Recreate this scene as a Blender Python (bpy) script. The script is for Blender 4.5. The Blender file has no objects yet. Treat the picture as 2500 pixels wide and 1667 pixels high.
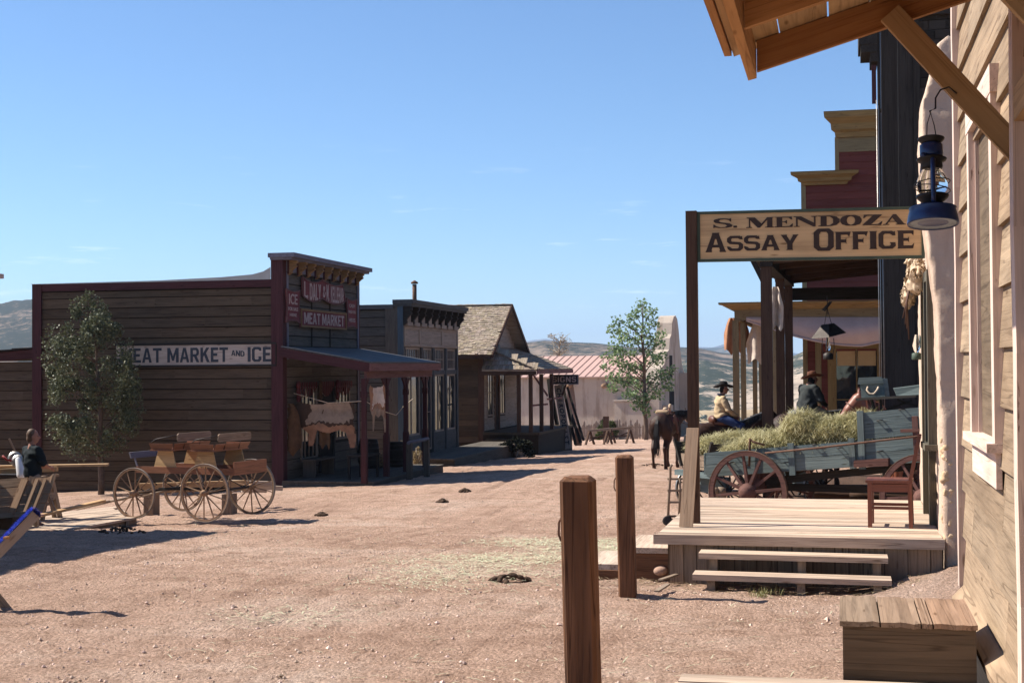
import bpy, bmesh, math, random
import numpy as np
from mathutils import Vector, Matrix, noise as mnoise
random.seed(7); np.random.seed(7)
C = bpy.context.scene.collection
scene = bpy.context.scene
rnd = random.random
def ru(a, b): return a + (b - a) * random.random()
V = Vector
# ------------------------------------------------------------ camera
CAM_H = 2.07
FPX = 3500.0
YAW = math.atan(800 / 3500); PIT = math.atan((896 - 833.5) / 3500); ROLL = 0.0075
_sa, _ca = math.sin(YAW), math.cos(YAW)
_f0 = V((-_sa, _ca, 0)); _r0 = V((_ca, _sa, 0))
FWD = (_f0 * math.cos(PIT) + V((0, 0, 1)) * math.sin(PIT))
_u0 = (-_f0 * math.sin(PIT) + V((0, 0, 1)) * math.cos(PIT))
RGT = _r0 * math.cos(ROLL) - _u0 * math.sin(ROLL)
UPV = _u0 * math.cos(ROLL) + _r0 * math.sin(ROLL)
cam_data = bpy.data.cameras.new('camera'); cam = bpy.data.objects.new('camera', cam_data); C.objects.link(cam)
cam_data.sensor_width = 36; cam_data.lens = 36 * FPX / 2500; cam_data.clip_start = .05; cam_data.clip_end = 60000
M = Matrix.Identity(4)
for i in range(3):
    M[i][0] = RGT[i]; M[i][1] = UPV[i]; M[i][2] = -FWD[i]
M[2][3] = CAM_H
cam.matrix_world = M
scene.camera = cam
def pt(px, py, x=None, y=None, z=None, d=None):
    """a pixel of the 2500 wide photograph, put at a known x, y, z or depth in metres"""
    r = FWD + RGT * ((px - 1250) / FPX) + UPV * (-(py - 833.5) / FPX)
    if x is not None: t = x / r.x
    elif y is not None: t = y / r.y
    elif z is not None: t = (z - CAM_H) / r.z
    else: t = d
    return V((r.x * t, r.y * t, CAM_H + r.z * t))
# ------------------------------------------------------------ world and sun
SUN_EL = math.radians(46); SUN_DIR = V((-math.cos(math.radians(2.5)), math.sin(math.radians(2.5)), 0)) * math.cos(SUN_EL) + V((0, 0, math.sin(SUN_EL)))
w = bpy.data.worlds.new('World'); scene.world = w; w.use_nodes = True
nt = w.node_tree; nt.nodes.clear()
out = nt.nodes.new('ShaderNodeOutputWorld'); bg = nt.nodes.new('ShaderNodeBackground'); sky = nt.nodes.new('ShaderNodeTexSky')
sky.sky_type = 'NISHITA'; sky.sun_disc = False; sky.sun_elevation = SUN_EL
sky.sun_rotation = math.atan2(SUN_DIR.x, SUN_DIR.y)
sky.altitude = 1200; sky.air_density = 1.0; sky.dust_density = 0.0; sky.ozone_density = 5.0
bg.inputs[1].default_value = 0.074
# faint wisps of cloud low over the hills, part of the sky itself
tc = nt.nodes.new('ShaderNodeTexCoord'); mp = nt.nodes.new('ShaderNodeMapping'); mp.inputs['Scale'].default_value = (1.6, 1.6, 16)
nz = nt.nodes.new('ShaderNodeTexNoise'); nz.inputs['Scale'].default_value = 7.0; nz.inputs['Detail'].default_value = 8; nz.inputs['Roughness'].default_value = .6
rp = nt.nodes.new('ShaderNodeValToRGB'); rp.color_ramp.elements[0].position = .61; rp.color_ramp.elements[1].position = .72
rp.color_ramp.elements[0].color = (0, 0, 0, 1); rp.color_ramp.elements[1].color = (.55, .55, .55, 1)
sx = nt.nodes.new('ShaderNodeSeparateXYZ'); band = nt.nodes.new('ShaderNodeMapRange'); band.inputs[1].default_value = .16; band.inputs[2].default_value = .07; band.inputs[3].default_value = 0; band.inputs[4].default_value = 1
mu = nt.nodes.new('ShaderNodeMath'); mu.operation = 'MULTIPLY'
mx = nt.nodes.new('ShaderNodeMixRGB'); mx.inputs[2].default_value = (8.5, 9.0, 9.6, 1)
L = nt.links.new
L(tc.outputs['Generated'], mp.inputs[0]); L(mp.outputs[0], nz.inputs[0]); L(nz.outputs[0], rp.inputs[0]); L(tc.outputs['Generated'], sx.inputs[0])
L(sx.outputs[2], band.inputs[0]); L(rp.outputs[0], mu.inputs[0]); L(band.outputs[0], mu.inputs[1]); L(mu.outputs[0], mx.inputs[0]); L(sky.outputs[0], mx.inputs[1])
gr = nt.nodes.new('ShaderNodeMixRGB'); gr.blend_type = 'MULTIPLY'; gr.inputs[0].default_value = 1; gr.inputs[2].default_value = (.90, 1.0, 1.07, 1); L(mx.outputs[0], gr.inputs[1]); L(gr.outputs[0], bg.inputs[0]); L(bg.outputs[0], out.inputs[0])
sl = bpy.data.lights.new('sun', 'SUN'); sl.energy = 5.0; sl.angle = math.radians(.53); sl.color = (1, .93, .82)
so = bpy.data.objects.new('sun', sl); C.objects.link(so)
so.rotation_euler = SUN_DIR.to_track_quat('Z', 'Y').to_euler()
so.location = (-30, 0, 40)
scene.view_settings.view_transform = 'Standard'; scene.view_settings.look = 'None'; scene.view_settings.gamma = 1
scene.view_settings.exposure = 1.0
scene.render.engine = 'CYCLES'
scene.cycles.max_bounces = 6; scene.cycles.transparent_max_bounces = 8; scene.cycles.volume_bounces = 0

# ------------------------------------------------------------ materials
def nodes(name, rough=.85, spec=.2):
    m = bpy.data.materials.new(name); m.use_nodes = True; n = m.node_tree.nodes; b = n['Principled BSDF']
    b.inputs['Roughness'].default_value = rough; b.inputs['Specular IOR Level'].default_value = spec
    return m, n, m.node_tree.links.new, b
def col(c, k=1): return (c[0] * k, c[1] * k, c[2] * k, 1)
def noise(n, l, vec, scale, detail=6, rough=.6, dist=0):
    t = n.new('ShaderNodeTexNoise'); t.inputs['Scale'].default_value = scale; t.inputs['Detail'].default_value = detail
    t.inputs['Roughness'].default_value = rough; t.inputs['Distortion'].default_value = dist
    if vec is not None: l(vec, t.inputs['Vector'])
    return t.outputs['Fac']
def ramp(n, l, fac, stops):
    r = n.new('ShaderNodeValToRGB'); e = r.color_ramp.elements
    while len(e) < len(stops): e.new(.5)
    for q, (p, c) in zip(e, stops): q.position = p; q.color = c if len(c) == 4 else (*c, 1)
    l(fac, r.inputs[0]); return r.outputs[0]
def mapping(n, l, vec, sc):
    m = n.new('ShaderNodeMapping'); m.inputs['Scale'].default_value = sc; l(vec, m.inputs[0]); return m.outputs[0]
def mix(n, l, fac, a, b, mode='MIX'):
    m = n.new('ShaderNodeMixRGB'); m.blend_type = mode
    for i, q in enumerate((fac, a, b)):
        if hasattr(q, 'links'): l(q, m.inputs[i])
        else: m.inputs[i].default_value = q
    return m.outputs[0]
def bump(n, l, b, h, st, dist=.01):
    u = n.new('ShaderNodeBump'); u.inputs['Strength'].default_value = st; u.inputs['Distance'].default_value = dist
    l(h, u.inputs['Height']); l(u.outputs[0], b.inputs['Normal'])
def wood(name, c1, c2=None, worn=None, wear=.0, rough=.85, bm=.6, spec=.2, fine=1.0, dirt=.35):
    """boards: grain runs along each board (attribute gc), each board its own tone (attribute tint)"""
    m, n, l, b = nodes(name, rough, spec)
    a = n.new('ShaderNodeAttribute'); a.attribute_name = 'gc'; t = n.new('ShaderNodeAttribute'); t.attribute_name = 'tint'
    c2 = c2 or tuple(x * .62 for x in c1)
    g = noise(n, l, mapping(n, l, a.outputs['Vector'], (1.1 * fine, 26 * fine, 26 * fine)), 1.6, 8, .65, .6)
    big = noise(n, l, mapping(n, l, a.outputs['Vector'], (.7, 4, 4)), 1.3, 4, .5, .8)
    base = ramp(n, l, g, [(.3, col(c2)), (.5, col(c1)), (.72, col(c1, 1.15))])
    base = mix(n, l, dirt, base, ramp(n, l, big, [(.3, (.45, .42, .4)), (.6, (1, 1, 1)), (.8, (1.1, 1.06, 1))]), 'MULTIPLY')
    if worn:
        wm = ramp(n, l, noise(n, l, mapping(n, l, a.outputs['Vector'], (2.5, 14, 14)), 2.2, 8, .7, .5), [(.62 - wear, (0, 0, 0)), (.68 - wear, (1, 1, 1))])
        base = mix(n, l, wm, base, col(worn))
    base = mix(n, l, 1, base, t.outputs['Color'], 'MULTIPLY')
    # knots and nail stains
    vo = n.new('ShaderNodeTexVoronoi'); vo.inputs['Scale'].default_value = 1; l(mapping(n, l, a.outputs['Vector'], (2.1, 9, 9)), vo.inputs['Vector'])
    kn = ramp(n, l, vo.outputs['Distance'], [(.05, (.35, .28, .22)), (.13, (1, 1, 1))])
    base = mix(n, l, .8, base, kn, 'MULTIPLY')
    ck = noise(n, l, mapping(n, l, a.outputs['Vector'], (.22, 7, 7)), 1.5, 2, .45, .15)
    base = mix(n, l, min(1, .25 + dirt * .6), base, ramp(n, l, ck, [(.488, (1, 1, 1)), (.4985, (.30, .26, .23)), (.5015, (.30, .26, .23)), (.512, (1, 1, 1))]), 'MULTIPLY')
    l(base, b.inputs['Base Color'])
    bump(n, l, b, g, bm, .006)
    return m
def plain(name, c, rough=.7, var=.25, scale=3, spec=.3, bm=.2, metal=0, c2=None, bscale=None):
    m, n, l, b = nodes(name, rough, spec); tc = n.new('ShaderNodeTexCoord')
    f = noise(n, l, tc.outputs['Object'], scale, 8, .65, .3)
    l(ramp(n, l, f, [(.3, col(c2 or c, 1 if c2 else 1 - var)), (.6, col(c)), (.8, col(c, 1 + var * .6))]), b.inputs['Base Color'])
    b.inputs['Metallic'].default_value = metal
    bump(n, l, b, noise(n, l, tc.outputs['Object'], bscale or scale * 9, 6, .7), bm, .01)
    return m
def leafmat(name, c, c2, spec=.35, rough=.5, trans=.0):
    m, n, l, b = nodes(name, rough, spec); a = n.new('ShaderNodeAttribute'); a.attribute_name = 'tint'
    l(mix(n, l, a.outputs['Fac'], col(c), col(c2)), b.inputs['Base Color'])
    if trans:
        tr = n.new('ShaderNodeBsdfTranslucent'); l(mix(n, l, a.outputs['Fac'], col(c, 1.3), col(c2, 1.3)), tr.inputs[0])
        ms = n.new('ShaderNodeMixShader'); ms.inputs[0].default_value = trans; l(b.outputs[0], ms.inputs[1]); l(tr.outputs[0], ms.inputs[2]); l(ms.outputs[0], n['Material Output'].inputs[0])
    return m
def glassmat(name, tint=(.02, .025, .03), rough=.04):
    m, n, l, b = nodes(name, rough, .9); b.inputs['Base Color'].default_value = col(tint); tc = n.new('ShaderNodeTexCoord')
    bump(n, l, b, noise(n, l, tc.outputs['Object'], 1.2, 2), .25, .03); return m
def clearglass(name):
    m, n, l, b = nodes(name, .03, .5); b.inputs['Transmission Weight'].default_value = 1; b.inputs['Base Color'].default_value = (.93, .96, .95, 1); b.inputs['IOR'].default_value = 1.12
    return m

# ------------------------------------------------------------ mesh builder
ROOTM = {}
class MB:
    def __init__(s): s.starts = []; s.v = []; s.f = []; s.g = []; s.t = []; s.smooth = []
    def _add(s, vs, fs, gc=None, tint=None, smooth=False, spread=.12):
        o = len(s.v); s.starts.append((o, len(s.f))); off = V((ru(0, 50), ru(0, 50), ru(0, 50)))
        if tint is None:
            k = ru(1 - spread, 1 + spread); w_ = ru(-.03, .03); tint = (k * (1 + w_), k, k * (1 - w_))
        for i, p in enumerate(vs):
            s.v.append(tuple(p)); q = gc[i] if gc else p; s.g.append((q[0] + off.x, q[1] + off.y, q[2] + off.z)); s.t.append(tint)
        for f in fs: s.f.append(tuple(o + j for j in f)); s.smooth.append(smooth)
    def hexa(s, p, tint=None, spread=.12):
        """8 corners: bottom 0-3 counter-clockwise, top 4-7"""
        p = [V(q) for q in p]
        ax = [(p[1] - p[0]).length, (p[3] - p[0]).length, (p[4] - p[0]).length]
        k = max(range(3), key=lambda i: ax[i]); o = [k] + [i for i in range(3) if i != k]
        co = [(0, 0, 0), (1, 0, 0), (1, 1, 0), (0, 1, 0), (0, 0, 1), (1, 0, 1), (1, 1, 1), (0, 1, 1)]
        gc = [tuple(c[o[i]] * ax[o[i]] for i in range(3)) for c in co]
        s._add(p, [(0, 3, 2, 1), (4, 5, 6, 7), (0, 1, 5, 4), (1, 2, 6, 5), (2, 3, 7, 6), (3, 0, 4, 7)], gc, tint, False, spread)
    def box(s, c, size, rot=None, tint=None, spread=.12):
        hx, hy, hz = size[0] / 2, size[1] / 2, size[2] / 2; c = V(c)
        ps = [V(q) for q in ((-hx, -hy, -hz), (hx, -hy, -hz), (hx, hy, -hz), (-hx, hy, -hz), (-hx, -hy, hz), (hx, -hy, hz), (hx, hy, hz), (-hx, hy, hz))]
        if rot is not None: ps = [rot @ q for q in ps]
        s.hexa([c + q for q in ps], tint, spread)
    def bb(s, x0, x1, y0, y1, z0, z1, tint=None, spread=.12):
        s.box(((x0 + x1) / 2, (y0 + y1) / 2, (z0 + z1) / 2), (abs(x1 - x0), abs(y1 - y0), abs(z1 - z0)), None, tint, spread)
    def beam(s, a, b, w_, h, up=(0, 0, 1), tint=None, taper=1, spread=.12):
        a = V(a); b = V(b); d = (b - a).normalized(); up = V(up)
        if abs(d.dot(up.normalized())) > .98: up = V((0, 1, 0)) if abs(d.y) < .9 else V((1, 0, 0))
        x = d.cross(up).normalized(); z = x.cross(d).normalized()
        q = []
        for p, k in ((a, 1), (b, taper)):
            q.append([p - x * w_ / 2 * k - z * h / 2 * k, p + x * w_ / 2 * k - z * h / 2 * k, p + x * w_ / 2 * k + z * h / 2 * k, p - x * w_ / 2 * k + z * h / 2 * k])
        s.hexa([q[0][0], q[1][0], q[1][1], q[0][1], q[0][3], q[1][3], q[1][2], q[0][2]], tint, spread)
    def tube(s, pts, r, n=8, closed=False, tint=None, caps=True):
        pts = [V(p) for p in pts]; m = len(pts); rs = r if isinstance(r, (list, tuple)) else [r] * m
        vs = []; gc = []; L_ = 0; prev = None
        for i, p in enumerate(pts):
            if closed: d = pts[(i + 1) % m] - pts[i - 1]
            else: d = pts[min(i + 1, m - 1)] - pts[max(i - 1, 0)]
            d = d.normalized() if d.length > 1e-9 else V((0, 0, 1))
            if prev is None: x = d.orthogonal().normalized()
            else:
                x = prev - d * prev.dot(d); x = x.normalized() if x.length > 1e-6 else d.orthogonal().normalized()
            prev = x; y = d.cross(x)
            if i: L_ += (p - pts[i - 1]).length
            for k in range(n):
                a = 2 * math.pi * k / n; vs.append(p + (x * math.cos(a) + y * math.sin(a)) * rs[i]); gc.append((L_, a * rs[i], 0))
        fs = []
        for i in range(m if closed else m - 1):
            for k in range(n):
                a, b = i * n + k, i * n + (k + 1) % n; j = (i + 1) % m
                fs.append((a, b, j * n + (k + 1) % n, j * n + k))
        if not closed and caps: fs += [tuple(range(n - 1, -1, -1)), tuple((m - 1) * n + k for k in range(n))]
        s._add(vs, fs, gc, tint, n > 5)
    def lathe(s, prof, n=16, mat=None, tint=None, smooth=True, caps=True):
        """prof: (radius, height) pairs about local Z"""
        mat = mat or Matrix.Identity(4); vs = []; fs = []; m = len(prof)
        for r, h in prof:
            for k in range(n):
                a = 2 * math.pi * k / n; vs.append(mat @ V((r * math.cos(a), r * math.sin(a), h)))
        for i in range(m - 1):
            for k in range(n): fs.append((i * n + k, i * n + (k + 1) % n, (i + 1) * n + (k + 1) % n, (i + 1) * n + k))
        closed = prof[0] == prof[-1] or not caps
        if prof[0][0] > 1e-5 and not closed: fs.append(tuple(range(n - 1, -1, -1)))
        if prof[-1][0] > 1e-5 and not closed: fs.append(tuple((m - 1) * n + k for k in range(n)))
        s._add(vs, fs, None, tint, smooth)
    def prism(s, poly, o, ex, ey, th, tint=None):
        """polygon (2-D) in the plane o + ex*u + ey*v, extruded th along ex x ey"""
        o, ex, ey = V(o), V(ex), V(ey); nn = ex.cross(ey).normalized() * th; m = len(poly)
        vs = [o + ex * p[0] + ey * p[1] for p in poly]; vs += [q + nn for q in vs]
        gc = [(p[0], p[1], 0) for p in poly] + [(p[0], p[1], abs(th)) for p in poly]
        fs = [tuple(range(m - 1, -1, -1)), tuple(range(m, 2 * m))] + [(i, (i + 1) % m, m + (i + 1) % m, m + i) for i in range(m)]
        s._add(vs, fs, gc, tint)
    def ball(s, c, r, n=8, tint=None, rot=None):
        c = V(c); r = r if hasattr(r, '__len__') else (r, r, r); m = max(4, n // 2 + 1); vs = []; fs = []
        for i in range(m + 1):
            th = math.pi * i / m
            for k in range(n):
                a = 2 * math.pi * k / n; q = V((math.sin(th) * math.cos(a) * r[0], math.sin(th) * math.sin(a) * r[1], math.cos(th) * r[2]))
                if rot is not None: q = rot @ q
                vs.append(c + q)
        for i in range(m):
            for k in range(n): fs.append((i * n + k, (i + 1) * n + k, (i + 1) * n + (k + 1) % n, i * n + (k + 1) % n))
        s._add(vs, fs, None, tint, True)
    def cap(s, a, ra, b, rb, n=10):
        """tapered capsule"""
        a = V(a); b = V(b); d = b - a; L_ = d.length; q = d.to_track_quat('Z', 'Y').to_matrix().to_4x4() if L_ > 1e-6 else Matrix.Identity(4)
        prof = [(ra * math.sin(t), -ra * math.cos(t)) for t in (0.02, .5, 1.0, 1.5)] + [(rb * math.cos(t), L_ + rb * math.sin(t)) for t in (.07, .57, 1.07, 1.55)]
        s.lathe(prof, n, Matrix.Translation(a) @ q)
    def sheet(s, grid, tint=None, smooth=True):
        r = len(grid); c = len(grid[0]); vs = [p for row in grid for p in row]
        s._add(vs, [(i * c + j, i * c + j + 1, (i + 1) * c + j + 1, (i + 1) * c + j) for i in range(r - 1) for j in range(c - 1)], None, tint, smooth)
    def build_each(s, name, mat, parent=None, world=True):
        b0 = s.starts + [(len(s.v), len(s.f))]
        for (v0, f0), (v1, f1) in zip(b0, b0[1:]):
            m = MB(); m.v = s.v[v0:v1]; m.g = s.g[v0:v1]; m.t = s.t[v0:v1]; m.f = [tuple(i - v0 for i in q) for q in s.f[f0:f1]]; m.smooth = s.smooth[f0:f1]; m.build(name, mat, parent, world)
    def build(s, name, mat, parent=None, world=True):
        me = bpy.data.meshes.new(name)
        vs = s.v
        if parent is not None and world and parent.name in ROOTM:
            im = ROOTM[parent.name].inverted(); vs = [im @ V(p) for p in vs]
        me.from_pydata([tuple(p) for p in vs], [], s.f)
        a = me.attributes.new('gc', 'FLOAT_VECTOR', 'POINT'); a.data.foreach_set('vector', np.array(s.g, dtype=np.float32).ravel())
        a = me.attributes.new('tint', 'FLOAT_COLOR', 'POINT'); t = np.ones((len(s.t), 4), dtype=np.float32); t[:, :3] = np.array(s.t, dtype=np.float32); a.data.foreach_set('color', t.ravel())
        me.polygons.foreach_set('use_smooth', s.smooth)
        if mat: me.materials.append(mat)
        me.update()
        o = bpy.data.objects.new(name, me); C.objects.link(o)
        if parent is not None:
            o.parent = parent
            if parent.name in ROOTM: ROOTM[o.name] = ROOTM[parent.name]
            else: ROOTM[o.name] = Matrix.Identity(4)
        else: ROOTM[o.name] = Matrix.Identity(4)
        return o
def tag(o, label, cat, group=None, kind=None):
    if label: o['label'] = label
    if cat: o['category'] = cat
    if group: o['group'] = group
    if kind: o['kind'] = kind
    return o
def thing(name, label, cat, loc=(0, 0, 0), rz=0, group=None, rot=None):
    o = bpy.data.objects.new(name, None); C.objects.link(o); o.empty_display_size = .3
    o.location = loc; e = rot or (0, 0, rz); o.rotation_euler = e
    from mathutils import Euler
    ROOTM[o.name] = Matrix.Translation(V(loc)) @ Euler(e).to_matrix().to_4x4()
    return tag(o, label, cat, group)
def solo(mb, name, mat, label, cat, group=None, kind=None):
    """a thing that is one mesh: origin moved to its base"""
    vs = np.array(mb.v); c = V((vs[:, 0].mean(), vs[:, 1].mean(), vs[:, 2].min()))
    mb.v = [tuple(V(p) - c) for p in mb.v]
    o = mb.build(name, mat); o.location = c; ROOTM[o.name] = Matrix.Translation(c)
    return tag(o, label, cat, group, kind)
def copy_tree(o, parent=None):
    c = o.copy(); C.objects.link(c); c.parent = parent
    if o.name in ROOTM: ROOTM[c.name] = ROOTM[o.name]
    for ch in [x for x in o.children]: copy_tree(ch, c)
    return c
def remesh(mb, name, mat, parent=None, voxel=.02, smooth=4, label=None, world=True):
    """fuse the pieces of a builder into one continuous skin"""
    o = mb.build('tmp_' + name, None, parent, world); par = o.parent
    o.parent = None
    md = o.modifiers.new('r', 'REMESH'); md.mode = 'VOXEL'; md.voxel_size = voxel; md.use_smooth_shade = True
    if smooth: sm = o.modifiers.new('s', 'SMOOTH'); sm.iterations = smooth; sm.factor = .6
    dg = bpy.context.evaluated_depsgraph_get(); me = bpy.data.meshes.new_from_object(o.evaluated_get(dg)); me.name = name
    old = o.data; bpy.data.objects.remove(o); bpy.data.meshes.remove(old)
    me.materials.clear(); me.materials.append(mat)
    r = bpy.data.objects.new(name, me); C.objects.link(r); r.parent = par; ROOTM[r.name] = ROOTM.get(par.name, Matrix.Identity(4)) if par else Matrix.Identity(4)
    if label: r['label'] = label
    return r
def siding(mb, p0, u, n, length, z0, z1, bh=.2, holes=(), proud=.036, lmax=3.6, jitter=.004, topcut=None, spread=.12, gap=-.012):
    """lapped boards on the plane p0 + u*s, outward normal n, from height z0 to z1; holes: (s0, s1, z0, z1)"""
    p0 = V(p0); u = V(u); n = V(n); z = z0; up = V((0, 0, 1))
    while z < z1 - .01:
        h = min(bh, z1 - z); segs = [(0, length)]
        for (a, b, c, d) in holes:
            if z + h * .5 > c and z + h * .5 < d:
                ns = []
                for (q, r) in segs:
                    if b <= q or a >= r: ns.append((q, r))
                    else:
                        if a > q: ns.append((q, a))
                        if b < r: ns.append((b, r))
                segs = ns
        if topcut:
            a, b = topcut(z + h); segs = [(max(q, a), min(r, b)) for q, r in segs if min(r, b) - max(q, a) > .05]
        for (q, r) in segs:
            s0 = q
            while s0 < r - 1e-4:
                s1 = min(r, s0 + ru(lmax * .5, lmax));
                if r - s1 < .35: s1 = r
                e = .0015 if s1 < r else 0; j = ru(-jitter, jitter); k = ru(-jitter, jitter)
                lo, hi = z + j, z + h - gap
                def P(s_, zz, o_): return p0 + u * s_ + up * (zz - p0.z) + n * o_
                mb.hexa([P(s0, lo, 0), P(s1 - e, lo + k * .5, 0), P(s1 - e, lo + k * .5, proud), P(s0, lo, proud), P(s0, hi, -.004), P(s1 - e, hi, -.004), P(s1 - e, hi, .004), P(s0, hi, .004)], None, spread)
                s0 = s1
        z += h
def fonts_text(s, name, mat, parent, o, ex, ey, size, bold=.0, sx=1.0, th=.004, align='CENTER', shear=0, space=1.0, fit=None):
    """built-in lettering turned into thin raised paint; o = centre, ex/ey = writing axes"""
    cu = bpy.data.curves.new(name, 'FONT'); cu.body = s; cu.size = 1; cu.offset = bold; cu.extrude = th / size / 2; cu.align_x = align; cu.align_y = 'CENTER'; cu.shear = shear; cu.space_character = space; cu.resolution_u = 3
    ob = bpy.data.objects.new('tmp', cu); C.objects.link(ob)
    me = bpy.data.meshes.new_from_object(ob.evaluated_get(bpy.context.evaluated_depsgraph_get())); bpy.data.objects.remove(ob); bpy.data.curves.remove(cu)
    if fit:
        xs = [v_.co.x for v_ in me.vertices]; ys = [v_.co.y for v_ in me.vertices]; me.transform(Matrix.Translation((-(min(xs) + max(xs)) / 2, -(min(ys) + max(ys)) / 2, 0))); me.transform(Matrix.Diagonal((fit[0] / (max(xs) - min(xs)) / size, fit[1] / (max(ys) - min(ys)) / size, 1, 1))); sx = 1
    ex = V(ex).normalized(); ey = V(ey).normalized(); nn = ex.cross(ey)
    mt = Matrix(((ex.x * size * sx, ey.x * size, nn.x * size, o[0]), (ex.y * size * sx, ey.y * size, nn.y * size, o[1]), (ex.z * size * sx, ey.z * size, nn.z * size, o[2]), (0, 0, 0, 1)))
    if parent is not None and parent.name in ROOTM: mt = ROOTM[parent.name].inverted() @ mt
    me.transform(mt); me.materials.clear(); me.materials.append(mat)
    r = bpy.data.objects.new(name, me); C.objects.link(r); r.parent = parent; ROOTM[r.name] = ROOTM.get(parent.name, Matrix.Identity(4)) if parent else Matrix.Identity(4)
    return r
def outline_text(glyphs, name, mat, parent, o, ex, ey, th=.004):
    """glyphs: list of (list of closed outlines in metres); filled with holes"""
    cu = bpy.data.curves.new(name, 'CURVE'); cu.dimensions = '2D'; cu.fill_mode = 'BOTH'; cu.extrude = th / 2
    for outs in glyphs:
        for poly in outs:
            sp = cu.splines.new('POLY'); sp.points.add(len(poly) - 1); sp.use_cyclic_u = True
            for i, p in enumerate(poly): sp.points[i].co = (p[0], p[1], 0, 1)
    ob = bpy.data.objects.new('tmp', cu); C.objects.link(ob)
    me = bpy.data.meshes.new_from_object(ob.evaluated_get(bpy.context.evaluated_depsgraph_get())); bpy.data.objects.remove(ob); bpy.data.curves.remove(cu)
    ex = V(ex).normalized(); ey = V(ey).normalized(); nn = ex.cross(ey)
    mt = Matrix(((ex.x, ey.x, nn.x, o[0]), (ex.y, ey.y, nn.y, o[1]), (ex.z, ey.z, nn.z, o[2]), (0, 0, 0, 1)))
    if parent is not None and parent.name in ROOTM: mt = ROOTM[parent.name].inverted() @ mt
    me.transform(mt); me.materials.clear(); me.materials.append(mat)
    r = bpy.data.objects.new(name, me); C.objects.link(r); r.parent = parent; ROOTM[r.name] = ROOTM.get(parent.name, Matrix.Identity(4)) if parent else Matrix.Identity(4)
    return r
# block letters with small serifs, unit box; S = list of outlines
def _stroke(p): return p
GL = {
 'A': (1.0, [[(0, 0), (.30, 0), (.33, .06), (.30, .1), (.34, .24), (.66, .24), (.70, .1), (.67, .06), (.70, 0), (1, 0), (.95, .1), (.66, .94), (.68, 1), (.32, 1), (.34, .94), (.05, .1)], [(.39, .38), (.61, .38), (.53, .68), (.47, .68)]]),
 'S': (.86, [[(0, .22), (.04, .12), (.2, 0), (.8, 0), (1, .16), (1, .44), (.82, .58), (.3, .62), (.26, .68), (.26, .78), (.33, .84), (.68, .84), (.8, .76), (.98, .76), (.94, .98), (.86, .95), (.8, 1), (.2, 1), (0, .84), (0, .6), (.16, .46), (.7, .42), (.74, .36), (.74, .24), (.67, .17), (.33, .17), (.2, .26), (.02, .32)]]),
 'Y': (.95, [[(.3, 0), (.7, 0), (.66, .06), (.66, .42), (.93, .92), (1, 1), (.66, 1), (.68, .94), (.52, .6), (.34, .94), (.36, 1), (0, 1), (.06, .92), (.36, .42), (.36, .06)]]),
 'O': (.92, [[(.22, 0), (.78, 0), (1, .16), (1, .84), (.78, 1), (.22, 1), (0, .84), (0, .16)], [(.36, .15), (.28, .24), (.28, .76), (.36, .85), (.64, .85), (.72, .76), (.72, .24), (.64, .15)]]),
 'F': (.82, [[(0, 0), (.42, 0), (.38, .06), (.38, .40), (.66, .40), (.72, .32), (.72, .66), (.66, .57), (.38, .57), (.38, .83), (.78, .83), (.9, .72), (1, 1), (0, 1), (.06, .94), (.06, .06)]]),
 'I': (.42, [[(0, 0), (1, 0), (.88, .06), (.88, .94), (1, 1), (0, 1), (.12, .94), (.12, .06)]]),
 'C': (.88, [[(.22, 0), (.8, 0), (1, .16), (.97, .36), (.66, .36), (.72, .24), (.64, .16), (.36, .16), (.28, .24), (.28, .76), (.36, .84), (.66, .84), (.8, .74), (.98, .74), (.95, .98), (.86, .95), (.78, 1), (.22, 1), (0, .84), (0, .16)]]),
 'E': (.86, [[(0, 0), (.94, 0), (1, .3), (.86, .17), (.38, .17), (.38, .42), (.64, .42), (.7, .34), (.7, .66), (.64, .58), (.38, .58), (.38, .83), (.84, .83), (.96, .72), (.98, 1), (0, 1), (.06, .94), (.06, .06)]]),
}
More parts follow.
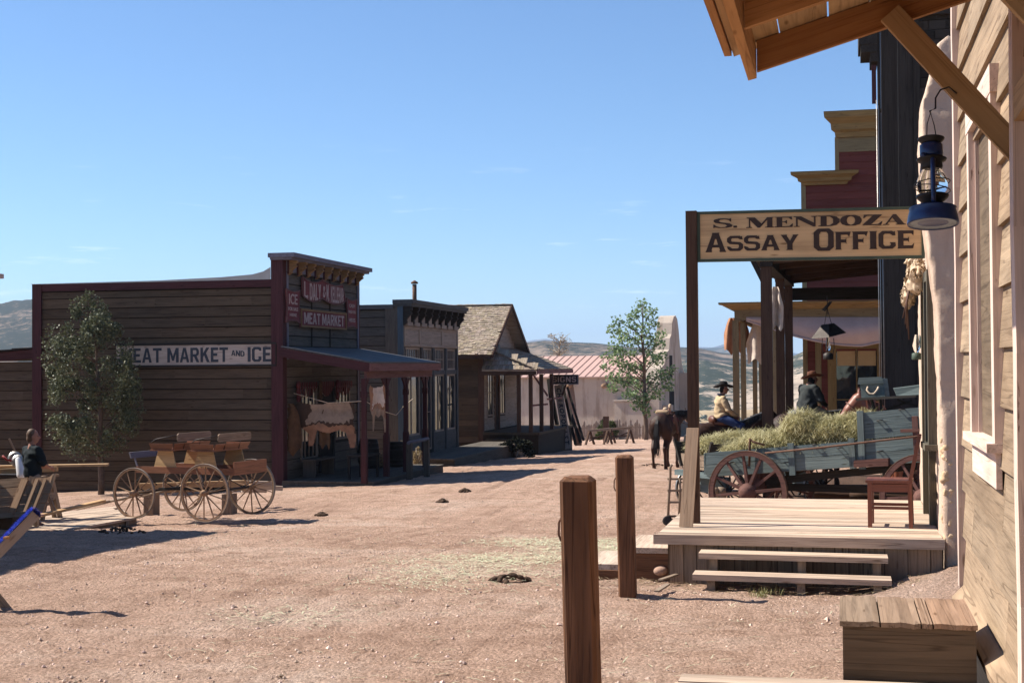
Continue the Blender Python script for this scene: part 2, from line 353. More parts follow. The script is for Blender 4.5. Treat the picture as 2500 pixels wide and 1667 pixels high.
GW = {  # wide roman, thick and thin
 'S': (1.1, [[(.02, 0), (.1, .06), (.3, 0), (.7, 0), (.95, .1), (1, .28), (.86, .46), (.4, .6), (.3, .72), (.38, .88), (.6, .91), (.8, .82), (.88, .66), (.93, .66), (.93, 1), (.88, 1), (.84, .95), (.6, 1), (.3, 1), (.08, .9), (.02, .72), (.12, .54), (.62, .38), (.72, .24), (.62, .1), (.4, .08), (.18, .18), (.08, .36), (.02, .36)]]),
 '.': (.22, [[(.1, 0), (.9, 0), (1, .1), (.9, .22), (.1, .22), (0, .1)]]),
 'M': (1.65, [[(0, 0), (.22, 0), (.22, .06), (.15, .08), (.15, .72), (.42, 0), (.5, 0), (.76, .74), (.76, .08), (.68, .06), (.68, 0), (1, 0), (1, .06), (.95, .08), (.95, .92), (1, .94), (1, 1), (.76, 1), (.56, .4), (.32, 1), (.02, 1), (.02, .94), (.1, .9), (.1, .08), (0, .06)]]),
 'E': (1.1, [[(0, 0), (.97, 0), (1, .32), (.95, .32), (.8, .1), (.42, .08), (.42, .47), (.58, .45), (.63, .33), (.68, .33), (.68, .67), (.63, .67), (.58, .55), (.42, .53), (.42, .92), (.76, .9), (.9, .72), (.95, .72), (.94, 1), (0, 1), (0, .94), (.12, .92), (.12, .08), (0, .06)]]),
 'N': (1.4, [[(0, 0), (.26, 0), (.26, .06), (.17, .08), (.17, .74), (.82, 0), (.92, 0), (.92, .92), (1, .94), (1, 1), (.74, 1), (.74, .94), (.85, .92), (.85, .36), (.32, 1), (0, 1), (0, .94), (.1, .9), (.1, .08), (0, .06)]]),
 'D': (1.25, [[(0, 0), (.6, 0), (.86, .1), (1, .35), (1, .65), (.86, .9), (.6, 1), (0, 1), (0, .94), (.12, .92), (.12, .08), (0, .06)], [(.4, .08), (.4, .92), (.56, .9), (.7, .7), (.7, .3), (.56, .1)]]),
 'O': (1.25, [[(.3, 0), (.7, 0), (.92, .15), (1, .4), (1, .6), (.92, .85), (.7, 1), (.3, 1), (.08, .85), (0, .6), (0, .4), (.08, .15)], [(.5, .07), (.36, .2), (.31, .4), (.31, .6), (.36, .8), (.5, .93), (.64, .8), (.69, .6), (.69, .4), (.64, .2)]]),
 'Z': (1.15, [[(0, 0), (.94, 0), (1, .34), (.95, .34), (.78, .1), (.44, .08), (.97, .94), (.97, 1), (.08, 1), (.04, .68), (.09, .68), (.24, .9), (.52, .92), (0, .06)]]),
 'A': (1.3, [[(0, 0), (.28, 0), (.28, .06), (.18, .08), (.26, .28), (.56, .28), (.64, .08), (.56, .06), (.56, 0), (1, 0), (1, .06), (.93, .08), (.58, 1), (.44, 1), (.1, .08), (0, .06)], [(.29, .35), (.41, .68), (.53, .35)]]),
}
GS = dict(GL)
GS.update({
 'M': (1.15, [[(0, 0), (.23, 0), (.23, .62), (.42, .12), (.58, .12), (.77, .62), (.77, 0), (1, 0), (1, 1), (.76, 1), (.5, .42), (.24, 1), (0, 1)]]),
 'T': (.85, [[(.36, 0), (.64, 0), (.64, .82), (1, .82), (1, 1), (0, 1), (0, .82), (.36, .82)]]),
 'R': (.9, [[(0, 0), (.28, 0), (.28, .38), (.42, .38), (.70, 0), (1, 0), (.70, .42), (.92, .52), (.96, .68), (.92, .86), (.74, 1), (0, 1)], [(.28, .55), (.28, .83), (.62, .83), (.68, .76), (.68, .62), (.62, .55)]]),
 'K': (.92, [[(0, 0), (.28, 0), (.28, .34), (.40, .48), (.70, 0), (1, 0), (.60, .62), (.96, 1), (.64, 1), (.28, .60), (.28, 1), (0, 1)]]),
 'A': (.95, [[(0, 0), (.26, 0), (.32, .22), (.68, .22), (.74, 0), (1, 0), (.64, 1), (.36, 1)], [(.38, .38), (.62, .38), (.5, .78)]]),
 'E': (.75, [[(0, 0), (1, 0), (1, .18), (.34, .18), (.34, .42), (.85, .42), (.85, .6), (.34, .6), (.34, .82), (.96, .82), (.96, 1), (0, 1)]]),
 'I': (.27, [[(0, 0), (1, 0), (1, 1), (0, 1)]]),
 'N': (.95, [[(0, 0), (.26, 0), (.26, .6), (.72, 0), (1, 0), (1, 1), (.74, 1), (.74, .42), (.28, 1), (0, 1)]]),
 'D': (.9, [[(0, 0), (.66, 0), (1, .2), (1, .8), (.66, 1), (0, 1)], [(.28, .18), (.28, .82), (.58, .82), (.72, .7), (.72, .3), (.58, .18)]]),
 'L': (.7, [[(0, 0), (1, 0), (1, .18), (.36, .18), (.36, 1), (0, 1)]]),
 'Y': (.9, [[(.36, 0), (.64, 0), (.64, .4), (1, 1), (.68, 1), (.5, .64), (.32, 1), (0, 1), (.36, .4)]]),
 'H': (.9, [[(0, 0), (.28, 0), (.28, .42), (.72, .42), (.72, 0), (1, 0), (1, 1), (.72, 1), (.72, .6), (.28, .6), (.28, 1), (0, 1)]]),
 'G': (.92, [[(.2, 0), (.8, 0), (1, .16), (1, .52), (.55, .52), (.55, .36), (.74, .36), (.74, .24), (.66, .17), (.36, .17), (.28, .26), (.28, .74), (.36, .83), (.66, .83), (.74, .74), (.98, .74), (.98, .84), (.8, 1), (.2, 1), (0, .84), (0, .16)]]),
 '.': (.25, [[(0, 0), (1, 0), (1, .2), (0, .2)]]),
 '&': (.8, [[(0, .1), (.15, 0), (.6, 0), (1, .45), (.8, .5), (.55, .2), (.3, .2), (.25, .35), (.7, .75), (.7, .9), (.5, 1), (.25, 1), (.1, .85), (.1, .7), (.25, .52), (0, .35)]]),
})
def block_word(word, name, mat, parent, c, ex, ey, w_, h, gap=.12, th=.008):
    tot = sum(GS[ch][0] for ch in word) + gap * (len(word) - 1); k = w_ / tot; x = -w_ / 2; out_ = []
    for ch in word:
        wd, outs = GS[ch]; out_.append([[(x + p[0] * wd * k, -h / 2 + p[1] * h) for p in o_] for o_ in outs]); x += (wd + gap) * k
    return outline_text(out_, name, mat, parent, c, ex, ey, th)
def setword(word, font, h, wscale, gap, caps=1.0, x0=0, y0=0, widths=None):
    """lay a word out; first letter may be taller; returns glyph outlines and the pen position"""
    out_ = []; x = x0
    for i, ch in enumerate(word):
        if ch == ' ': x += h * .55 * wscale; continue
        wd, outs = font[ch]; hh = h * (caps if i == 0 else 1); w_ = wd * h * wscale * (caps ** .5 if i == 0 else 1)
        out_.append([[(x + p[0] * w_, y0 + p[1] * hh - (hh - h) * .2) for p in o_] for o_ in outs]); x += w_ + gap
    return out_, x - gap
# ------------------------------------------------------------ ground height
GY = [-200, 0, 13, 17, 24, 34, 43, 62, 75, 87, 100, 130, 200, 400, 1000, 2500, 12000]
GZ = [.1, 0, 0, -.22, -.67, -.86, -1.05, -1.6, -2.0, -2.35, -2.8, -4.6, -9.5, -18, -24, -26, -30]
def gz(x, y):
    s = 0
    for k in (-.08, -.04, 0, .04, .08): s += float(np.interp(y + k * max(abs(y), 8), GY, GZ))
    s /= 5
    r = min(1, max(0, (y - 27) / 7)) * max(0, 1 - max(0, y - 50) / 20)
    s += .20 * math.exp(-((x + 7) / 3.4) ** 2) * r
    s -= .13 * math.exp(-((x + 12) / 3) ** 2 - ((y - 24.5) / 3.5) ** 2)
    if x < -12: s -= min(.5, .03 * (-12 - x))
    if x > .05 and 6 < y < 22: s += .30 * min(1, (x - .05) / 1.1) ** 1.3 * max(0, 1 - max(0, (y - 13) / 8)) * min(1, (y - 8) / 4 if y > 8 else 0)
    return s
def axis(lo, hi, core0, core1, step, gr):
    a = list(np.arange(core0, core1, step)); s = step; q = a[-1]
    while q < hi: s *= gr; q += s; a.append(q)
    s = step; q = a[0]
    while q > lo: s *= gr; q -= s; a.insert(0, q)
    return np.array(a)
def ground():
    xs = axis(-5000, 7000, -13, 1.8, .055, 1.075); ys = axis(-60, 9000, 6.4, 24, .052, 1.03)
    nx, ny = len(xs), len(ys); co = np.zeros((ny, nx, 3), dtype=np.float32)
    for j, y in enumerate(ys):
        near = y < 70
        base = None
        for i, x in enumerate(xs):
            z = gz(float(x), float(y))
            if near and -30 < x < 12:
                p = V((x, y, 0)); q = V((x * .35 + y * .08, y * .9, 1.3))
                z += .018 * mnoise.noise(p * 1.1) + .016 * mnoise.noise(q * 2.6) + .024 * mnoise.noise(p * 4.2) + .030 * max(0, mnoise.noise(p * 7.5) - .08) + .010 * mnoise.noise(p * 17)
                for xr, am in ((-3.1, 1), (-4.5, 1), (-6.2, .8), (-7.6, .8), (-1.9, .5)):
                    q_ = x - xr - .5 * math.sin(y * .09 + xr) + .02 * y; z += am * (-.036 * math.exp(-(q_ / .07) ** 2) + .016 * math.exp(-((abs(q_) - .14) / .06) ** 2)) * (.5 + mnoise.noise(V((x * .6, y * .4, xr))))
            elif y > 110: z += min(3.0, (y - 110) / 120) * mnoise.noise(V((x / 90, y / 90, 0)))
            co[j, i] = (x, y, z)
    idx = np.arange(nx * ny).reshape(ny, nx)
    f = np.stack([idx[:-1, :-1], idx[:-1, 1:], idx[1:, 1:], idx[1:, :-1]], -1).reshape(-1, 4)
    me = bpy.data.meshes.new('ground'); me.vertices.add(nx * ny); me.vertices.foreach_set('co', co.ravel())
    me.loops.add(f.size); me.loops.foreach_set('vertex_index', f.ravel()); me.polygons.add(len(f))
    me.polygons.foreach_set('loop_start', np.arange(len(f)) * 4); me.update(calc_edges=True)
    me.polygons.foreach_set('use_smooth', np.ones(len(f), dtype=bool)); me.validate()
    o = bpy.data.objects.new('ground', me); C.objects.link(o); o['kind'] = 'structure'
    m, n, l, b = nodes('dirt', .95, .1); tc = n.new('ShaderNodeTexCoord'); v = tc.outputs['Object']
    s1 = mapping(n, l, v, (.55, 1.0, 1)); 
    big = ramp(n, l, noise(n, l, s1, .35, 8, .7, .8), [(.3, (.50, .320, .232)), (.52, (.65, .438, .330)), (.7, (.79, .60, .485))])
    med = ramp(n, l, noise(n, l, s1, 3.0, 8, .7, .4), [(.3, (.70, .66, .62)), (.5, (1, 1, 1)), (.7, (1.14, 1.16, 1.18))])
    c = mix(n, l, .8, big, med, 'MULTIPLY')
    fine = noise(n, l, v, 42, 6, .75)
    vo = n.new('ShaderNodeTexVoronoi'); vo.inputs['Scale'].default_value = 34; l(v, vo.inputs['Vector']); vo2 = n.new('ShaderNodeTexVoronoi'); vo2.inputs['Scale'].default_value = 85; l(v, vo2.inputs['Vector'])
    bw = lambda q: (lambda r: (l(q, r.inputs[0]), r.outputs[0])[1])(n.new('ShaderNodeRGBToBW'))
    trk = noise(n, l, mapping(n, l, v, (4.5, .35, 1)), 1.0, 5, .6, .35)
    c = mix(n, l, .55, c, ramp(n, l, trk, [(.36, (.74, .70, .67)), (.48, (1, 1, 1)), (.66, (1.1, 1.1, 1.1))]), 'MULTIPLY')
    c = mix(n, l, .38, c, ramp(n, l, bw(vo.outputs['Color']), [(.2, (.62, .58, .56)), (.5, (1, 1, 1)), (.8, (1.3, 1.32, 1.34))]), 'MULTIPLY')
    c = mix(n, l, .35, c, ramp(n, l, bw(vo2.outputs['Color']), [(.2, (.6, .57, .55)), (.5, (1, 1, 1)), (.8, (1.32, 1.34, 1.36))]), 'MULTIPLY')
    c = mix(n, l, .75, c, ramp(n, l, fine, [(.3, (.62, .58, .54)), (.5, (1, 1, 1)), (.72, (1.28, 1.27, 1.26))]), 'MULTIPLY')
    # grass beyond the town: dry yellow plain with darker scrub
    sp = n.new('ShaderNodeSeparateXYZ'); l(v, sp.inputs[0])
    far = n.new('ShaderNodeMapRange'); far.inputs[1].default_value = 95; far.inputs[2].default_value = 150; l(sp.outputs[1], far.inputs[0])
    pl = ramp(n, l, noise(n, l, mapping(n, l, v, (1, .35, 1)), .016, 8, .65, .6), [(.35, (.27, .20, .125)), (.5, (.36, .27, .165)), (.65, (.42, .33, .215))])
    pl = mix(n, l, .6, pl, ramp(n, l, noise(n, l, v, .35, 4, .7), [(.35, (.7, .68, .6)), (.55, (1, 1, 1))]), 'MULTIPLY')
    c = mix(n, l, far.outputs[0], c, pl)
    l(c, b.inputs['Base Color'])
    hb = n.new('ShaderNodeMath'); hb.operation = 'ADD'; l(noise(n, l, v, 9, 10, .85, .3), hb.inputs[0]); iv = n.new('ShaderNodeMath'); iv.operation = 'MULTIPLY_ADD'; iv.inputs[1].default_value = -.45; l(vo.outputs['Distance'], iv.inputs[0]); l(fine, iv.inputs[2]); l(iv.outputs[0], hb.inputs[1])
    bump(n, l, b, hb.outputs[0], 1.0, .09)
    me.materials.append(m)
    return o
GROUND = ground()
# ------------------------------------------------------------ palette
W_BROWN = wood('weathered_brown_siding', (.098, .068, .043), (.060, .042, .027))
W_GREY = wood('weathered_grey_siding', (.115, .100, .082), (.068, .058, .048))
W_MAROON = wood('maroon_painted_wood', (.070, .027, .029), (.042, .018, .02), bm=.3)
W_ROSE = wood('faded_rose_wood', (.17, .085, .08), (.11, .055, .052), bm=.3)
W_LAV = wood('lavender_grey_painted_wood', (.17, .165, .20), (.12, .115, .14), bm=.3)
W_OCHRE = wood('ochre_painted_wood', (.25, .155, .075), (.17, .10, .05), bm=.3)
W_CREAMF = wood('faded_cream_front', (.30, .26, .22), (.2, .17, .145), bm=.3)
W_BLUEG = wood('slate_blue_painted_wood', (.07, .10, .125), (.045, .065, .085), bm=.3)
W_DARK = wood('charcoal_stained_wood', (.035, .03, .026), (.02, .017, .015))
W_POST = wood('dark_brown_post', (.085, .048, .032), (.045, .026, .018), fine=1.2)
W_DECK = wood('sun_bleached_deck', (.50, .385, .295), (.30, .22, .165), rough=.8, fine=1.1, dirt=.6)
W_TAN = wood('raw_tan_siding', (.31, .225, .15), (.20, .14, .09), fine=.7, dirt=.6, bm=.8)
W_TRIM = wood('peeling_cream_trim', (.62, .48, .41), (.50, .38, .32), worn=(.22, .14, .11), wear=.0, bm=.4)
W_FRESH = wood('fresh_orange_lumber', (.46, .24, .10), (.30, .14, .05), fine=.8, bm=.3)
W_FRESH2 = wood('pale_new_lumber', (.46, .30, .16), (.33, .205, .105), fine=.8, bm=.3)
W_TIMBER = wood('reddish_hitching_timber', (.18, .085, .044), (.065, .031, .018), fine=.8, bm=1.6, dirt=.9)
W_BLUEW = wood('blue_grey_wagon_paint', (.135, .17, .168), (.082, .106, .107), worn=(.22, .19, .16), wear=-.06, bm=1.2, fine=.8)
W_REDW = wood('faded_red_wagon_paint', (.135, .066, .054), (.075, .037, .031), worn=(.17, .12, .095), wear=-.02, bm=.6)
W_CHAIR = wood('red_brown_varnished_wood', (.17, .055, .032), (.09, .03, .02), rough=.45, spec=.4, bm=.2)
W_OLD = wood('grey_brown_old_wood', (.27, .20, .145), (.16, .115, .08), fine=.9, bm=.9)
W_SHK = wood('cedar_shakes', (.36, .30, .24), (.20, .165, .13), fine=1, bm=.9, dirt=.6)
W_REDH = wood('dark_red_painted_siding', (.16, .045, .036), (.16, .04, .03), bm=.3)
W_YEL = wood('mustard_painted_wood', (.27, .175, .07), (.20, .13, .055), bm=.3)
W_OLIVE = wood('olive_tan_painted_wood', (.23, .175, .095), (.17, .13, .075), bm=.3)
W_WHEEL = wood('dusty_wheel_wood', (.30, .19, .12), (.18, .11, .07), fine=1, bm=.4)
W_SIGN = wood('tan_sign_board', (.60, .41, .22), (.54, .36, .19), dirt=.5, bm=.15, fine=.4)
W_SIGNW = wood('off_white_sign_board', (.46, .40, .35), (.36, .31, .27), dirt=.4, bm=.15)
W_SIGNR = wood('dull_red_sign_board', (.19, .055, .06), (.14, .042, .048), bm=.15)
P_DARK = plain('dark_letter_paint', (.045, .028, .022), .7, .3, 8)
P_SLATE = plain('slate_letter_paint', (.045, .055, .07), .7, .3, 8)
P_CREAM = plain('cream_letter_paint', (.42, .32, .30), .7, .25, 8)
P_GREEN = plain('dark_green_paint', (.06, .085, .06), .6, .3, 6)
M_IRON = plain('dark_iron', (.05, .042, .038), .55, .4, 12, .4, .3, .6)
M_STEEL = plain('worn_steel', (.42, .40, .38), .4, .3, 10, .5, .15, .9)
M_TYRE = plain('dusty_iron_tyre', (.24, .19, .155), .7, .3, 10, .3)
M_RUST = plain('rusty_iron', (.14, .075, .05), .8, .4, 14, .2, .5)
M_TIN = plain('grey_tin_roofing', (.10, .10, .102), .75, .3, 2, .3, .3, .0)
M_DARK = plain('unlit_interior', (.012, .011, .010), .95, .3, 3)
M_GLASS = glassmat('window_glass')
M_CLEAR = clearglass('lamp_glass')
M_CANVAS = plain('off_white_canvas', (.62, .52, .44), .9, .25, 5, .1, .5, bscale=12)
M_SACK = plain('cream_sackcloth', (.60, .47, .34), .9, .25, 6, .1, .5, bscale=30)
def adobe(name, c, stain=(.5, .42, .38), sc=.6, b_=.7):
    m, n, l, b = nodes(name, .95, .1); tc = n.new('ShaderNodeTexCoord'); v = tc.outputs['Object']
    base = ramp(n, l, noise(n, l, v, sc, 8, .65, .6), [(.3, col(c, .84)), (.5, col(c)), (.7, col(c, 1.1))])
    dr = ramp(n, l, noise(n, l, mapping(n, l, v, (1.2, 1.2, .25)), 1.6, 6, .6), [(.33, stain), (.5, (1, 1, 1))])
    base = mix(n, l, .6, base, dr, 'MULTIPLY'); l(base, b.inputs['Base Color'])
    bump(n, l, b, noise(n, l, v, 7, 10, .75, .3), b_, .03); return m
A_OFF = adobe('pinkish_adobe_plaster', (.55, .42, .33), (.7, .62, .58))
A_CHURCH = adobe('pink_grey_adobe_plaster', (.43, .365, .305), sc=.35)
A_EARTH = plain('crumbling_earth_plaster', (.62, .44, .28), .95, .35, 4, .1, 1.0, bscale=14)
# ------------------------------------------------------------ hills
def hillmat(name, c1, c2, shr, sc, thr=.0):
    m, n, l, b = nodes(name, .95, .05); tc = n.new('ShaderNodeTexCoord'); v = tc.outputs['Object']
    base = ramp(n, l, noise(n, l, v, .006 * sc, 10, .75, .8), [(.38, col(c2)), (.5, col(c1, .8)), (.62, col(c1))])
    f1 = noise(n, l, v, .05 * sc, 8, .85, .6); dens = noise(n, l, v, .0035 * sc, 6, .7, 1.0)
    ad = n.new('ShaderNodeMath'); ad.operation = 'ADD'; l(f1, ad.inputs[0]); l(dens, ad.inputs[1])
    l(mix(n, l, ramp(n, l, ad.outputs[0], [(.90 + thr, (0, 0, 0)), (1.0 + thr, (1, 1, 1))]), base, col(shr)), b.inputs['Base Color'])
    return m
def hill(name, prof, dist, foot, depth, seed, mat, rough=.1, zf=-26, n=160, nj=24):
    """prof: (pixel column, pixel row) of the ridge line; a real ridge of hills dist metres off"""
    px = [p[0] for p in prof]; py = [p[1] for p in prof]; rows = []
    for j in range(nj):
        t = j / (nj - 1); row = []
        for i in range(n):
            a = px[0] + (px[-1] - px[0]) * i / (n - 1); yv = float(np.interp(a, px, py))
            top = pt(a, yv, d=dist); dv = V((top.x, top.y, 0)).normalized()
            s = math.sin(min(1, t / .6) * math.pi / 2) ** 1.3 if t < .6 else math.cos((t - .6) / .4 * math.pi / 2)
            q = V((top.x, top.y, 0)) + dv * (-foot + t / .6 * foot if t < .6 else (t - .6) / .4 * depth)
            nn = mnoise.fractal(V((q.x / (dist * .12), q.y / (dist * .12), seed)), .9, 2.1, 6)
            hgt = top.z - zf
            q.z = zf + hgt * s * (1 + rough * nn * (1 - .75 * (1 if abs(t - .6) < .06 else 0))); row.append(q)
        rows.append(row)
    mb = MB(); mb.sheet(rows); o = mb.build(name, mat); o['kind'] = 'structure'; return o
HM1 = hillmat('scrub_hillside', (.25, .19, .145), (.14, .115, .09), (.034, .040, .032), 1.6, -.01)
HM2 = hillmat('far_scrub_hillside', (.22, .18, .14), (.15, .125, .095), (.05, .06, .045), .4)
HM3 = hillmat('rocky_hillside', (.46, .37, .29), (.17, .14, .11), (.04, .05, .038), 2.0, .02)
hill('hills', [(1150, 842), (1290, 835), (1330, 830), (1380, 834), (1450, 836), (1540, 846), (1600, 852), (1700, 850), (1760, 862), (1880, 872), (1950, 885), (2050, 870), (2300, 850)], 1500, 620, 500, 3.1, HM1, .10, n=260, nj=50)
hill('hills', [(1560, 905), (1640, 882), (1720, 880), (1800, 892), (1880, 890), (1960, 860), (2100, 850), (2300, 840)], 980, 260, 300, 9.1, HM3, .16, zf=-25, n=200, nj=40)
hill('hills', [(-250, 790), (-100, 762), (0, 750), (78, 742), (200, 735), (420, 760), (700, 830), (900, 860)], 1700, 800, 500, 5.7, HM1, .14, n=200, nj=50)
hill('hills', [(1180, 850), (1290, 833), (1330, 829), (1370, 834), (1450, 848), (1640, 850), (1690, 846), (1740, 848), (1800, 830), (1850, 846), (1900, 858), (1990, 866), (2300, 880)], 9000, 2000, 2500, 1.7, HM2, .05, zf=-60, n=160, nj=16)
hill('hills', [(1500, 868), (1640, 846), (1720, 850), (1760, 848), (1800, 832), (1830, 828), (1880, 862), (1990, 870), (2300, 868)], 4500, 1200, 1500, 8.3, HM2, .07, zf=-40, n=160, nj=16)
# scrub bushes out on the plain and the hillside: beyond counting
def scrub():
    mb = MB(); T = [((0, 0, 1))]
    for k in range(5200):
        if k < 3000:
            a = ru(1180, 2300); d = ru(190, 900) if rnd() < .35 else ru(600, 1000); p = pt(a, 900, d=d); z = gz(p.x, p.y) - .3; s = ru(.5, 1.5)
        else: continue
        if mnoise.noise(V((p.x / 70, p.y / 70, 0))) < (.05 if d < 500 else -.25): continue
        n = 5; r = [s * ru(.7, 1.2) for _ in range(n)]; h = s * ru(.7, 1.1)
        vs = [(p.x + math.cos(6.283 * i / n) * r[i], p.y + math.sin(6.283 * i / n) * r[i], z + h * ru(.2, .5)) for i in range(n)] + [(p.x, p.y, z + h + .3)] + [(p.x + math.cos(6.283 * i / n) * r[i] * .7, p.y + math.sin(6.283 * i / n) * r[i] * .7, z - .2) for i in range(n)]
        mb._add(vs, [(i, (i + 1) % n, n) for i in range(n)] + [(n + 1 + i, n + 1 + (i + 1) % n, (i + 1) % n, i) for i in range(n)], None, (rnd(),) * 3)
    tag(mb.build('scrub', leafmat('grey_green_scrub', (.05, .06, .035), (.10, .11, .07))), 'grey green scrub bushes dotted over the dry plain', 'scrub', kind='stuff')
scrub()
# loose clods and pebbles over the street
def pebbles():
    mb = MB()
    for k in range(20000):
        y = 6.5 + 26 * rnd() ** 1.5; x = ru(-.62 * y, .05 * y) if y > 8 else ru(-5, .3)
        if mnoise.noise(V((x * .8, y * .5, 4))) < -.12 and rnd() < .85: continue
        s = .005 + .016 * rnd() ** 4 * (1.6 if rnd() < .1 else 1); z = gz(x, y) + .018 * mnoise.noise(V((x, y, 0)) * 1.1)
        vs = [(x + s * ru(.7, 1.3) * q[0], y + s * ru(.7, 1.3) * q[1], z + s * .7 * q[2] * ru(.7, 1.3)) for q in ((1, 0, 0), (0, 1, 0), (-1, 0, 0), (0, -1, 0), (0, 0, 1), (0, 0, -1))]
        k_ = ru(.5, 1.3)
        mb._add(vs, [(0, 1, 4), (1, 2, 4), (2, 3, 4), (3, 0, 4), (1, 0, 5), (2, 1, 5), (3, 2, 5), (0, 3, 5)], None, (k_, k_ * ru(.96, 1.04), k_ * ru(.94, 1.06)))
    m, n, l, b = nodes('clod', .95, .1); a = n.new('ShaderNodeAttribute'); a.attribute_name = 'tint'
    l(mix(n, l, 1, col((.54, .40, .325)), a.outputs['Color'], 'MULTIPLY'), b.inputs['Base Color'])
    tag(mb.build('pebbles', m), 'small dirt clods and pebbles strewn over the street', 'pebbles', kind='stuff')
pebbles()
def straw(mb, p, ln, wd, ang, tilt, tint, bend=.3):
    d = V((math.cos(ang) * math.cos(tilt), math.sin(ang) * math.cos(tilt), math.sin(tilt))); s = d.cross(V((0, 0, 1))); s = (s.normalized() if s.length > .01 else V((1, 0, 0))) * wd / 2
    q = p + d * ln * .5 + V((0, 0, ln * bend * .12)); r = p + d * ln - V((0, 0, ln * bend * .1))
    mb._add([p - s, p + s, q + s, q - s, r + s * .5, r - s * .5], [(0, 1, 2, 3), (3, 2, 4, 5)], None, tint)
STRAW = leafmat('dry_hay', (.23, .215, .095), (.64, .58, .36), .2, .7, .15)
def scatter_straw():
    mb = MB(); pal = lambda: (ru(.3, 1),) * 3
    def patch(cx, cy, rx, ry, n, ang=0):
        for k in range(n):
            a = rnd() * 6.283; r = math.sqrt(rnd()) * ru(.5, 1.15); x = cx + math.cos(a) * rx * r; y = cy + math.sin(a) * ry * r
            straw(mb, V((x, y, gz(x, y) + ru(.012, .03))), ru(.04, .13), ru(.003, .005) * (1 + y / 18), rnd() * 6.283, ru(-.05, .12), pal(), .2)
    for px, py, rx, ry, n in ((1330, 1268, 1.1, 1.5, 900), (1270, 1340, 1.1, 1.2, 850), (1160, 1395, 1.3, .9, 500), (1480, 1275, .9, 1.6, 900), (1590, 1290, .7, 1.3, 800), (1060, 1430, 1.2, .9, 260), (690, 1520, .8, .6, 130), (1130, 1350, 1.3, 1.4, 420), (1400, 1300, .8, 1.0, 400)):
        p = pt(px, py, z=gz(-4, 14)); patch(p.x, p.y, rx, ry, n)
    for k in range(900):
        y = ru(7, 26); x = ru(-.5 * y, .03 * y); straw(mb, V((x, y, gz(x, y) + .02)), ru(.05, .16), .006, rnd() * 6.283, ru(-.05, .15), (ru(.4, 1),) * 3, .2)
    tag(mb.build('straw', leafmat('pale_green_straw', (.34, .37, .22), (.56, .55, .38), .2, .8)), 'loose pale green hay scattered over the dirt street', 'straw', kind='stuff')
scatter_straw()
# ============================================================ meat market
M_TINL = plain('pale_zinc_flashing', (.42, .42, .40), .6, .2, 2, .3, .2)
XF = -13.6
def door_window_mb(parent, name, x, y0, y1, z0, z1, cols, rows, fmat, gmat, label=None, sill=True, depth=.05):
    """a window in a wall facing +x"""
    w_ = MB(); t = .06
    w_.bb(x, x + depth, y0, y0 + t, z0, z1); w_.bb(x, x + depth, y1 - t, y1, z0, z1); w_.bb(x, x + depth + .003, y0 + t, y1 - t, z1 - t, z1); w_.bb(x, x + depth + .003, y0 + t, y1 - t, z0, z0 + t)
    for i in range(1, cols): yy = y0 + (y1 - y0) * i / cols; w_.bb(x + .01, x + depth - .012, yy - .013, yy + .013, z0 + t, z1 - t)
    for i in range(1, rows): zz = z0 + (z1 - z0) * i / rows; w_.bb(x + .012, x + depth - .015, y0 + t, y1 - t, zz - .013, zz + .013)
    o = w_.build(name, fmat, parent)
    if label: o['label'] = label
    g = MB(); g.bb(x - .02, x + .015, y0 + t * .5, y1 - t * .5, z0 + t * .5, z1 - t * .5); g.build('pane', gmat, o)
    return o
def bracket_poly(h, d):
    return [(0, 0), (d, 0), (d, -h * .18), (d * .8, -h * .25), (d * .95, -h * .4), (d * .6, -h * .55), (d * .35, -h * .7), (d * .4, -h * .85), (0, -h)]
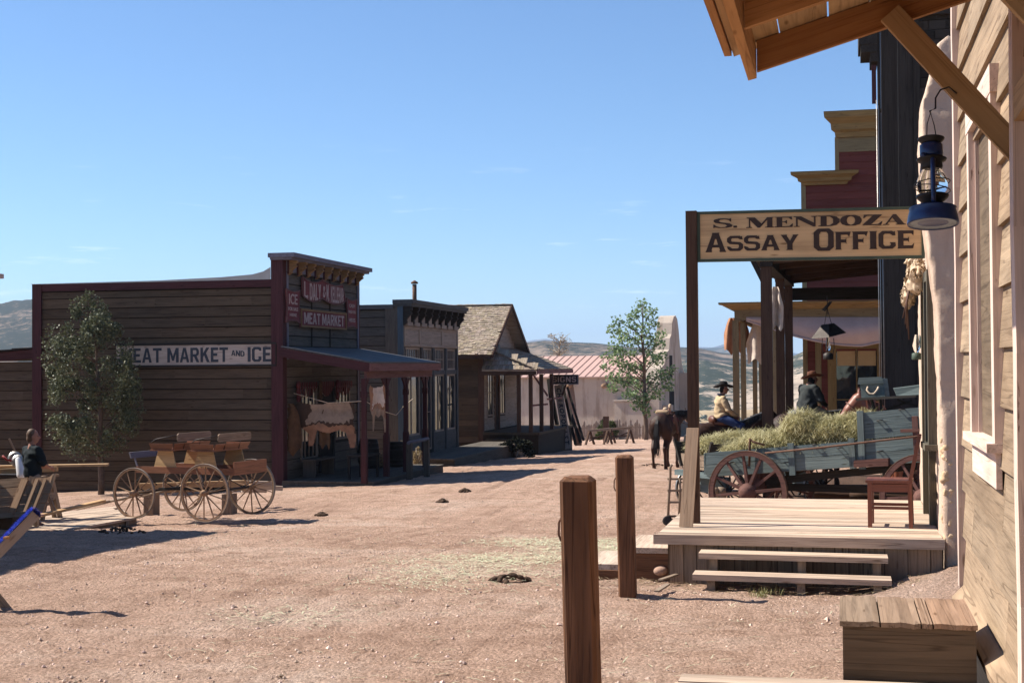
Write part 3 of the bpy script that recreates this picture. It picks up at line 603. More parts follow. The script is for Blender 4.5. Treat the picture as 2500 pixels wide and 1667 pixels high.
def meat_market():
    t = thing('meat_market', 'brown clapboard store with maroon trim, tall false front and posted porch, nearest on the left', 'building', (XF, 33.74, -.85))
    zb = -1.0
    # walls: core box kept just behind the boards
    mb = MB(); mb.bb(-20.5, XF - .03, 33.785, 39.5, zb - .4, 4.18, (.12, .12, .12)); mb.bb(XF - .28, XF - .032, 33.785, 39.56, 4.1, 4.85, (.12, .12, .12))
    mb.build('wall_core', W_BROWN, t)
    mb = MB(); siding(mb, (-20.45, 33.78, zb - .3), (1, 0, 0), (0, -1, 0), 6.75, zb - .3, 4.12, .262, lmax=5.0, gap=.022, spread=.16)
    mb.build('side_wall', W_BROWN, t)
    mb = MB(); hl = [(1.0, 2.15, -.3, 1.6), (2.35, 3.45, -.75, 1.6), (3.6, 4.75, .1, 1.6)]
    siding(mb, (XF - .03, 33.95, -.75), (0, 1, 0), (1, 0, 0), 5.55, -.75, 4.62, .262, holes=hl, lmax=2.2, gap=.02, spread=.18)
    mb.build('front_wall', W_GREY, t)
    # trim
    mb = MB(); mb.bb(-20.56, -20.3, 33.70, 33.76, zb - .3, 4.32); mb.bb(-20.299, -13.9, 33.715, 33.76, 4.13, 4.32)
    mb.bb(XF - .30, XF + .012, 33.70, 33.775, zb - .3, 4.86); mb.bb(XF - .06, XF + .016, 33.7755, 33.95, zb - .2, 4.86)
    mb.bb(XF - .06, XF + .015, 39.48, 39.60, zb - .3, 4.86); mb.build_each('corner_trim', W_MAROON, t)
    mb = MB(); mb.bb(XF + .005, XF + .03, 33.955, 34.06, 2.3, 4.5); mb.bb(XF + .002, XF + .035, 39.38, 39.47, -.6, 4.5)
    mb.bb(XF - .02, XF + .035, 33.96, 39.46, 4.52, 4.86); mb.build('frieze', W_LAV, t)
    mb = MB(); mb.bb(XF + .005, XF + .022, 35.7, 35.76, 2.25, 4.5, (.35, .33, .3)); mb.bb(XF + .005, XF + .022, 37.1, 37.16, 2.25, 4.5, (.35, .33, .3)); mb.build_each('vertical_batten', W_GREY, t)
    mb = MB(); mb.bb(XF - .34, XF + .36, 33.60, 39.75, 4.86, 4.97); mb.bb(XF - .30, XF + .28, 33.64, 39.70, 4.80, 4.858); mb.build('cornice', W_LAV, t)
    for i in range(9):
        y = 34.12 + i * .645; mb = MB(); mb.prism(bracket_poly(.36, .24), (XF + .035, y, 4.80), (1, 0, 0), (0, 0, 1), .13); mb.build('bracket', W_OCHRE, t)
        mb = MB(); mb.bb(XF + .036, XF + .075, y - .132 - .03, y - .132, 4.46, 4.80); mb.bb(XF + .036, XF + .075, y + .004, y + .03, 4.46, 4.80); mb.build('bracket_backing', W_MAROON, t)
    # flat tin roof behind the front
    mb = MB(); mb.sheet([[(-20.6, 33.72, 4.32), (-13.95, 33.72, 4.32)], [(-20.6, 39.6, 4.33), (-13.95, 39.6, 4.33)]])
    mb.bb(-20.6, -13.95, 33.8, 39.6, 4.19, 4.318); mb.prism([(-20.6, 4.322), (-13.92, 4.322), (-13.92, 4.62), (-14.1, 4.52), (-14.4, 4.45), (-15.2, 4.40), (-17, 4.35), (-20.6, 4.332)], (0, 33.70, 0), (1, 0, 0), (0, 0, 1), -.03); mb.build('roof', M_TINL, t)
    # porch
    zr = pt(908, 884, x=-11.35).z; z1 = pt(692, 845, x=XF).z
    mb = MB()
    for i in range(22):
        y = 33.55 + i * .285; mb.hexa([(XF + .02, y, z1 - .03), (-11.22, y, zr - .02), (-11.22, y + .28, zr - .02), (XF + .02, y + .28, z1 - .03), (XF + .02, y, z1), (-11.22, y, zr + .01), (-11.22, y + .28, zr + .01), (XF + .02, y + .28, z1)])
    mb.build('porch_roof', M_TIN, t)
    mb = MB(); mb.beam((XF + .02, 33.54, z1 - .16), (-11.26, 33.54, zr - .135), .04, .22); mb.beam((XF + .02, 39.84, z1 - .16), (-11.26, 39.84, zr - .135), .04, .22); mb.build_each('fascia', W_MAROON, t)
    mb = MB(); mb.bb(-11.26, -11.22, 33.52, 39.86, zr - .22, zr - .03); mb.bb(-11.45, -11.38, 33.7, 39.5, zr - .40, zr - .225); mb.build('front_fascia', W_ROSE, t)
    for k, px in enumerate((889, 943, 991, 1038)):
        p = pt(px, 1000, x=-11.42); y = p.y; mb = MB()
        mb.bb(-11.49, -11.35, y - .07, y + .07, -.75, .35); mb.bb(-11.475, -11.365, y - .055, y + .055, .35, zr - .405); mb.bb(-11.49, -11.35, y - .07, y + .07, 1.35, 1.5)
        pp = mb.build('porch_post', W_MAROON, t)
        for s in (-1, 1):
            if k == 0 and s < 0: continue
            mb = MB(); mb.prism([(0, 0), (0, -.42), (.05, -.40), (.09, -.22), (.20, -.09), (.30, -.04), (.30, 0)], (-11.40, y + s * .06, zr - .41), (0, s, 0), (0, 0, 1), -.04 * s); mb.build('corner_brace', W_MAROON, pp)
    mb = MB()
    for i in range(15): mb.bb(XF + .02 + i * .16, XF + .17 + i * .16, 33.6, 40.0, -.76, -.72)
    mb.bb(XF, -11.2, 33.62, 39.95, -1.5, -.765); mb.build('porch_floor', W_GREY, t)
    # openings
    for (s0, s1, a, b, cc, rr) in ((34.95, 36.1, -.3, 1.6, 4, 1), (37.55, 38.7, .1, 1.6, 4, 2)):
        door_window_mb(t, 'window', XF - .03, s0, s1, a, b, cc, rr, W_CREAMF, M_GLASS)
    mb = MB(); mb.bb(XF - .03, XF - .005, 36.3, 37.4, -.72, 1.55, (.35, .33, .3)); mb.bb(XF - .005, XF + .02, 36.24, 36.32, -.72, 1.6); mb.bb(XF - .005, XF + .02, 37.36, 37.44, -.72, 1.6)
    mb.bb(XF - .002, XF + .022, 36.32, 37.36, 1.52, 1.6); d = mb.build('door', W_DARK, t)
    mb = MB(); mb.ball((XF + .03, 37.28, .25), .03); mb.build('knob', M_IRON, d)
    return t, zr
MEAT, MZR = meat_market()
def curved_board(name, poly, th, mat, frame_mat, o, label, cat='sign', group=None, fw=.035):
    t = thing(name, label, cat, o, 0, group)
    # poly in (y, z) about o, facing +x
    b = MB(); b.prism(poly, o, (0, 1, 0), (0, 0, 1), th); b.build('board', mat, t)
    cy = sum(p[0] for p in poly) / len(poly); cz = sum(p[1] for p in poly) / len(poly)
    f = MB(); P = [V((o[0] + th + .006, o[1] + p[0] + (cy - p[0]) * .0, o[2] + p[1])) for p in poly]
    for a, c in zip(P, P[1:] + P[:1]): f.beam(a, c, fw, .03, (1, 0, 0), spread=.05)
    f.build('frame', frame_mat, t); return t
YX = (0, 1, 0); ZX = (0, 0, 1)
def arc(a, b, sag, n=7):
    return [(a[0] + (b[0] - a[0]) * i / n, a[1] + (b[1] - a[1]) * i / n - sag * math.sin(math.pi * i / n)) for i in range(n)]
xs_ = XF + .03
# swag shaped owners' board
p0 = pt(735, 710, x=xs_); pm = pt(783, 717, x=xs_); pe = pt(840, 740, x=xs_)
ly, my_, ry = p0.y, pm.y, pe.y; zt = pt(735, 676, x=xs_).z; zb_ = pt(735, 722, x=xs_).z
poly = arc((0, zb_ - zt), (my_ - ly, zb_ - zt), .12) + arc((my_ - ly, zb_ - zt), (ry - ly, zb_ - zt), .12) + [(ry - ly, zb_ - zt)] + [(p[0], p[1]) for p in reversed(arc((my_ - ly, 0), (ry - ly, 0), .11))] + [(p[0], p[1]) for p in reversed(arc((0, 0), (my_ - ly, 0), .11))]
sg = curved_board('swag_sign', poly, .04, W_SIGNR, W_ROSE, (xs_, ly, zt), 'red swag edged board reading L. DALY & M. KELLEHAR at the top of the false front')
xt = xs_ + .046; zc = (zt + zb_) / 2 - .09
for s, a, b in (('L.', .03, .12), ('DALY', .14, .42), ('&', .45, .52), ('M.', .53, .60), ('KELLEHAR', .62, .97)):
    W_ = (ry - ly); c_ = (a + b) / 2
    block_word(s, 'lettering', P_CREAM, sg, (xt, ly + W_ * c_, zc - .05 * abs(math.sin(c_ * 6.28)) + .03), YX, ZX, (b - a) * W_ * .9, .44 if s != '&' else .3)
# ice board
def small_board(px0, px1, py0, py1, label, lines):
    a = pt(px0, py0, x=xs_); b = pt(px1, py0, x=xs_); zt_ = a.z; z0_ = pt(px0, py1, x=xs_).z; W_ = b.y - a.y; H_ = zt_ - z0_
    poly = [(0, -H_), (.02 * W_, -H_ * .85), (.07 * W_, -.6 * H_), (.07 * W_, -.4 * H_), (.02 * W_, -.15 * H_), (.0, 0), (.2 * W_, -.045 * H_), (.5 * W_, -.07 * H_), (.8 * W_, -.045 * H_), (W_, 0), (.98 * W_, -.15 * H_), (.93 * W_, -.4 * H_), (.93 * W_, -.6 * H_), (.98 * W_, -.85 * H_), (W_, -H_), (.8 * W_, -.955 * H_), (.5 * W_, -.93 * H_), (.2 * W_, -.955 * H_)]
    s = curved_board('shaped_sign', list(reversed(poly)), .04, W_SIGNR, W_ROSE, (xs_, a.y, zt_), label)
    for tx, fz, sz, sxx in lines: fonts_text(tx, 'lettering', P_CREAM, s, (xt, a.y + W_ / 2, zt_ - H_ * fz), YX, ZX, sz, .015, th=.008, fit=(W_ * sxx, H_ * sz))
    return s
small_board(695, 728, 705, 786, 'small red board with curved edges reading ICE FOR SALE HERE on the false front', [('ICE', .29, .32, .62), ('FOR SALE', .59, .11, .72), ('HERE', .77, .09, .5)])
small_board(843, 868, 728, 800, 'small red board with curved edges reading CASH for hides, far end of the false front', [('CASH', .24, .12, .55), ('PAID FOR', .45, .10, .68), ('HIDES', .73, .13, .6)])
a = pt(731, 753, x=xs_); b = pt(842, 765, x=xs_); z0_ = pt(731, 798, x=xs_).z
t_ = thing('oblong_sign', 'long red board in an ochre frame reading MEAT MARKET across the false front', 'sign', (xs_, a.y, z0_))
m_ = MB(); m_.bb(xs_, xs_ + .035, a.y, b.y - .02, z0_, a.z, spread=0); m_.build('board', W_SIGNR, t_)
m_ = MB(); H_ = a.z - z0_; m_.bb(xs_ + .035, xs_ + .06, a.y, b.y, a.z - .05, a.z); m_.bb(xs_ + .035, xs_ + .06, a.y, b.y, z0_, z0_ + .05); m_.bb(xs_ + .035, xs_ + .058, a.y, a.y + .06, z0_ + .051, a.z - .051); m_.bb(xs_ + .035, xs_ + .058, b.y - .06, b.y, z0_ + .051, a.z - .051); m_.build('frame', W_OCHRE, t_)
W_ = b.y - a.y; block_word('MEAT', 'lettering', P_CREAM, t_, (xs_ + .042, a.y + W_ * .235, z0_ + H_ * .5), YX, ZX, W_ * .34, H_ * .62); block_word('MARKET', 'lettering', P_CREAM, t_, (xs_ + .042, a.y + W_ * .695, z0_ + H_ * .5), YX, ZX, W_ * .50, H_ * .62)
# long side sign
yy_ = 33.735; a = pt(300, 844, y=yy_); a = pt(285, 845, y=yy_); b = pt(674, 840, y=yy_); z0_ = pt(674, 889, y=yy_).z; z1_ = b.z
t_ = thing('long_sign', 'long off white board reading MEAT MARKET AND ICE on the brown side wall', 'sign', (a.x, yy_, z0_))
m_ = MB(); m_.bb(a.x, b.x, yy_ - .03, yy_, z0_, z1_, spread=0); m_.build('board', W_SIGNW, t_)
m_ = MB(); m_.bb(a.x - .03, b.x + .02, yy_ - .05, yy_ - .001, z1_ + .001, z1_ + .05); m_.bb(a.x - .03, b.x + .02, yy_ - .05, yy_ - .001, z0_ - .05, z0_ - .001); m_.bb(b.x + .001, b.x + .03, yy_ - .05, yy_ - .001, z0_, z1_); m_.build('frame', W_DARK, t_)
def wallx(px): return pt(px, 865, y=yy_).x
for s, x0, x1, sz in (('MEAT', 296, 396, .52), ('MARKET', 410, 558, .52), ('AND', 566, 598, .19), ('ICE', 606, 663, .52)):
    X0, X1 = wallx(x0), wallx(x1)
    o = block_word(s, 'lettering', P_SLATE, t_, ((X0 + X1) / 2, yy_ - .034, (z0_ + z1_) / 2 + (0 if len(s) != 3 or s != 'AND' else .03)), (1, 0, -.08 if s == 'AND' else 0), ZX, X1 - X0, .37 if s != 'AND' else .14)
# neighbouring shed to the left
t = thing('lean_to_shed', 'low brown clapboard shed with maroon roof edge at the left border of the photo', 'building', (-23, 34.6, -1.1))
m_ = MB(); siding(m_, (-26, 34.7, -1.6), (1, 0, 0), (0, -1, 0), 5.45, -1.6, 2.5, .262, gap=.02); m_.bb(-26, -20.56, 34.705, 38.5, -1.6, 2.3, (.15, .15, .15)); m_.build('wall', W_BROWN, t)
m_ = MB()
for i in range(9):
    x0 = -26 + i * .62; z = 2.33 + i * .045; m_.hexa([(x0, 34.5, z - .02), (x0 + .64, 34.5, z + .02), (x0 + .64, 38.7, z + .02), (x0, 38.7, z - .02), (x0, 34.5, z + .03), (x0 + .64, 34.5, z + .05), (x0 + .64, 38.7, z + .05), (x0, 38.7, z + .03)])
m_.build('roof', W_DARK, t)
m_ = MB(); m_.beam((-26, 34.64, 2.2), (-20.58, 34.64, 2.55), .05, .24); m_.build('fascia', W_MAROON, t)

W_SLATE = wood('dull_slate_painted_wood', (.085, .09, .092), (.055, .06, .062), bm=.3)
# ============================================================ grey storefront
def storefront():
    t = thing('storefront', 'slate grey storefront with bracketed cornice and tall glass doors, middle of the left row', 'building', (XF, 43.85, -.95))
    m = MB(); m.bb(-20.5, XF - .12, 43.905, 50.6, -1.6, 3.9, (.15, .15, .15)); m.build('wall_core', W_GREY, t)
    m = MB(); siding(m, (-20.5, 43.9, -1.4), (1, 0, 0), (0, -1, 0), 6.6, -1.4, 3.95, .30, lmax=6, gap=.02); m.build('side_wall', W_GREY, t)
    m = MB(); m.bb(XF - .58, XF - .16, 43.82, 43.875, -1.4, 4.1); m.build('corner_board', W_GREY, t)
    m = MB(); m.bb(XF - .158, XF + .02, 43.80, 43.88, -1.4, 4.1); m.build('corner_trim', W_BLUEG, t)
    m = MB(); m.bb(-20.5, XF - .3, 43.78, 50.7, 3.96, 4.1); m.build('roof', M_TIN, t)
    # upper front: cream panels
    z0 = pt(990, 846, x=XF).z; zp = pt(990, 795, x=XF).z; zt = 4.2
    m = MB(); m.bb(XF - .12, XF, 43.88, 50.6, z0, zt - .2, spread=0); m.build('upper_front', W_CREAMF, t)
    ys = (43.95, 45.75, 48.45, 50.55)
    for a, b in zip(ys, ys[1:]):
        m = MB(); m.bb(XF + .002, XF + .03, a, a + .12, z0 + .02, zp - .02); m.bb(XF + .002, XF + .03, b - .12, b, z0 + .02, zp - .02); m.bb(XF + .002, XF + .028, a + .12, b - .12, z0 + .02, z0 + .10); m.bb(XF + .002, XF + .028, a + .12, b - .12, zp - .10, zp - .02); m.bb(XF + .001, XF + .012, a + .16, b - .16, z0 + .14, zp - .14); m.build('panel_frame', W_CREAMF, t)
    m = MB(); m.bb(XF - .3, XF + .38, 43.72, 50.75, 4.12, 4.25); m.bb(XF - .3, XF + .32, 43.76, 50.72, 4.04, 4.118); m.build('cornice', W_SLATE, t)
    for i in range(9):
        y = 43.95 + i * .815; m = MB(); m.prism(bracket_poly(4.04 - zp, .28), (XF + .03, y, 4.04), (1, 0, 0), (0, 0, 1), .13); m.build('bracket', W_DARK, t)
    for i in range(8):
        y = 43.97 + i * .815; m = MB(); m.bb(XF + .005, XF + .12, y + .04, y + .62, zp + .0, zp + .12); m.bb(XF + .005, XF + .07, y + .1, y + .55, zp + .122, 4.02); m.build('panel_block', W_CREAMF, t)
    # pilasters
    for y in (43.9, 45.9, 47.3, 48.9, 50.4): 
        m = MB(); m.bb(XF - .1, XF + .02, y, y + .18, -1.0, z0 - .002); m.build('pilaster', W_SLATE, t)
    # transoms, doors, windows
    zt0 = pt(990, 912, x=XF).z; zd = -.72
    for a, b, n in ((44.08, 45.9, 9), (46.08, 47.3, 6), (47.48, 48.9, 7), (49.08, 50.4, 7)):
        w_ = door_window_mb(t, 'transom_window', XF - .1, a, b, zt0 + .1, z0 - .02, n, 2, W_CREAMF, M_GLASS)
        m = MB(); m.bb(XF - .1, XF + .0, a, b, zt0 - .05, zt0 + .098); m.build('transom_bar', W_SLATE, t)
    for a, b, k in ((44.08, 45.9, 0), (46.08, 47.3, 1), (47.48, 48.9, 0), (49.08, 50.4, 0)):
        lo = -.15 if not k else -.7
        d_ = door_window_mb(t, 'door' if k else 'shop_window', XF - .1, a, b, lo, zt0 - .052, 2, 2 if k else 1, W_CREAMF, M_GLASS)
        if not k:
            m = MB(); m.bb(XF - .1, XF - .02, a, b, -1.0, -.152); m.build('panel', W_SLATE, t)
    m = MB(); m.bb(XF - .1, -11.9, 43.8, 54.0, -1.6, -.86)
    for i in range(11): m.bb(XF + .0 + i * .155, XF + .145 + i * .155, 43.7, 54.2, -.855, -.81)
    m.build('boardwalk', W_GREY, t)
    p = pt(1012, 708, y=47.5); m = MB(); m.tube([(p.x, 47.5, 3.9), (p.x, 47.5, 4.95)], .075, 10); m.lathe([(.13, 0), (.13, .05), (.02, .12)], 10, Matrix.Translation((p.x, 47.5, 4.97))); m.build('stove_pipe', M_RUST, t)
storefront()
# ============================================================ shake roofed sign shop
def sign_shop():
    xf = -13.78; y0, y1 = 55.1, 61.3; yr = 58.2; xg = -13.3
    t = thing('shake_roofed_house', 'small gabled house with grey shake roof and corner porch, far end of the left row', 'building', (xf, y0, -1.5))
    zr = pt(1249, 745, x=xg).z; ze = pt(1200, 866, x=xg).z; ye0 = 54.6; ye1 = 61.8; wz = ze - .02
    sl_ = (zr - ze) / (yr - ye0)
    m = MB(); m.bb(-20, xf - .03, y0 + .03, y1, -2, ze - .08, (.5, .5, .5)); m.build('wall_core', W_BROWN, t)
    m = MB(); siding(m, (-20, y0, -.9), (1, 0, 0), (0, -1, 0), 6.2, -.9, ze - .02, .22, spread=.3); m.bb(-20, xf, y0 + .02, y0 + .06, -2, -.9, (.5, .45, .4)); m.build('side_wall', W_BROWN, t)
    m = MB(); hl = [(.7, 1.6, .1, 2.0), (1.95, 2.65, -.5, 2.3), (2.85, 3.8, .1, 2.0)]
    def cut(z):
        if z < ze + .0: return (0, y1 - y0)
        k = (zr - z) / sl_ - .05; return (yr - y0 - k, yr - y0 + k)
    siding(m, (xf - .03, y0, -.45), (0, 1, 0), (1, 0, 0), y1 - y0, -.45, zr - .1, .24, holes=hl, topcut=cut); m.build('front_wall', W_CREAMF, t)
    m = MB(); m.prism([(y0 - yr + .06, ze - .08), (y1 - yr - .06, ze - .08), (0, zr - .22)], (xf - .05, yr, 0), (0, 1, 0), (0, 0, 1), -.4); m.build('gable_wall', W_BROWN, t)
    m = MB(); m.bb(xf - .2, xf + .015, y0 - .04, y0 - .003 + .12, -1.8, ze - .05); m.bb(xf - .1, xf + .014, y1 - .1, y1 + .03, -1.8, ze - .05); m.build('corner_trim', W_POST, t)
    # roof of individual shakes
    def shakes(mb, o, ux, uy, L_, W2, rows, wmin=.1, wmax=.22, cutf=None, lift=.03):
        o, ux, uy = V(o), V(ux).normalized(), V(uy).normalized(); nn = ux.cross(uy).normalized()
        if nn.z < 0: nn = -nn
        st = W2 / rows
        for r in range(rows):
            s = ru(-.1, 0); v0 = W2 - (r + 1) * st
            while s < L_:
                w_ = ru(wmin, wmax); a = max(0, s); b = min(L_, s + w_ - .006)
                if b > a + .02 and (cutf is None or cutf((a + b) / 2, v0)):
                    e = ru(-.025, .02); q = ru(0, .014) + (ru(.0, .05) if rnd() < .02 else 0)
                    A = o + ux * a + uy * (v0 + e); B = o + ux * b + uy * (v0 + e); Cc = B + uy * (st * 1.6); D = A + uy * (st * 1.6)
                    k = ru(.72, 1.2); tn = (k, k * ru(.94, 1.0), k * ru(.85, 1.0))
                    mb.hexa([A + nn * (lift * .3), B + nn * (lift * .3), Cc - nn * .01, D - nn * .01, A + nn * (lift + q), B + nn * (lift + q), Cc + nn * .002, D + nn * .002], tn)
                s += w_
    m = MB()
    for sgn, ye in ((1, ye0), (-1, ye1)):
        uy = V((0, yr - ye, zr - ze)); m.hexa([(-20.2, ye, ze - .05), (xg, ye, ze - .05), (xg, yr, zr - .05), (-20.2, yr, zr - .05), (-20.2, ye, ze), (xg, ye, ze), (xg, yr, zr), (-20.2, yr, zr)])
        if sgn == 1: shakes(m, (-20.2, ye0 - .03, ze), (1, 0, 0), uy, 6.9, uy.length + .04, 26)
    m.beam((-20.2, yr - .05, zr + .03), (xg, yr - .05, zr + .03), .2, .03); m.build('roof', W_SHK, t)
    m = MB(); m.beam((xg + .02, ye0, ze - .06), (xg + .02, yr, zr - .02), .04, .16); m.beam((xg + .02, ye1, ze - .06), (xg + .02, yr, zr - .02), .04, .16); m.beam((-20.2, ye0 - .02, ze - .08), (xg, ye0 - .02, ze - .08), .04, .14)
    m.bb(xf, xf + .05, yr - 1.3, yr - 1.2, 3.0, 3.2); m.build('barge_board', W_POST, t)
    # porch roof
    xp = -11.55; yp0, yp1 = 54.9, 62.6; zp = pt(1309, 903, x=xp).z + .0; zh = ze + .28
    m = MB(); A = V((xf + .02, yp0 + .9, zh)); B = V((xf + .02, yp1 - .9, zh)); c0 = V((xf - .0, yp0, zp)); c1 = V((xp, yp0, zp)); c2 = V((xp, yp1, zp)); c3 = V((xf, yp1, zp)); dn = V((0, 0, -.04))
    m._add([c0, c1, c2, c3, A, B, c0 + dn, c1 + dn, c2 + dn, c3 + dn], [(0, 1, 4), (1, 2, 5, 4), (2, 3, 5), (6, 9, 8, 7), (0, 6, 7, 1), (1, 7, 8, 2), (2, 8, 9, 3)])
    uf = A + (V((A.x, A.y, A.z)) - A); fy = V((xf - xp, 0, zh - zp)); Lf = yp1 - yp0
    shakes(m, (xp, yp0, zp + .01), (0, 1, 0), fy, Lf, fy.length, 9, cutf=lambda a, v: a > v / fy.length * .9 and a < Lf - v / fy.length * .9)
    ny = V((0, A.y - yp0, zh - zp)); Ln = xp - xf
    shakes(m, (xf, yp0, zp + .01), (1, 0, 0), ny, Ln, ny.length, 5, cutf=lambda a, v: a < Ln - v / ny.length * Ln * .97)
    m.build('porch_roof', W_SHK, t)
    m = MB(); m.bb(xf, xp - .04, yp0 + .02, yp0 + .06, zp - .2, zp - .042); m.build('fascia', W_POST, t)
    m = MB(); m.bb(xp - .02, xp + .02, yp0, yp1, zp - .16, zp - .0); m.build('front_fascia', W_ROSE, t)
    zd = -.5
    for px, yy in ((1267, 55.15), (1296, 55.15)):
        q = pt(px, 1000, y=yy); m = MB(); m.bb(q.x - .07, q.x + .07, yy - .07, yy + .07, zd, zp - .17); m.build('porch_post', W_POST, t)
    for px in (1322, 1347):
        q = pt(px, 1000, x=xp - .1); m = MB(); m.bb(xp - .17, xp - .03, q.y - .07, q.y + .07, zd, zp - .17); m.build('porch_post', W_POST, t)
    m = MB(); q = pt(1296, 1000, y=55.15); m.beam((q.x, 55.15, .55), (xp - .1, 57.4, .55), .05, .07); m.beam((xp - .1, 57.4, .75), (xp - .1, 60.5, .75), .05, .07)
    m.beam((q.x, 55.2, 1.9), (xp - .1, 57.4, .9), .04, .08); m.build('railing', W_ROSE, t)
    m = MB(); m.bb(xf, xp + .05, 55.0, 62.4, zd - .09, zd); m.bb(xf, xp, 55.05, 62.3, -2.2, zd - .095, (.4, .38, .36)); m.build('porch_floor', W_BROWN, t)
    m = MB()
    for i in range(4): m.bb(xf + .2, -12.1, 54.9 - .32 * (i + 1), 54.9 - .32 * i, zd - .25 * (i + 1) - .05, zd - .25 * (i + 1))
    m.build('step', W_BROWN, t)
    for a, b in ((55.8, 56.7), (57.95, 58.9)): door_window_mb(t, 'window', xf - .03, a, b, .1, 2.0, 2, 2, W_CREAMF, M_GLASS)
    m = MB(); m.bb(xf - .05, xf - .01, 57.1, 57.75, -.5, 2.2, (.5, .5, .5)); m.bb(xf - .01, xf + .03, 57.0, 57.1, -.5, 2.3, (2, 2, 2)); m.bb(xf - .01, xf + .03, 57.75, 57.85, -.5, 2.3, (2, 2, 2)); m.bb(xf - .01, xf + .028, 57.1, 57.75, 2.15, 2.3, (2, 2, 2)); m.build('door', W_POST, t)
    return xp, zp, zd
SX, SZP, SZD = sign_shop()
# SIGNS board
a = pt(1343, 915, y=60.6); b = pt(1412, 914, y=60.6); z0 = pt(1412, 938, y=60.6).z
t_ = thing('hanging_sign', 'dark board reading SIGNS sticking out from the porch of the shake roofed house', 'sign', (a.x, 60.6, z0))
m_ = MB(); m_.bb(a.x, b.x, 60.6, 60.65, z0, b.z, spread=0); m_.build('board', W_DARK, t_)
m_ = MB(); m_.bb(a.x, b.x, 60.58, 60.6, b.z - .04, b.z, spread=0); m_.bb(a.x, b.x, 60.58, 60.6, z0, z0 + .04, spread=0); m_.bb(b.x - .04, b.x, 60.58, 60.6, z0 + .04, b.z - .04); m_.build('frame', W_LAV, t_)
block_word('SIGNS', 'lettering', P_CREAM, t_, ((a.x + b.x) / 2 + .0, 60.59, (z0 + b.z) / 2 + .005), (1, 0, 0), ZX, (b.x - a.x) * .84, (b.z - z0) * .56, .2)
m_ = MB(); m_.beam((SX - .1, 60.62, .85), (b.x - .55, 60.62, z0), .06, .08); m_.build('brace', W_POST, t_)
# leaning vertical board with stacked lettering and leaning poles
p0 = pt(1386, 1095, y=60.6); p1 = pt(1362, 940, y=61.2); 
t_ = thing('leaning_sign_board', 'tall narrow white board with stacked letters leaning against the sign maker\'s porch', 'sign', (p0.x, 61.6, p0.z))
m_ = MB(); m_.beam(p0, p1, .34, .04, (0, -1, .1)); m_.build('board', W_SIGNW, t_)
d_ = (p1 - p0).normalized()
for i, ch in enumerate('CHIROPODIST'):
    c_ = p1.lerp(p0, .08 + i * .082) + V((0, -.035, 0)); fonts_text(ch, 'lettering', P_SLATE, t_, c_, -d_, V((1, 0, 0)), .27, .03, th=.006)
for (xa, ya, xb, yb, w_, n_) in ((1405, 1085, 1372, 930, .12, 0), (1425, 1075, 1385, 945, .1, 0), (1365, 1060, 1340, 930, .18, 0), (1352, 1050, 1338, 925, .12, 0), (1418, 1080, 1390, 1000, .14, 0)):
    m_ = MB(); m_.beam(pt(xa, ya, y=62.0 + n_), pt(xb, yb, y=62.8 + n_), w_, .05, (0, -1, .1))
    solo(m_, 'leaning_plank', W_DARK, 'weathered dark plank leaning in the bundle beside the sign shop porch', 'plank', 'planks leaning beside the sign shop')
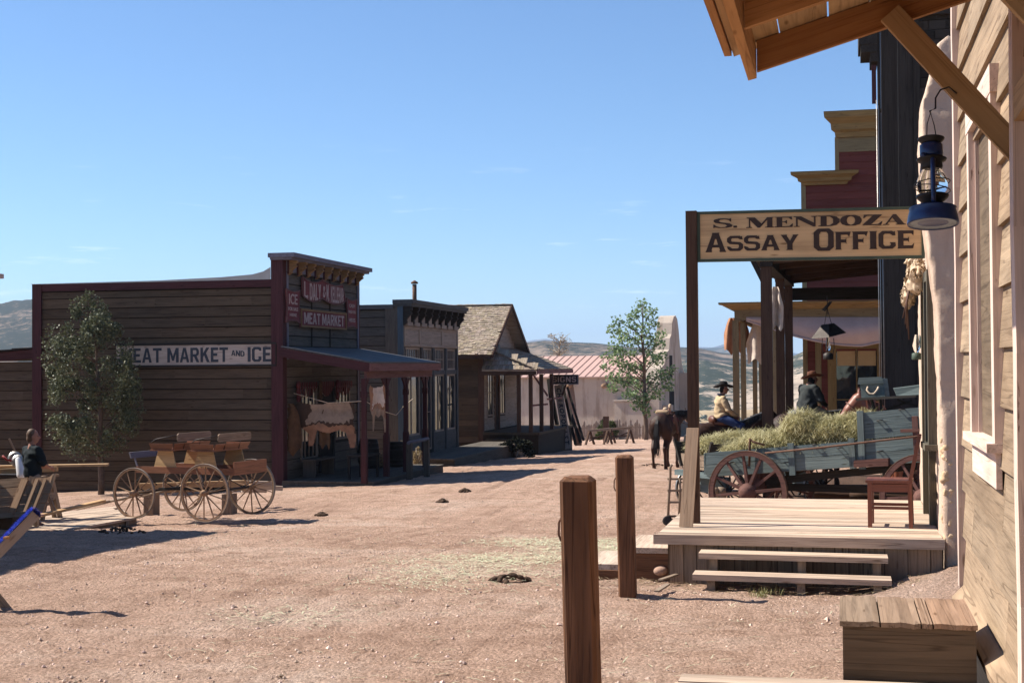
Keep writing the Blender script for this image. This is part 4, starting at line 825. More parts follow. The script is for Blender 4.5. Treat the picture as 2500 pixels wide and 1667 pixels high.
# ============================================================ church
def church():
    rz = math.radians(-6)
    t = thing('adobe_church', 'pink adobe church with standing seam metal roof and stepped bell gable, behind the picket fence', 'building', (-13.5, 98, -2.8))
    y0 = 98; zt = pt(1450, 921, y=y0).z; zb = -4.2
    xl = pt(1330, 900, y=y0 + 2).x - 6; xr = pt(1592, 900, y=y0 - 1).x
    m = MB(); m.bb(xl, xr, y0, y0 + 9, zb, zt, spread=0)
    for f in (0,): pass
    m.build('wall', A_CHURCH, t)
    zr = pt(1450, 868, y=y0 + 4.5).z; m = MB(); yr = y0 + 4.6
    nS = 26
    for i in range(nS):
        x0 = xl + (xr - xl) * i / nS; x1 = xl + (xr - xl) * (i + 1) / nS
        m.hexa([(x0, y0 - .3, zt - .02), (x1, y0 - .3, zt - .02), (x1, yr, zr - .05), (x0, yr, zr - .05), (x0, y0 - .3, zt + .05), (x1, y0 - .3, zt + .05), (x1, yr, zr), (x0, yr, zr)], spread=.03)
        m.hexa([(x0, yr, zr - .05), (x1, yr, zr - .05), (x1, y0 + 9.3, zt - .02), (x0, y0 + 9.3, zt - .02), (x0, yr, zr), (x1, yr, zr), (x1, y0 + 9.3, zt + .05), (x0, y0 + 9.3, zt + .05)], spread=.03)
    m.build('roof', plain('pink_metal_roof', (.47, .31, .26), .5, .08, 1, .4, .05), t)
    m = MB()
    for i in range(nS + 1):
        x0 = xl + (xr - xl) * i / nS; m.beam((x0, y0 - .3, zt + .07), (x0, yr, zr + .02), .05, .035, spread=.05)
    m.build('roof_seam', plain('rust_brown_seam', (.30, .17, .14), .6, .2), t)
    # bell gable at the right end, a thick slab facing +x
    xa = xr; 
    prof = [(-.3, zb), (9.6, zb), (9.6, .6), (9.0, 1.5), (8.0, 2.2), (7.4, 3.3), (6.9, 4.7), (6.4, 5.5), (5.8, 5.75), (5.1, 5.65), (4.5, 5.2), (4.2, 4.4), (3.6, 4.1), (3.3, 3.3), (2.2, 3.0), (1.7, 2.3), (.4, 2.0), (-.3, 1.0)]
    k = (pt(1620, 770, y=y0 + 3).z - zb) / (5.75 - zb)
    prof = [(p[0] * .72 + 0, zb + (p[1] - zb) * k) for p in prof]
    m = MB(); m.prism(prof, (xa + 1.1, y0 - .4, 0), (0, 1, 0), (0, 0, 1), -1.1); m.build('bell_gable', A_CHURCH, t)
    m = MB(); m.bb(xr + 1.1, xr + 2.0, y0 + 4.5, y0 + 5.6, zb, pt(1640, 910, y=y0 + 5).z); m.bb(xr + 1.1, xr + 1.7, y0 + .2, y0 + .8, zb, -.6); m.build_each('buttress', A_CHURCH, t)
    m = MB(); m.bb(xr + 1.08, xr + 1.13, y0 + 1.9, y0 + 3.1, -2.6, .3); m.build('doorway', M_DARK, t)
    m = MB(); m.bb(xr + 1.08, xr + 1.13, y0 + 2.0, y0 + 2.7, 1.2, 2.8); m.build('window', M_DARK, t)
    for px in (1405, 1495):
        q = pt(px, 940, y=y0); m = MB(); m.tube([(q.x, y0 + .1, q.z), (q.x + .05, y0 - .75, q.z - .05)], .17, 8); m.build('drain_spout', W_WHEEL, t)
        m = MB(); m.sheet([[(q.x - .2, y0 - .012, q.z - .1), (q.x + .2, y0 - .012, q.z - .1)], [(q.x - .32, y0 - .012, q.z - 1.2), (q.x + .35, y0 - .012, q.z - 1.3)], [(q.x - .1, y0 - .012, q.z - 2.1), (q.x + .5, y0 - .012, q.z - 2.9)]]) if px == 1405 else None
        if px == 1405: m.build('water_stain', plain('damp_stain', (.18, .12, .095), .95, .3, 2), t)
    t.rotation_euler = (0, 0, math.radians(-9)); pv_ = V((xr, y0, 0)); lo_ = V(t.location); lo_.z = 0; nl = pv_ - Matrix.Rotation(math.radians(-9), 3, 'Z') @ (pv_ - lo_); t.location.x = nl.x - .55; t.location.y = nl.y
    m = MB(); m.bb(xr - 2.0, xr + .2, y0 - .9, y0 - .02, zb, pt(1540, 980, y=y0 - 1).z); m.bb(xr - 2.1, xr + .3, y0 - 1.0, y0 - .02, pt(1540, 980, y=y0 - 1).z, pt(1540, 977, y=y0 - 1).z + .02); m.build('side_porch', A_CHURCH, t)
church()
# picket fence
def fence():
    t = thing('picket_fence', 'crooked unpainted picket fence in front of the pink adobe church', 'fence', (-14, 87, -2.4))
    W_P = wood('grey_pickets', (.33, .26, .21)); a = pt(1395, 1060, y=88.5); b = pt(1650, 1058, y=86.0); n = 46; 
    rl = MB()
    for i in range(n):
        k = i / (n - 1); x = a.x + (b.x - a.x) * k; y = 88.5 + (86 - 88.5) * k; z = gz(x, y); h = ru(.75, 1.15); m = MB(); w_ = ru(.05, .08); l_ = ru(-.05, .05)
        m.prism([(-w_, -.2), (w_, -.2), (w_ + l_, h), (l_, h + .12), (-w_ + l_, h)], (x, y, z), (1, 0, 0), (0, 0, 1), -.04); m.build('picket', W_P, t)
    for zz in (.25, .75): rl.beam((a.x, 88.55, gz(a.x, 88) + zz), (b.x, 86.05, gz(b.x, 86) + zz), .05, .09)
    rl.build('rail', W_P, t)
fence()
# ============================================================ assay office: adobe walls
def rough_block(profs, name, mat, parent, voxel=.05, amp=.02, fr=2.0, smooth=2, seed=0):
    """adobe: solids fused and given an uneven hand-laid face"""
    mb = MB()
    for f in profs: f(mb)
    o = remesh(mb, name, mat, parent, voxel, smooth)
    me = o.data; nv = len(me.vertices); co = np.empty(nv * 3, dtype=np.float32); me.vertices.foreach_get('co', co); co = co.reshape(-1, 3)
    no = np.array([v.normal[:] for v in me.vertices], dtype=np.float32)
    for i in range(nv):
        p = V(co[i]) ; d = amp * mnoise.noise(p * fr + V((seed, 0, 0))) + amp * .35 * mnoise.noise(p * fr * 4); co[i] += no[i] * d
    me.vertices.foreach_set('co', co.ravel()); me.update(); return o
DY0 = pt(1610, 1304, z=.42).y; DY1 = pt(1735, 1214, z=.42).y; DX0 = -1.77; DX1 = .93
YA = DY0 + .12
W_GG = wood('grey_green_frame_paint', (.13, .115, .085), (.08, .072, .055))
def assay():
    t = thing('assay_office', 'adobe office with rounded plaster corners at the right, beside its sunny porch deck', 'building', (1.2, YA, 0))
    pr = [(-.02, -.3), (-.02, 1.2), (-.05, 2.6), (-.15, 3.4), (-.175, 4.2), (-.15, 4.6), (-.07, 4.85), (-.02, 5.12), (.10, 5.22), (.17, 5.17), (.19, 4.95), (.175, 4.76), (.22, 4.62), (.32, 4.55), (1.7, 4.5), (1.7, -.3)]
    f1 = lambda mb: mb.prism([(p[0] + .95, p[1]) for p in pr], (0, YA, 0), (1, 0, 0), (0, 0, 1), -.55)
    f2 = lambda mb: (mb.bb(.95, 2.6, YA + .4, YA + 1.15, -.3, 4.3), mb.bb(.95, 2.6, YA + 2.35, DY1 + .35, -.3, 4.3), mb.bb(.95, 2.6, YA + 1.0, YA + 2.6, 3.05, 4.3), mb.bb(1.5, 2.6, YA + 1.0, YA + 2.6, -.3, 3.2))
    rough_block([f1, f2], 'wall', A_OFF, t, .04, .017, 3.6, 1)
    # crumbling render low on the corner
    f3 = lambda mb: [mb.ball((.955 + ru(-.012, .09), YA + .025 + ru(-.01, .05), z), (ru(.02, .045), ru(.02, .04), ru(.02, .05)), 7) for z in np.arange(.40, 1.38, .008)]
    rough_block([f3], 'broken_plaster', A_EARTH, t, .011, .012, 16, 0)
    # door recess with green-brown frames on the street face
    ya, yb = YA + 1.15, YA + 2.35; x = .93; m = MB()
    m.bb(x - .05, x + .12, ya - .02, ya + .09, .42, 2.95); m.bb(x - .05, x + .12, yb - .09, yb + .02, .42, 2.95); m.bb(x - .045, x + .12, ya + .09, yb - .09, 2.83, 2.95)
    m.build('door_frame', W_GG, t)
    m = MB(); m.bb(x + .08, x + .13, ya + .09, yb - .09, .43, 2.83); m.build('door', W_OLIVE, t)
    m = MB(); m.bb(x - .09, x + .02, YA + .45, YA + .56, 1.28, 3.0); m.bb(x - .09, x + .02, YA + 1.0, YA + 1.08, 1.28, 3.0); m.bb(x - .085, x + .02, YA + .56, YA + 1.0, 2.9, 3.0); m.bb(x - .13, x + .02, YA + .40, YA + 1.12, 1.22, 1.28); m.build('window_frame', W_GG, t)
    m = MB(); m.bb(x - .03, x + .01, YA + .56, YA + 1.0, 1.28, 2.9); m.build('pane', M_GLASS, t)
    return t
assay()
def deck():
    t = thing('porch_deck', 'sun bleached plank deck with board skirt under the assay office sign', 'deck', (-.4, DY0, 0))
    m = MB(); n = 24; st = (DY1 - DY0) / n
    for i in range(n):
        y = DY0 + i * st; j = ru(-.012, .012) if i else 0
        m.hexa([(DX0 + ru(-.03, .04), y + .003 + ru(0, .004), .37), (DX1, y + .003, .37), (DX1, y + st - .009, .37), (DX0 + ru(-.03, .03), y + st - .009, .37), (DX0, y + .003, .42 + j * .3), (DX1, y + .004, .42 - j * .3), (DX1, y + st - .009, .42 + j * .2), (DX0, y + st - .009, .42)], spread=.2)
    m.build('planks', W_DECK, t)
    m = MB(); m.bb(DX0 - .03, DX1 + .01, DY0 - .045, DY0 - .003, .33, .425); m.build('edge_board', W_DECK, t)
    m = MB(); x = DX0 + .12
    while x < DX1 - .02:
        w_ = ru(.12, .22); x1 = min(x + w_, DX1 - .005); m.bb(x, x1 - .006, DY0 + .03 + ru(-.004, .004), DY0 + .055, -.15, .332); x = x1
    m.build('skirt', W_OLD, t)
    m = MB(); m.bb(DX0 + .1, DX0 + .13, DY0 + .06, DY1, -.2, .36, (.4, .35, .3)); m.bb(DX0 + .2, DX1, DY0 + .06, DY0 + .1, -.1, .36, (.1, .1, .1)); m.build('skirt_backing', W_OLD, t)
deck()
def front_steps():
    xa, xb = pt(1706, 1345, y=DY0 - .3).x, pt(2168, 1352, y=DY0 - .3).x
    t = thing('wooden_steps', 'two long open plank treads leading up to the front of the porch deck', 'steps', ((xa + xb) / 2, DY0 - .4, 0))
    for k, (z, y0, y1, a, b) in enumerate(((.29, DY0 - .33, DY0 - .05, xa, xb), (.13, DY0 - .64, DY0 - .36, xa - .03, xb + .02))):
        m = MB(); m.hexa([(a, y0, z - .055), (b, y0, z - .06), (b, y1, z - .06), (a, y1, z - .055), (a, y0, z), (b, y0, z - .012), (b, y1, z - .012), (a, y1, z)]); m.build('tread', W_DECK, t)
    for x in (xa + .1, (xa + xb) / 2 + .05, xb - .14):
        m = MB(); m.bb(x, x + .075, DY0 - .30, DY0 - .02, -.2, .23); m.bb(x, x + .075, DY0 - .6, DY0 - .30, -.2, .068); m.build('stringer', W_OLD, t)
front_steps()
def side_steps():
    t = thing('side_steps', 'two heavy weathered steps at the left side of the porch deck', 'steps', (DX0 - .3, DY0 + .6, 0))
    m = MB(); m.bb(DX0 - .36, DX0 + .1, DY0 + .25, DY0 + 1.35, .20, .255); m.build('tread', W_DECK, t)
    m = MB(); m.bb(DX0 - .78, DX0 - .38, DY0 + .3, DY0 + 1.35, .02, .075); m.build('tread', W_DECK, t)
    m = MB(); m.hexa([(DX0 - .76, DY0 + .27, -.2), (DX0 + .1, DY0 + .27, -.2), (DX0 + .1, DY0 + .31, -.2), (DX0 - .76, DY0 + .31, -.2), (DX0 - .76, DY0 + .27, .018), (DX0 + .1, DY0 + .27, .018), (DX0 + .1, DY0 + .31, .018), (DX0 - .76, DY0 + .31, .018)]); m.bb(DX0 - .34, DX0 + .1, DY0 + .27, DY0 + .31, .019, .198); m.build('stringer', W_TIMBER, t)
side_steps()
# sign post, leaning board, sign
YP = 15.15
xp = pt(1703, 1272, y=YP).x - .03; ZT = pt(1688, 516, y=YP).z
t = thing('sign_post', 'tall square dark brown post at the front left corner of the porch deck', 'post', (xp, YP, .42))
m = MB(); m.bb(xp - .06, xp + .055, YP - .055, YP + .055, .42, ZT); m.build('shaft', W_POST, t)
m = MB(); f = pt(1675, 1283, y=YP - .42); f.z = .42; g = V((xp - .0, YP - .085, 1.42))
m.hexa([(f.x - .07, f.y - .02, .425), (f.x + .07, f.y - .02, .425), (f.x + .07, f.y + .02, .425), (f.x - .07, f.y + .02, .425), (g.x - .065, g.y - .02, 1.42), (g.x + .06, g.y - .02, 1.42), (g.x + .06, g.y + .02, 1.42), (g.x - .065, g.y + .02, 1.42)])
m.build('foot_brace', wood('rough_tan_timber', (.36, .25, .17), (.24, .16, .105), fine=.8), t)
YS = YP - .02
a = pt(1703, 517, y=YS); b = pt(2258, 503, y=YS); c_ = pt(1703, 640, y=YS); d_ = pt(2258, 629, y=YS)
t = thing('assay_sign', 'long tan board in a dark green frame reading S. MENDOZA ASSAY OFFICE above the deck', 'sign', (a.x, YS, c_.z))
ex = (b - a).normalized(); ey = V((0, 0, 1)); Ws = (b - a).length; Hs = (a.z - c_.z)
org = V(c_)
m = MB(); m.prism([(0, 0), (Ws, 0), (Ws, Hs), (0, Hs)], org + V((0, .04, 0)), ex, ey, .03, (1, 1, 1)); m.build('board', W_SIGN, t)
fr = .03; m = MB()
for q in ([(0, Hs - fr), (Ws, Hs - fr), (Ws, Hs), (0, Hs)], [(0, 0), (Ws, 0), (Ws, fr), (0, fr)], [(0, fr), (fr, fr), (fr, Hs - fr), (0, Hs - fr)], [(Ws - fr, fr), (Ws, fr), (Ws, Hs - fr), (Ws - fr, Hs - fr)]):
    m.prism(q, org + V((0, .0, 0)), ex, ey, -.038)
m.build('frame', P_GREEN, t)
face = org + V((0, .0075, 0))
def px2s(px, py):
    q = pt(px, py, y=YS); return ((q - org).dot(ex), (q - org).dot(ey))
def place_word(word, font, px0, px1, pyb, pyt, caps=1.0, gapk=.06, first=None):
    u0, v0 = px2s(px0, pyb); u1, v1 = px2s(px1, pyt); h = v1 - v0
    W0, tot = setword(word, font, h, 1.0, 0, caps); gap = h * gapk; n = len(word) - 1
    k = (u1 - u0 - gap * n) / tot
    g, _ = setword(word, font, h, k, gap, caps, u0, v0); return g
gl = []
gl += place_word('S.', GW, 1741, 1800, 557, 532)
gl += place_word('MENDOZA', GW, 1822, 2212, 556, 519)
u0, v0 = px2s(1741, 557)
outline_text(gl, 'lettering_upper', P_DARK, t, face, ex, ey, .006)
gl = []
gl += place_word('ASSAY', GL, 1722, 1950, 614, 571, caps=1.28)
gl += place_word('OFFICE', GL, 1987, 2232, 609, 559, caps=1.26)
outline_text(gl, 'lettering_lower', P_DARK, t, face, ex, ey, .006)

# ============================================================ chair
def chair():
    p = pt(2176, 1283, z=.42); p.z = .42
    t = thing('wooden_chair', 'red brown wooden chair standing sideways on the porch deck by the adobe wall', 'chair', p, math.radians(90 - 4))
    # local: front +y -> turned so the chair faces -x
    w2, dp = .20, .40
    for s in (-1, 1):
        m = MB(); m.beam((s * w2, dp / 2, 0), (s * w2, dp / 2, .45), .042, .042, (0, 1, 0)); m.build('leg', W_CHAIR, t, False)
        m = MB(); m.beam((s * w2, -dp / 2, 0), (s * w2, -dp / 2 + .01, .45), .042, .04, (0, 1, 0)); m.beam((s * w2, -dp / 2 + .01, .45), (s * w2, -dp / 2 - .09, .93), .045, .035, (0, 1, 0)); m.build('leg', W_CHAIR, t, False)
    m = MB(); m.box((0, .01, .465), (.46, .46, .028), spread=.03); m.build('seat', W_CHAIR, t, False)
    m = MB()
    for s in (-1, 1): m.beam((s * w2, -dp / 2 + .02, .40), (s * w2, dp / 2 - .02, .40), .03, .08); m.beam((s * w2, -dp / 2 + .02, .20), (s * w2, dp / 2 - .02, .20), .02, .03)
    m.beam((-w2 + .02, dp / 2, .40), (w2 - .02, dp / 2, .40), .03, .08); m.beam((-w2 + .02, dp / 2, .16), (w2 - .02, dp / 2, .16), .02, .03); m.build('apron', W_CHAIR, t, False)
    m = MB()
    for z, h in ((.87, .08), (.70, .05), (.56, .05)): y = -dp / 2 + .01 - .10 * (z - .45) / .48; m.box((0, y, z), (2 * w2 - .04, .022, h))
    m.build('back_slats', W_CHAIR, t, False)
chair()

# ============================================================ tall dark building with porch
def tall_building():
    yb = 27.6; xl = pt(2149, 700, y=yb).x; zb = -.8
    t = thing('tall_dark_building', 'tall dark stained board building in shade rising behind the adobe office', 'building', (xl, yb, zb))
    ztop = 9.6; xm = pt(2236, 700, y=yb).x
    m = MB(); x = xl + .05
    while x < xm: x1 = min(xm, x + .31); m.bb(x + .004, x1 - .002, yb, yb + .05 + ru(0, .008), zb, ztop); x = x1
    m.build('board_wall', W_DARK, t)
    m = MB(); m.bb(xl, xl + .05, yb - .03, yb + .4, zb, ztop); m.bb(xl + .055, xl + .075, yb - .015, yb, zb, ztop, (3, 3, 3)); m.bb(xm, xm + .12, yb - .03, yb + .03, zb, ztop); m.build('corner_board', W_DARK, t)  # the narrow brightened strip paints rim light along a board edge
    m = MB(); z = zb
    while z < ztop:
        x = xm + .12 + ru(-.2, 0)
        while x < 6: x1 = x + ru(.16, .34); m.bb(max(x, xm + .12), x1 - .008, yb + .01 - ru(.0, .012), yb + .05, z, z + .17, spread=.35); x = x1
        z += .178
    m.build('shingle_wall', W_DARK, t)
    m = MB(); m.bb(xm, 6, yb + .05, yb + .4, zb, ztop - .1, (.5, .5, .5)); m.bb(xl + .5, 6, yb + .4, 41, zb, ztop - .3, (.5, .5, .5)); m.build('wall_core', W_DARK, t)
    # stepped cornice and projecting blade board
    m = MB(); z1 = pt(2108, 114, y=yb).z; m.bb(xl - .34, xl - .001, yb - .1, yb + 1.0, z1 + .02, z1 + .5); m.bb(xl - .30, xl - .001, yb - .08, yb + .9, z1 - .13, z1 + .018); m.bb(xl - .13, xl - .001, yb - .06, yb + .8, z1 - .30, z1 - .132); m.bb(xl - .34, 6, yb - .12, yb + 1, z1 + .502, z1 + 1.5); m.build('cornice', W_DARK, t)
    m = MB(); m.bb(xl - .11, xl - .03, yb - .05, yb, pt(2140, 254, y=yb).z, pt(2140, 160, y=yb).z); m.build('blade_board', W_MAROON, t)
    for dx in (.0, .035, .08):
        m = MB(); m.tube([(xl - .03 + dx, yb - .05, zb), (xl - .03 + dx, yb - .05, 7.0 - dx * 3)], .006, 6); m.build('rim_light_line', M_STEEL, t)  # thin bright tubes added to stand for rim-lit edges of the boards
    # porch
    xpo = pt(1873, 800, y=28.0).x; zr = pt(1873, 648, y=27.8).z
    posts = []
    for px, yy in ((1873, 28.0), (1906, 31.9), (1927, 34.9)):
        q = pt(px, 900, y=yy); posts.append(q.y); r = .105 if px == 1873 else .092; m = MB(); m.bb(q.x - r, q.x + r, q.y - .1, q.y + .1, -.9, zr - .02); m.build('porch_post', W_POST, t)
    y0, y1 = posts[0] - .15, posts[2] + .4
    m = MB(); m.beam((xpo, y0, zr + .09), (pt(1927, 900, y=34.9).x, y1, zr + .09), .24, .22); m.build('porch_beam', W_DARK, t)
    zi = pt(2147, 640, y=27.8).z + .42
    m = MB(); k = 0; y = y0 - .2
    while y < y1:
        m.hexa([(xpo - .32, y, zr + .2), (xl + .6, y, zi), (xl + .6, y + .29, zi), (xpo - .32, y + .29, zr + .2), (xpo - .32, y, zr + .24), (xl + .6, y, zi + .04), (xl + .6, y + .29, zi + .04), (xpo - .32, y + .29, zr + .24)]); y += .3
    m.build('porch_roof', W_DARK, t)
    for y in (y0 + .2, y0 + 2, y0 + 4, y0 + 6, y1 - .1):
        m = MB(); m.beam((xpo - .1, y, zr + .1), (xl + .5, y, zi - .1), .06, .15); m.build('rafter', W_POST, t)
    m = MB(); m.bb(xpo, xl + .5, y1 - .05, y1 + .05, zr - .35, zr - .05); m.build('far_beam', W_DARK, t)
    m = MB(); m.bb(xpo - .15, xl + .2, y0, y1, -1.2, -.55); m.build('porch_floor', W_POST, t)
    for (y, sx_) in ((posts[0] - .03, 1), ):
        m = MB(); m.beam((xpo - .26, y, zr + .12), (xpo - .02, y, zr - .38), .1, .1); m.build('corner_brace', W_DARK, t)
    return xl, xpo, posts, zr, zi
TXL, TXP, TPOST, TZR, TZI = tall_building()
# cloths tied round the posts
def cloth_hang(px, py0, py1, y, wd, mat, label, group=None, seed=0, n=9, name='hanging_cloth', fold=.09, cat='cloth', lean=0):
    a = pt(px, py0, y=y); b = pt(px, py1, y=y); rows = []; k = 14
    for j in range(k):
        t_ = j / (k - 1); row = []
        for i in range(n * 3 + 1):
            s = i / (n * 3); w_ = wd * (.35 + .65 * math.sin(min(1, t_ * 1.6) * 1.57)) * (1 - .25 * max(0, t_ - .7))
            ph = s * math.pi * n; row.append(V((a.x + (s - .5) * w_ + lean * t_ + .04 * mnoise.noise(V((t_ * 3, s * 2, seed))), y + fold * math.sin(ph + t_ * 1.3 + seed) * (.5 + .5 * t_) + .05 * mnoise.noise(V((s * 4, t_ * 4, seed))), a.z + (b.z - a.z) * t_ * (1 - .16 * abs(math.sin(s * 5 + seed))))))
        rows.append(row)
    m = MB(); m.sheet(rows); back = [[p + V((0, .012, 0)) for p in r] for r in rows]; m.sheet(back)
    return solo(m, name, mat, label, cat, group)
cloth_hang(1893, 700, 812, 28.35, .30, M_CANVAS, 'off white cloth tied behind the nearest brown porch post', seed=2, n=3)
# hanging lantern with flat dark shade
def shade_lamp():
    q = pt(2022, 862, y=29.5)
    t = thing('hanging_oil_lamp', 'black oil lamp with wide square tin shade hanging in the dark porch', 'lamp', (q.x, q.y, q.z))
    z0 = q.z; s = .30
    top = pt(2022, 722, y=29.5).z
    m = MB(); m.tube([(q.x, q.y, z0 + .78), (q.x - .01, q.y, top)], .008, 6); m.tube([(q.x - .07, q.y, z0 + .55), (q.x - .01, q.y, top - .25)], .006, 6); m.tube([(q.x + .08, q.y, z0 + .55), (q.x - .01, q.y, top - .25)], .006, 6); m.build('hanger', M_IRON, t)
    m = MB(); m.prism([(-.10, -.06), (.12, .10), (.05, .10), (-.03, -.10)], (q.x - .02, q.y, top - .22), (1, 0, 0), (0, 0, 1), .14); m.build('smoke_bell', M_IRON, t)
    m = MB(); z = z0 + .33; A = [(-.33, -.22, z - .04), (.02, -.36, z - .02), (.36, -.2, z + .07), (.0, .25, z)]; B = [(-.12, -.1, z + .24), (.02, -.16, z + .25), (.12, -.08, z + .27), (0, .1, z + .26)]
    m._add([V(a) + V((q.x, q.y, 0)) for a in A + B], [(0, 1, 5, 4), (1, 2, 6, 5), (2, 3, 7, 6), (3, 0, 4, 7), (4, 5, 6, 7), (3, 2, 1, 0)]); m.build('shade', M_IRON, t)
    m = MB(); m.lathe([(.035, .02), (.05, .1), (.035, .2), (.028, .33)], 12, Matrix.Translation((q.x, q.y, z0 + .02))); m.build('glass_chimney', M_CLEAR, t)
    m = MB(); m.lathe([(.09, -.13), (.10, -.12), (.10, -.02), (.04, .02)], 14, Matrix.Translation((q.x, q.y, z0))); m.build('oil_font', M_IRON, t)
    m = MB(); m.tube([(q.x - .11, q.y, z0 + .3), (q.x - .12, q.y, z0 + .1), (q.x - .09, q.y, z0 - .02)], .008, 6); m.tube([(q.x + .11, q.y, z0 + .3), (q.x + .12, q.y, z0 + .1), (q.x + .09, q.y, z0 - .02)], .008, 6); m.build('guard_wire', M_IRON, t)
shade_lamp()

# ============================================================ red and mustard hotel
def hotel():
    yw = 51.0; yp = 47.0
    t = thing('red_hotel', 'dark red building with mustard trim, stepped parapet and wrap around porch, beyond the dark porch', 'building', (0, yw, -1.3))
    xl = pt(1972, 900, y=yw).x; x2 = pt(2048, 350, y=yw).x; z1 = pt(1972, 450, y=yw).z; z1t = pt(1972, 425, y=yw).z; z2 = pt(2048, 336, y=yw).z; z2t = pt(2048, 279, y=yw).z
    wl, wr, wz0, wz1 = pt(2042, 900, y=yw).x, pt(2141, 900, y=yw).x, -.9, pt(2042, 852, y=yw).z
    m = MB(); siding(m, (xl, yw, -1.3), (1, 0, 0), (0, -1, 0), 9, -1.3, z1, .24, holes=[(wl - xl, wr - xl, wz0, wz1)], lmax=9, jitter=.002); siding(m, (x2, yw, z1), (1, 0, 0), (0, -1, 0), 8, z1, z2, .24, lmax=9, jitter=.002)
    m.build('front_wall', W_REDH, t)
    m = MB(); m.bb(xl + .02, 9, yw + .03, 60, -2, z1 - .2, (.5, .5, .5)); m.bb(x2 + .02, 9, yw + .03, yw + .5, z1 - .3, z2t - .1, (.5, .5, .5)); m.build('wall_core', W_REDH, t)
    m = MB(); m.bb(xl - .16, xl, yw - .05, yw + .3, -1.3, z1t - .3); m.build('corner_board', W_OLIVE, t)
    m = MB(); m.bb(x2 - .14, x2, yw - .05, yw + .3, z1, z2); m.build('corner_board', W_OLIVE, t)
    for px in (1998, 2028): 
        q = pt(px, 900, y=yw); m = MB(); m.bb(q.x - .1, q.x + .1, yw - .06, yw - .026, -1.3, 3.2); m.build('pilaster', W_OLIVE if px == 1998 else W_YEL, t)
    def corn(xa, xb, zlo, zhi, yf, end=True):
        m = MB(); h = zhi - zlo; pts_ = [(0, 0), (.10, 0), (.12, .2), (.22, .3), (.24, .55), (.42, .78), (.44, 1), (0, 1)]
        prof = [(-p[0] * 1.15, p[1] * h) for p in pts_]
        vs = []
        for (X, kk) in ((xa, -1), (xb, 1)):
            for p in prof: vs.append((X + (kk * -p[0] if (kk < 0 or end) else 0) , yf + p[0], zlo + p[1]))
        n = len(prof); fs = [(i, (i + 1) % n, n + (i + 1) % n, n + i) for i in range(n)] + [tuple(range(n)), tuple(range(2 * n - 1, n - 1, -1))]
        vs2 = []
        for i, v_ in enumerate(vs):
            p = prof[i % n]; s_ = -1 if i < n else 1; vs2.append((v_[0] if i < n and False else ((xa + p[0]) if i < n else (xb - p[0] * (1 if end else 0))), v_[1], v_[2]))
        m._add(vs2, fs); m.bb(xa - .5, xb + (.5 if end else 0), yf - .5, yf + .3, zhi + .001, zhi + .03, (.6, .6, .6)); return m
    corn(xl, pt(2060, 440, y=yw).x, z1 - .05, z1t, yw - .02).build('cornice', W_YEL, t)
    corn(x2, x2 + 8, z2 - .02, z2t, yw - .02, False).build('cornice', W_YEL, t)
    m = MB(); m.bb(x2, x2 + 8, yw - .06, yw - .02, z2 - .02 - .5, z2 - .025); m.build('frieze', W_OLIVE, t)
    # porch with wrap around
    zt = pt(1784, 742, y=yp).z; zl = pt(1784, 775, y=yp).z; zm = pt(1784, 757, y=yp).z; xa = pt(1787, 760, y=yp).x + .1
    corn(xa, 8, zm, zt, yp, False).build('porch_cornice', W_YEL, t)
    m = MB(); m.bb(xa - .02, 8, yp - .04, yp + .1, zl - .1, zm - .002); m.bb(xa - .02, xa + .12, yp + .1, 58, zl - .1, zm - .002); m.build('porch_frieze', W_OLIVE, t)
    m = MB(); m.bb(xa - .4, 8, yp + .1, yw + 8, zt - .06, zt + .02); m.build('porch_roof', M_TIN, t)
    zf = pt(1797, 1060, y=yp).z
    for px, yy in ((1797, yp), (1815, None), (1843, None), (1858, None), (1894, yp)):
        if yy: x = pt(px, 900, y=yy).x
        else: x = xa + .1; yy = pt(px, 900, x=x).y
        r = .10 if px == 1797 else .085; m = MB(); m.bb(x - r, x + r, yy - r, yy + r, zf + .18, zl - .102); m.bb(x - r * 1.4, x + r * 1.4, yy - r * 1.4, yy + r * 1.4, zf - .1, zf + .178); m.build('porch_post', W_OLIVE, t)
    m = MB(); m.bb(xa - .2, 8, yp - .1, 60, -2.2, zf - .1); m.build('porch_floor', W_OLD, t)
    # window with blinds
    m = MB(); f = .12; m.bb(wl - f, wl, yw - .07, yw, wz0 - .5, wz1 + f + .15); m.bb(wr, wr + f, yw - .07, yw, wz0 - .5, wz1 + f + .15); m.bb(wl, wr, yw - .068, yw, wz1, wz1 + f + .15); m.bb(wl, wr, yw - .05, yw - .01, (wz0 + wz1) / 2 - .02, (wz0 + wz1) / 2 + .02); m.bb((wl + wr) / 2 - .025, (wl + wr) / 2 + .025, yw - .055, yw - .012, wz0, wz1); wf = m.build('window', W_YEL, t)
    m = MB(); m.bb(wl, wr, yw - .005, yw + .02, wz0, wz1); m.build('pane', M_GLASS, wf)
    zb_ = pt(2042, 893, y=yw).z; m = MB(); m.bb(wl + .03, (wl + wr) / 2 - .04, yw - .012, yw - .007, zb_, wz1, (1, 1, 1)); m.bb((wl + wr) / 2 + .04, wr - .03, yw - .012, yw - .007, zb_, wz1, (1, 1, 1)); m.build('blind', plain('buff_window_blind', (.55, .38, .20), .9, .1, 2), wf)
    return xa, yp, zl
HXA, HYP, HZL = hotel()
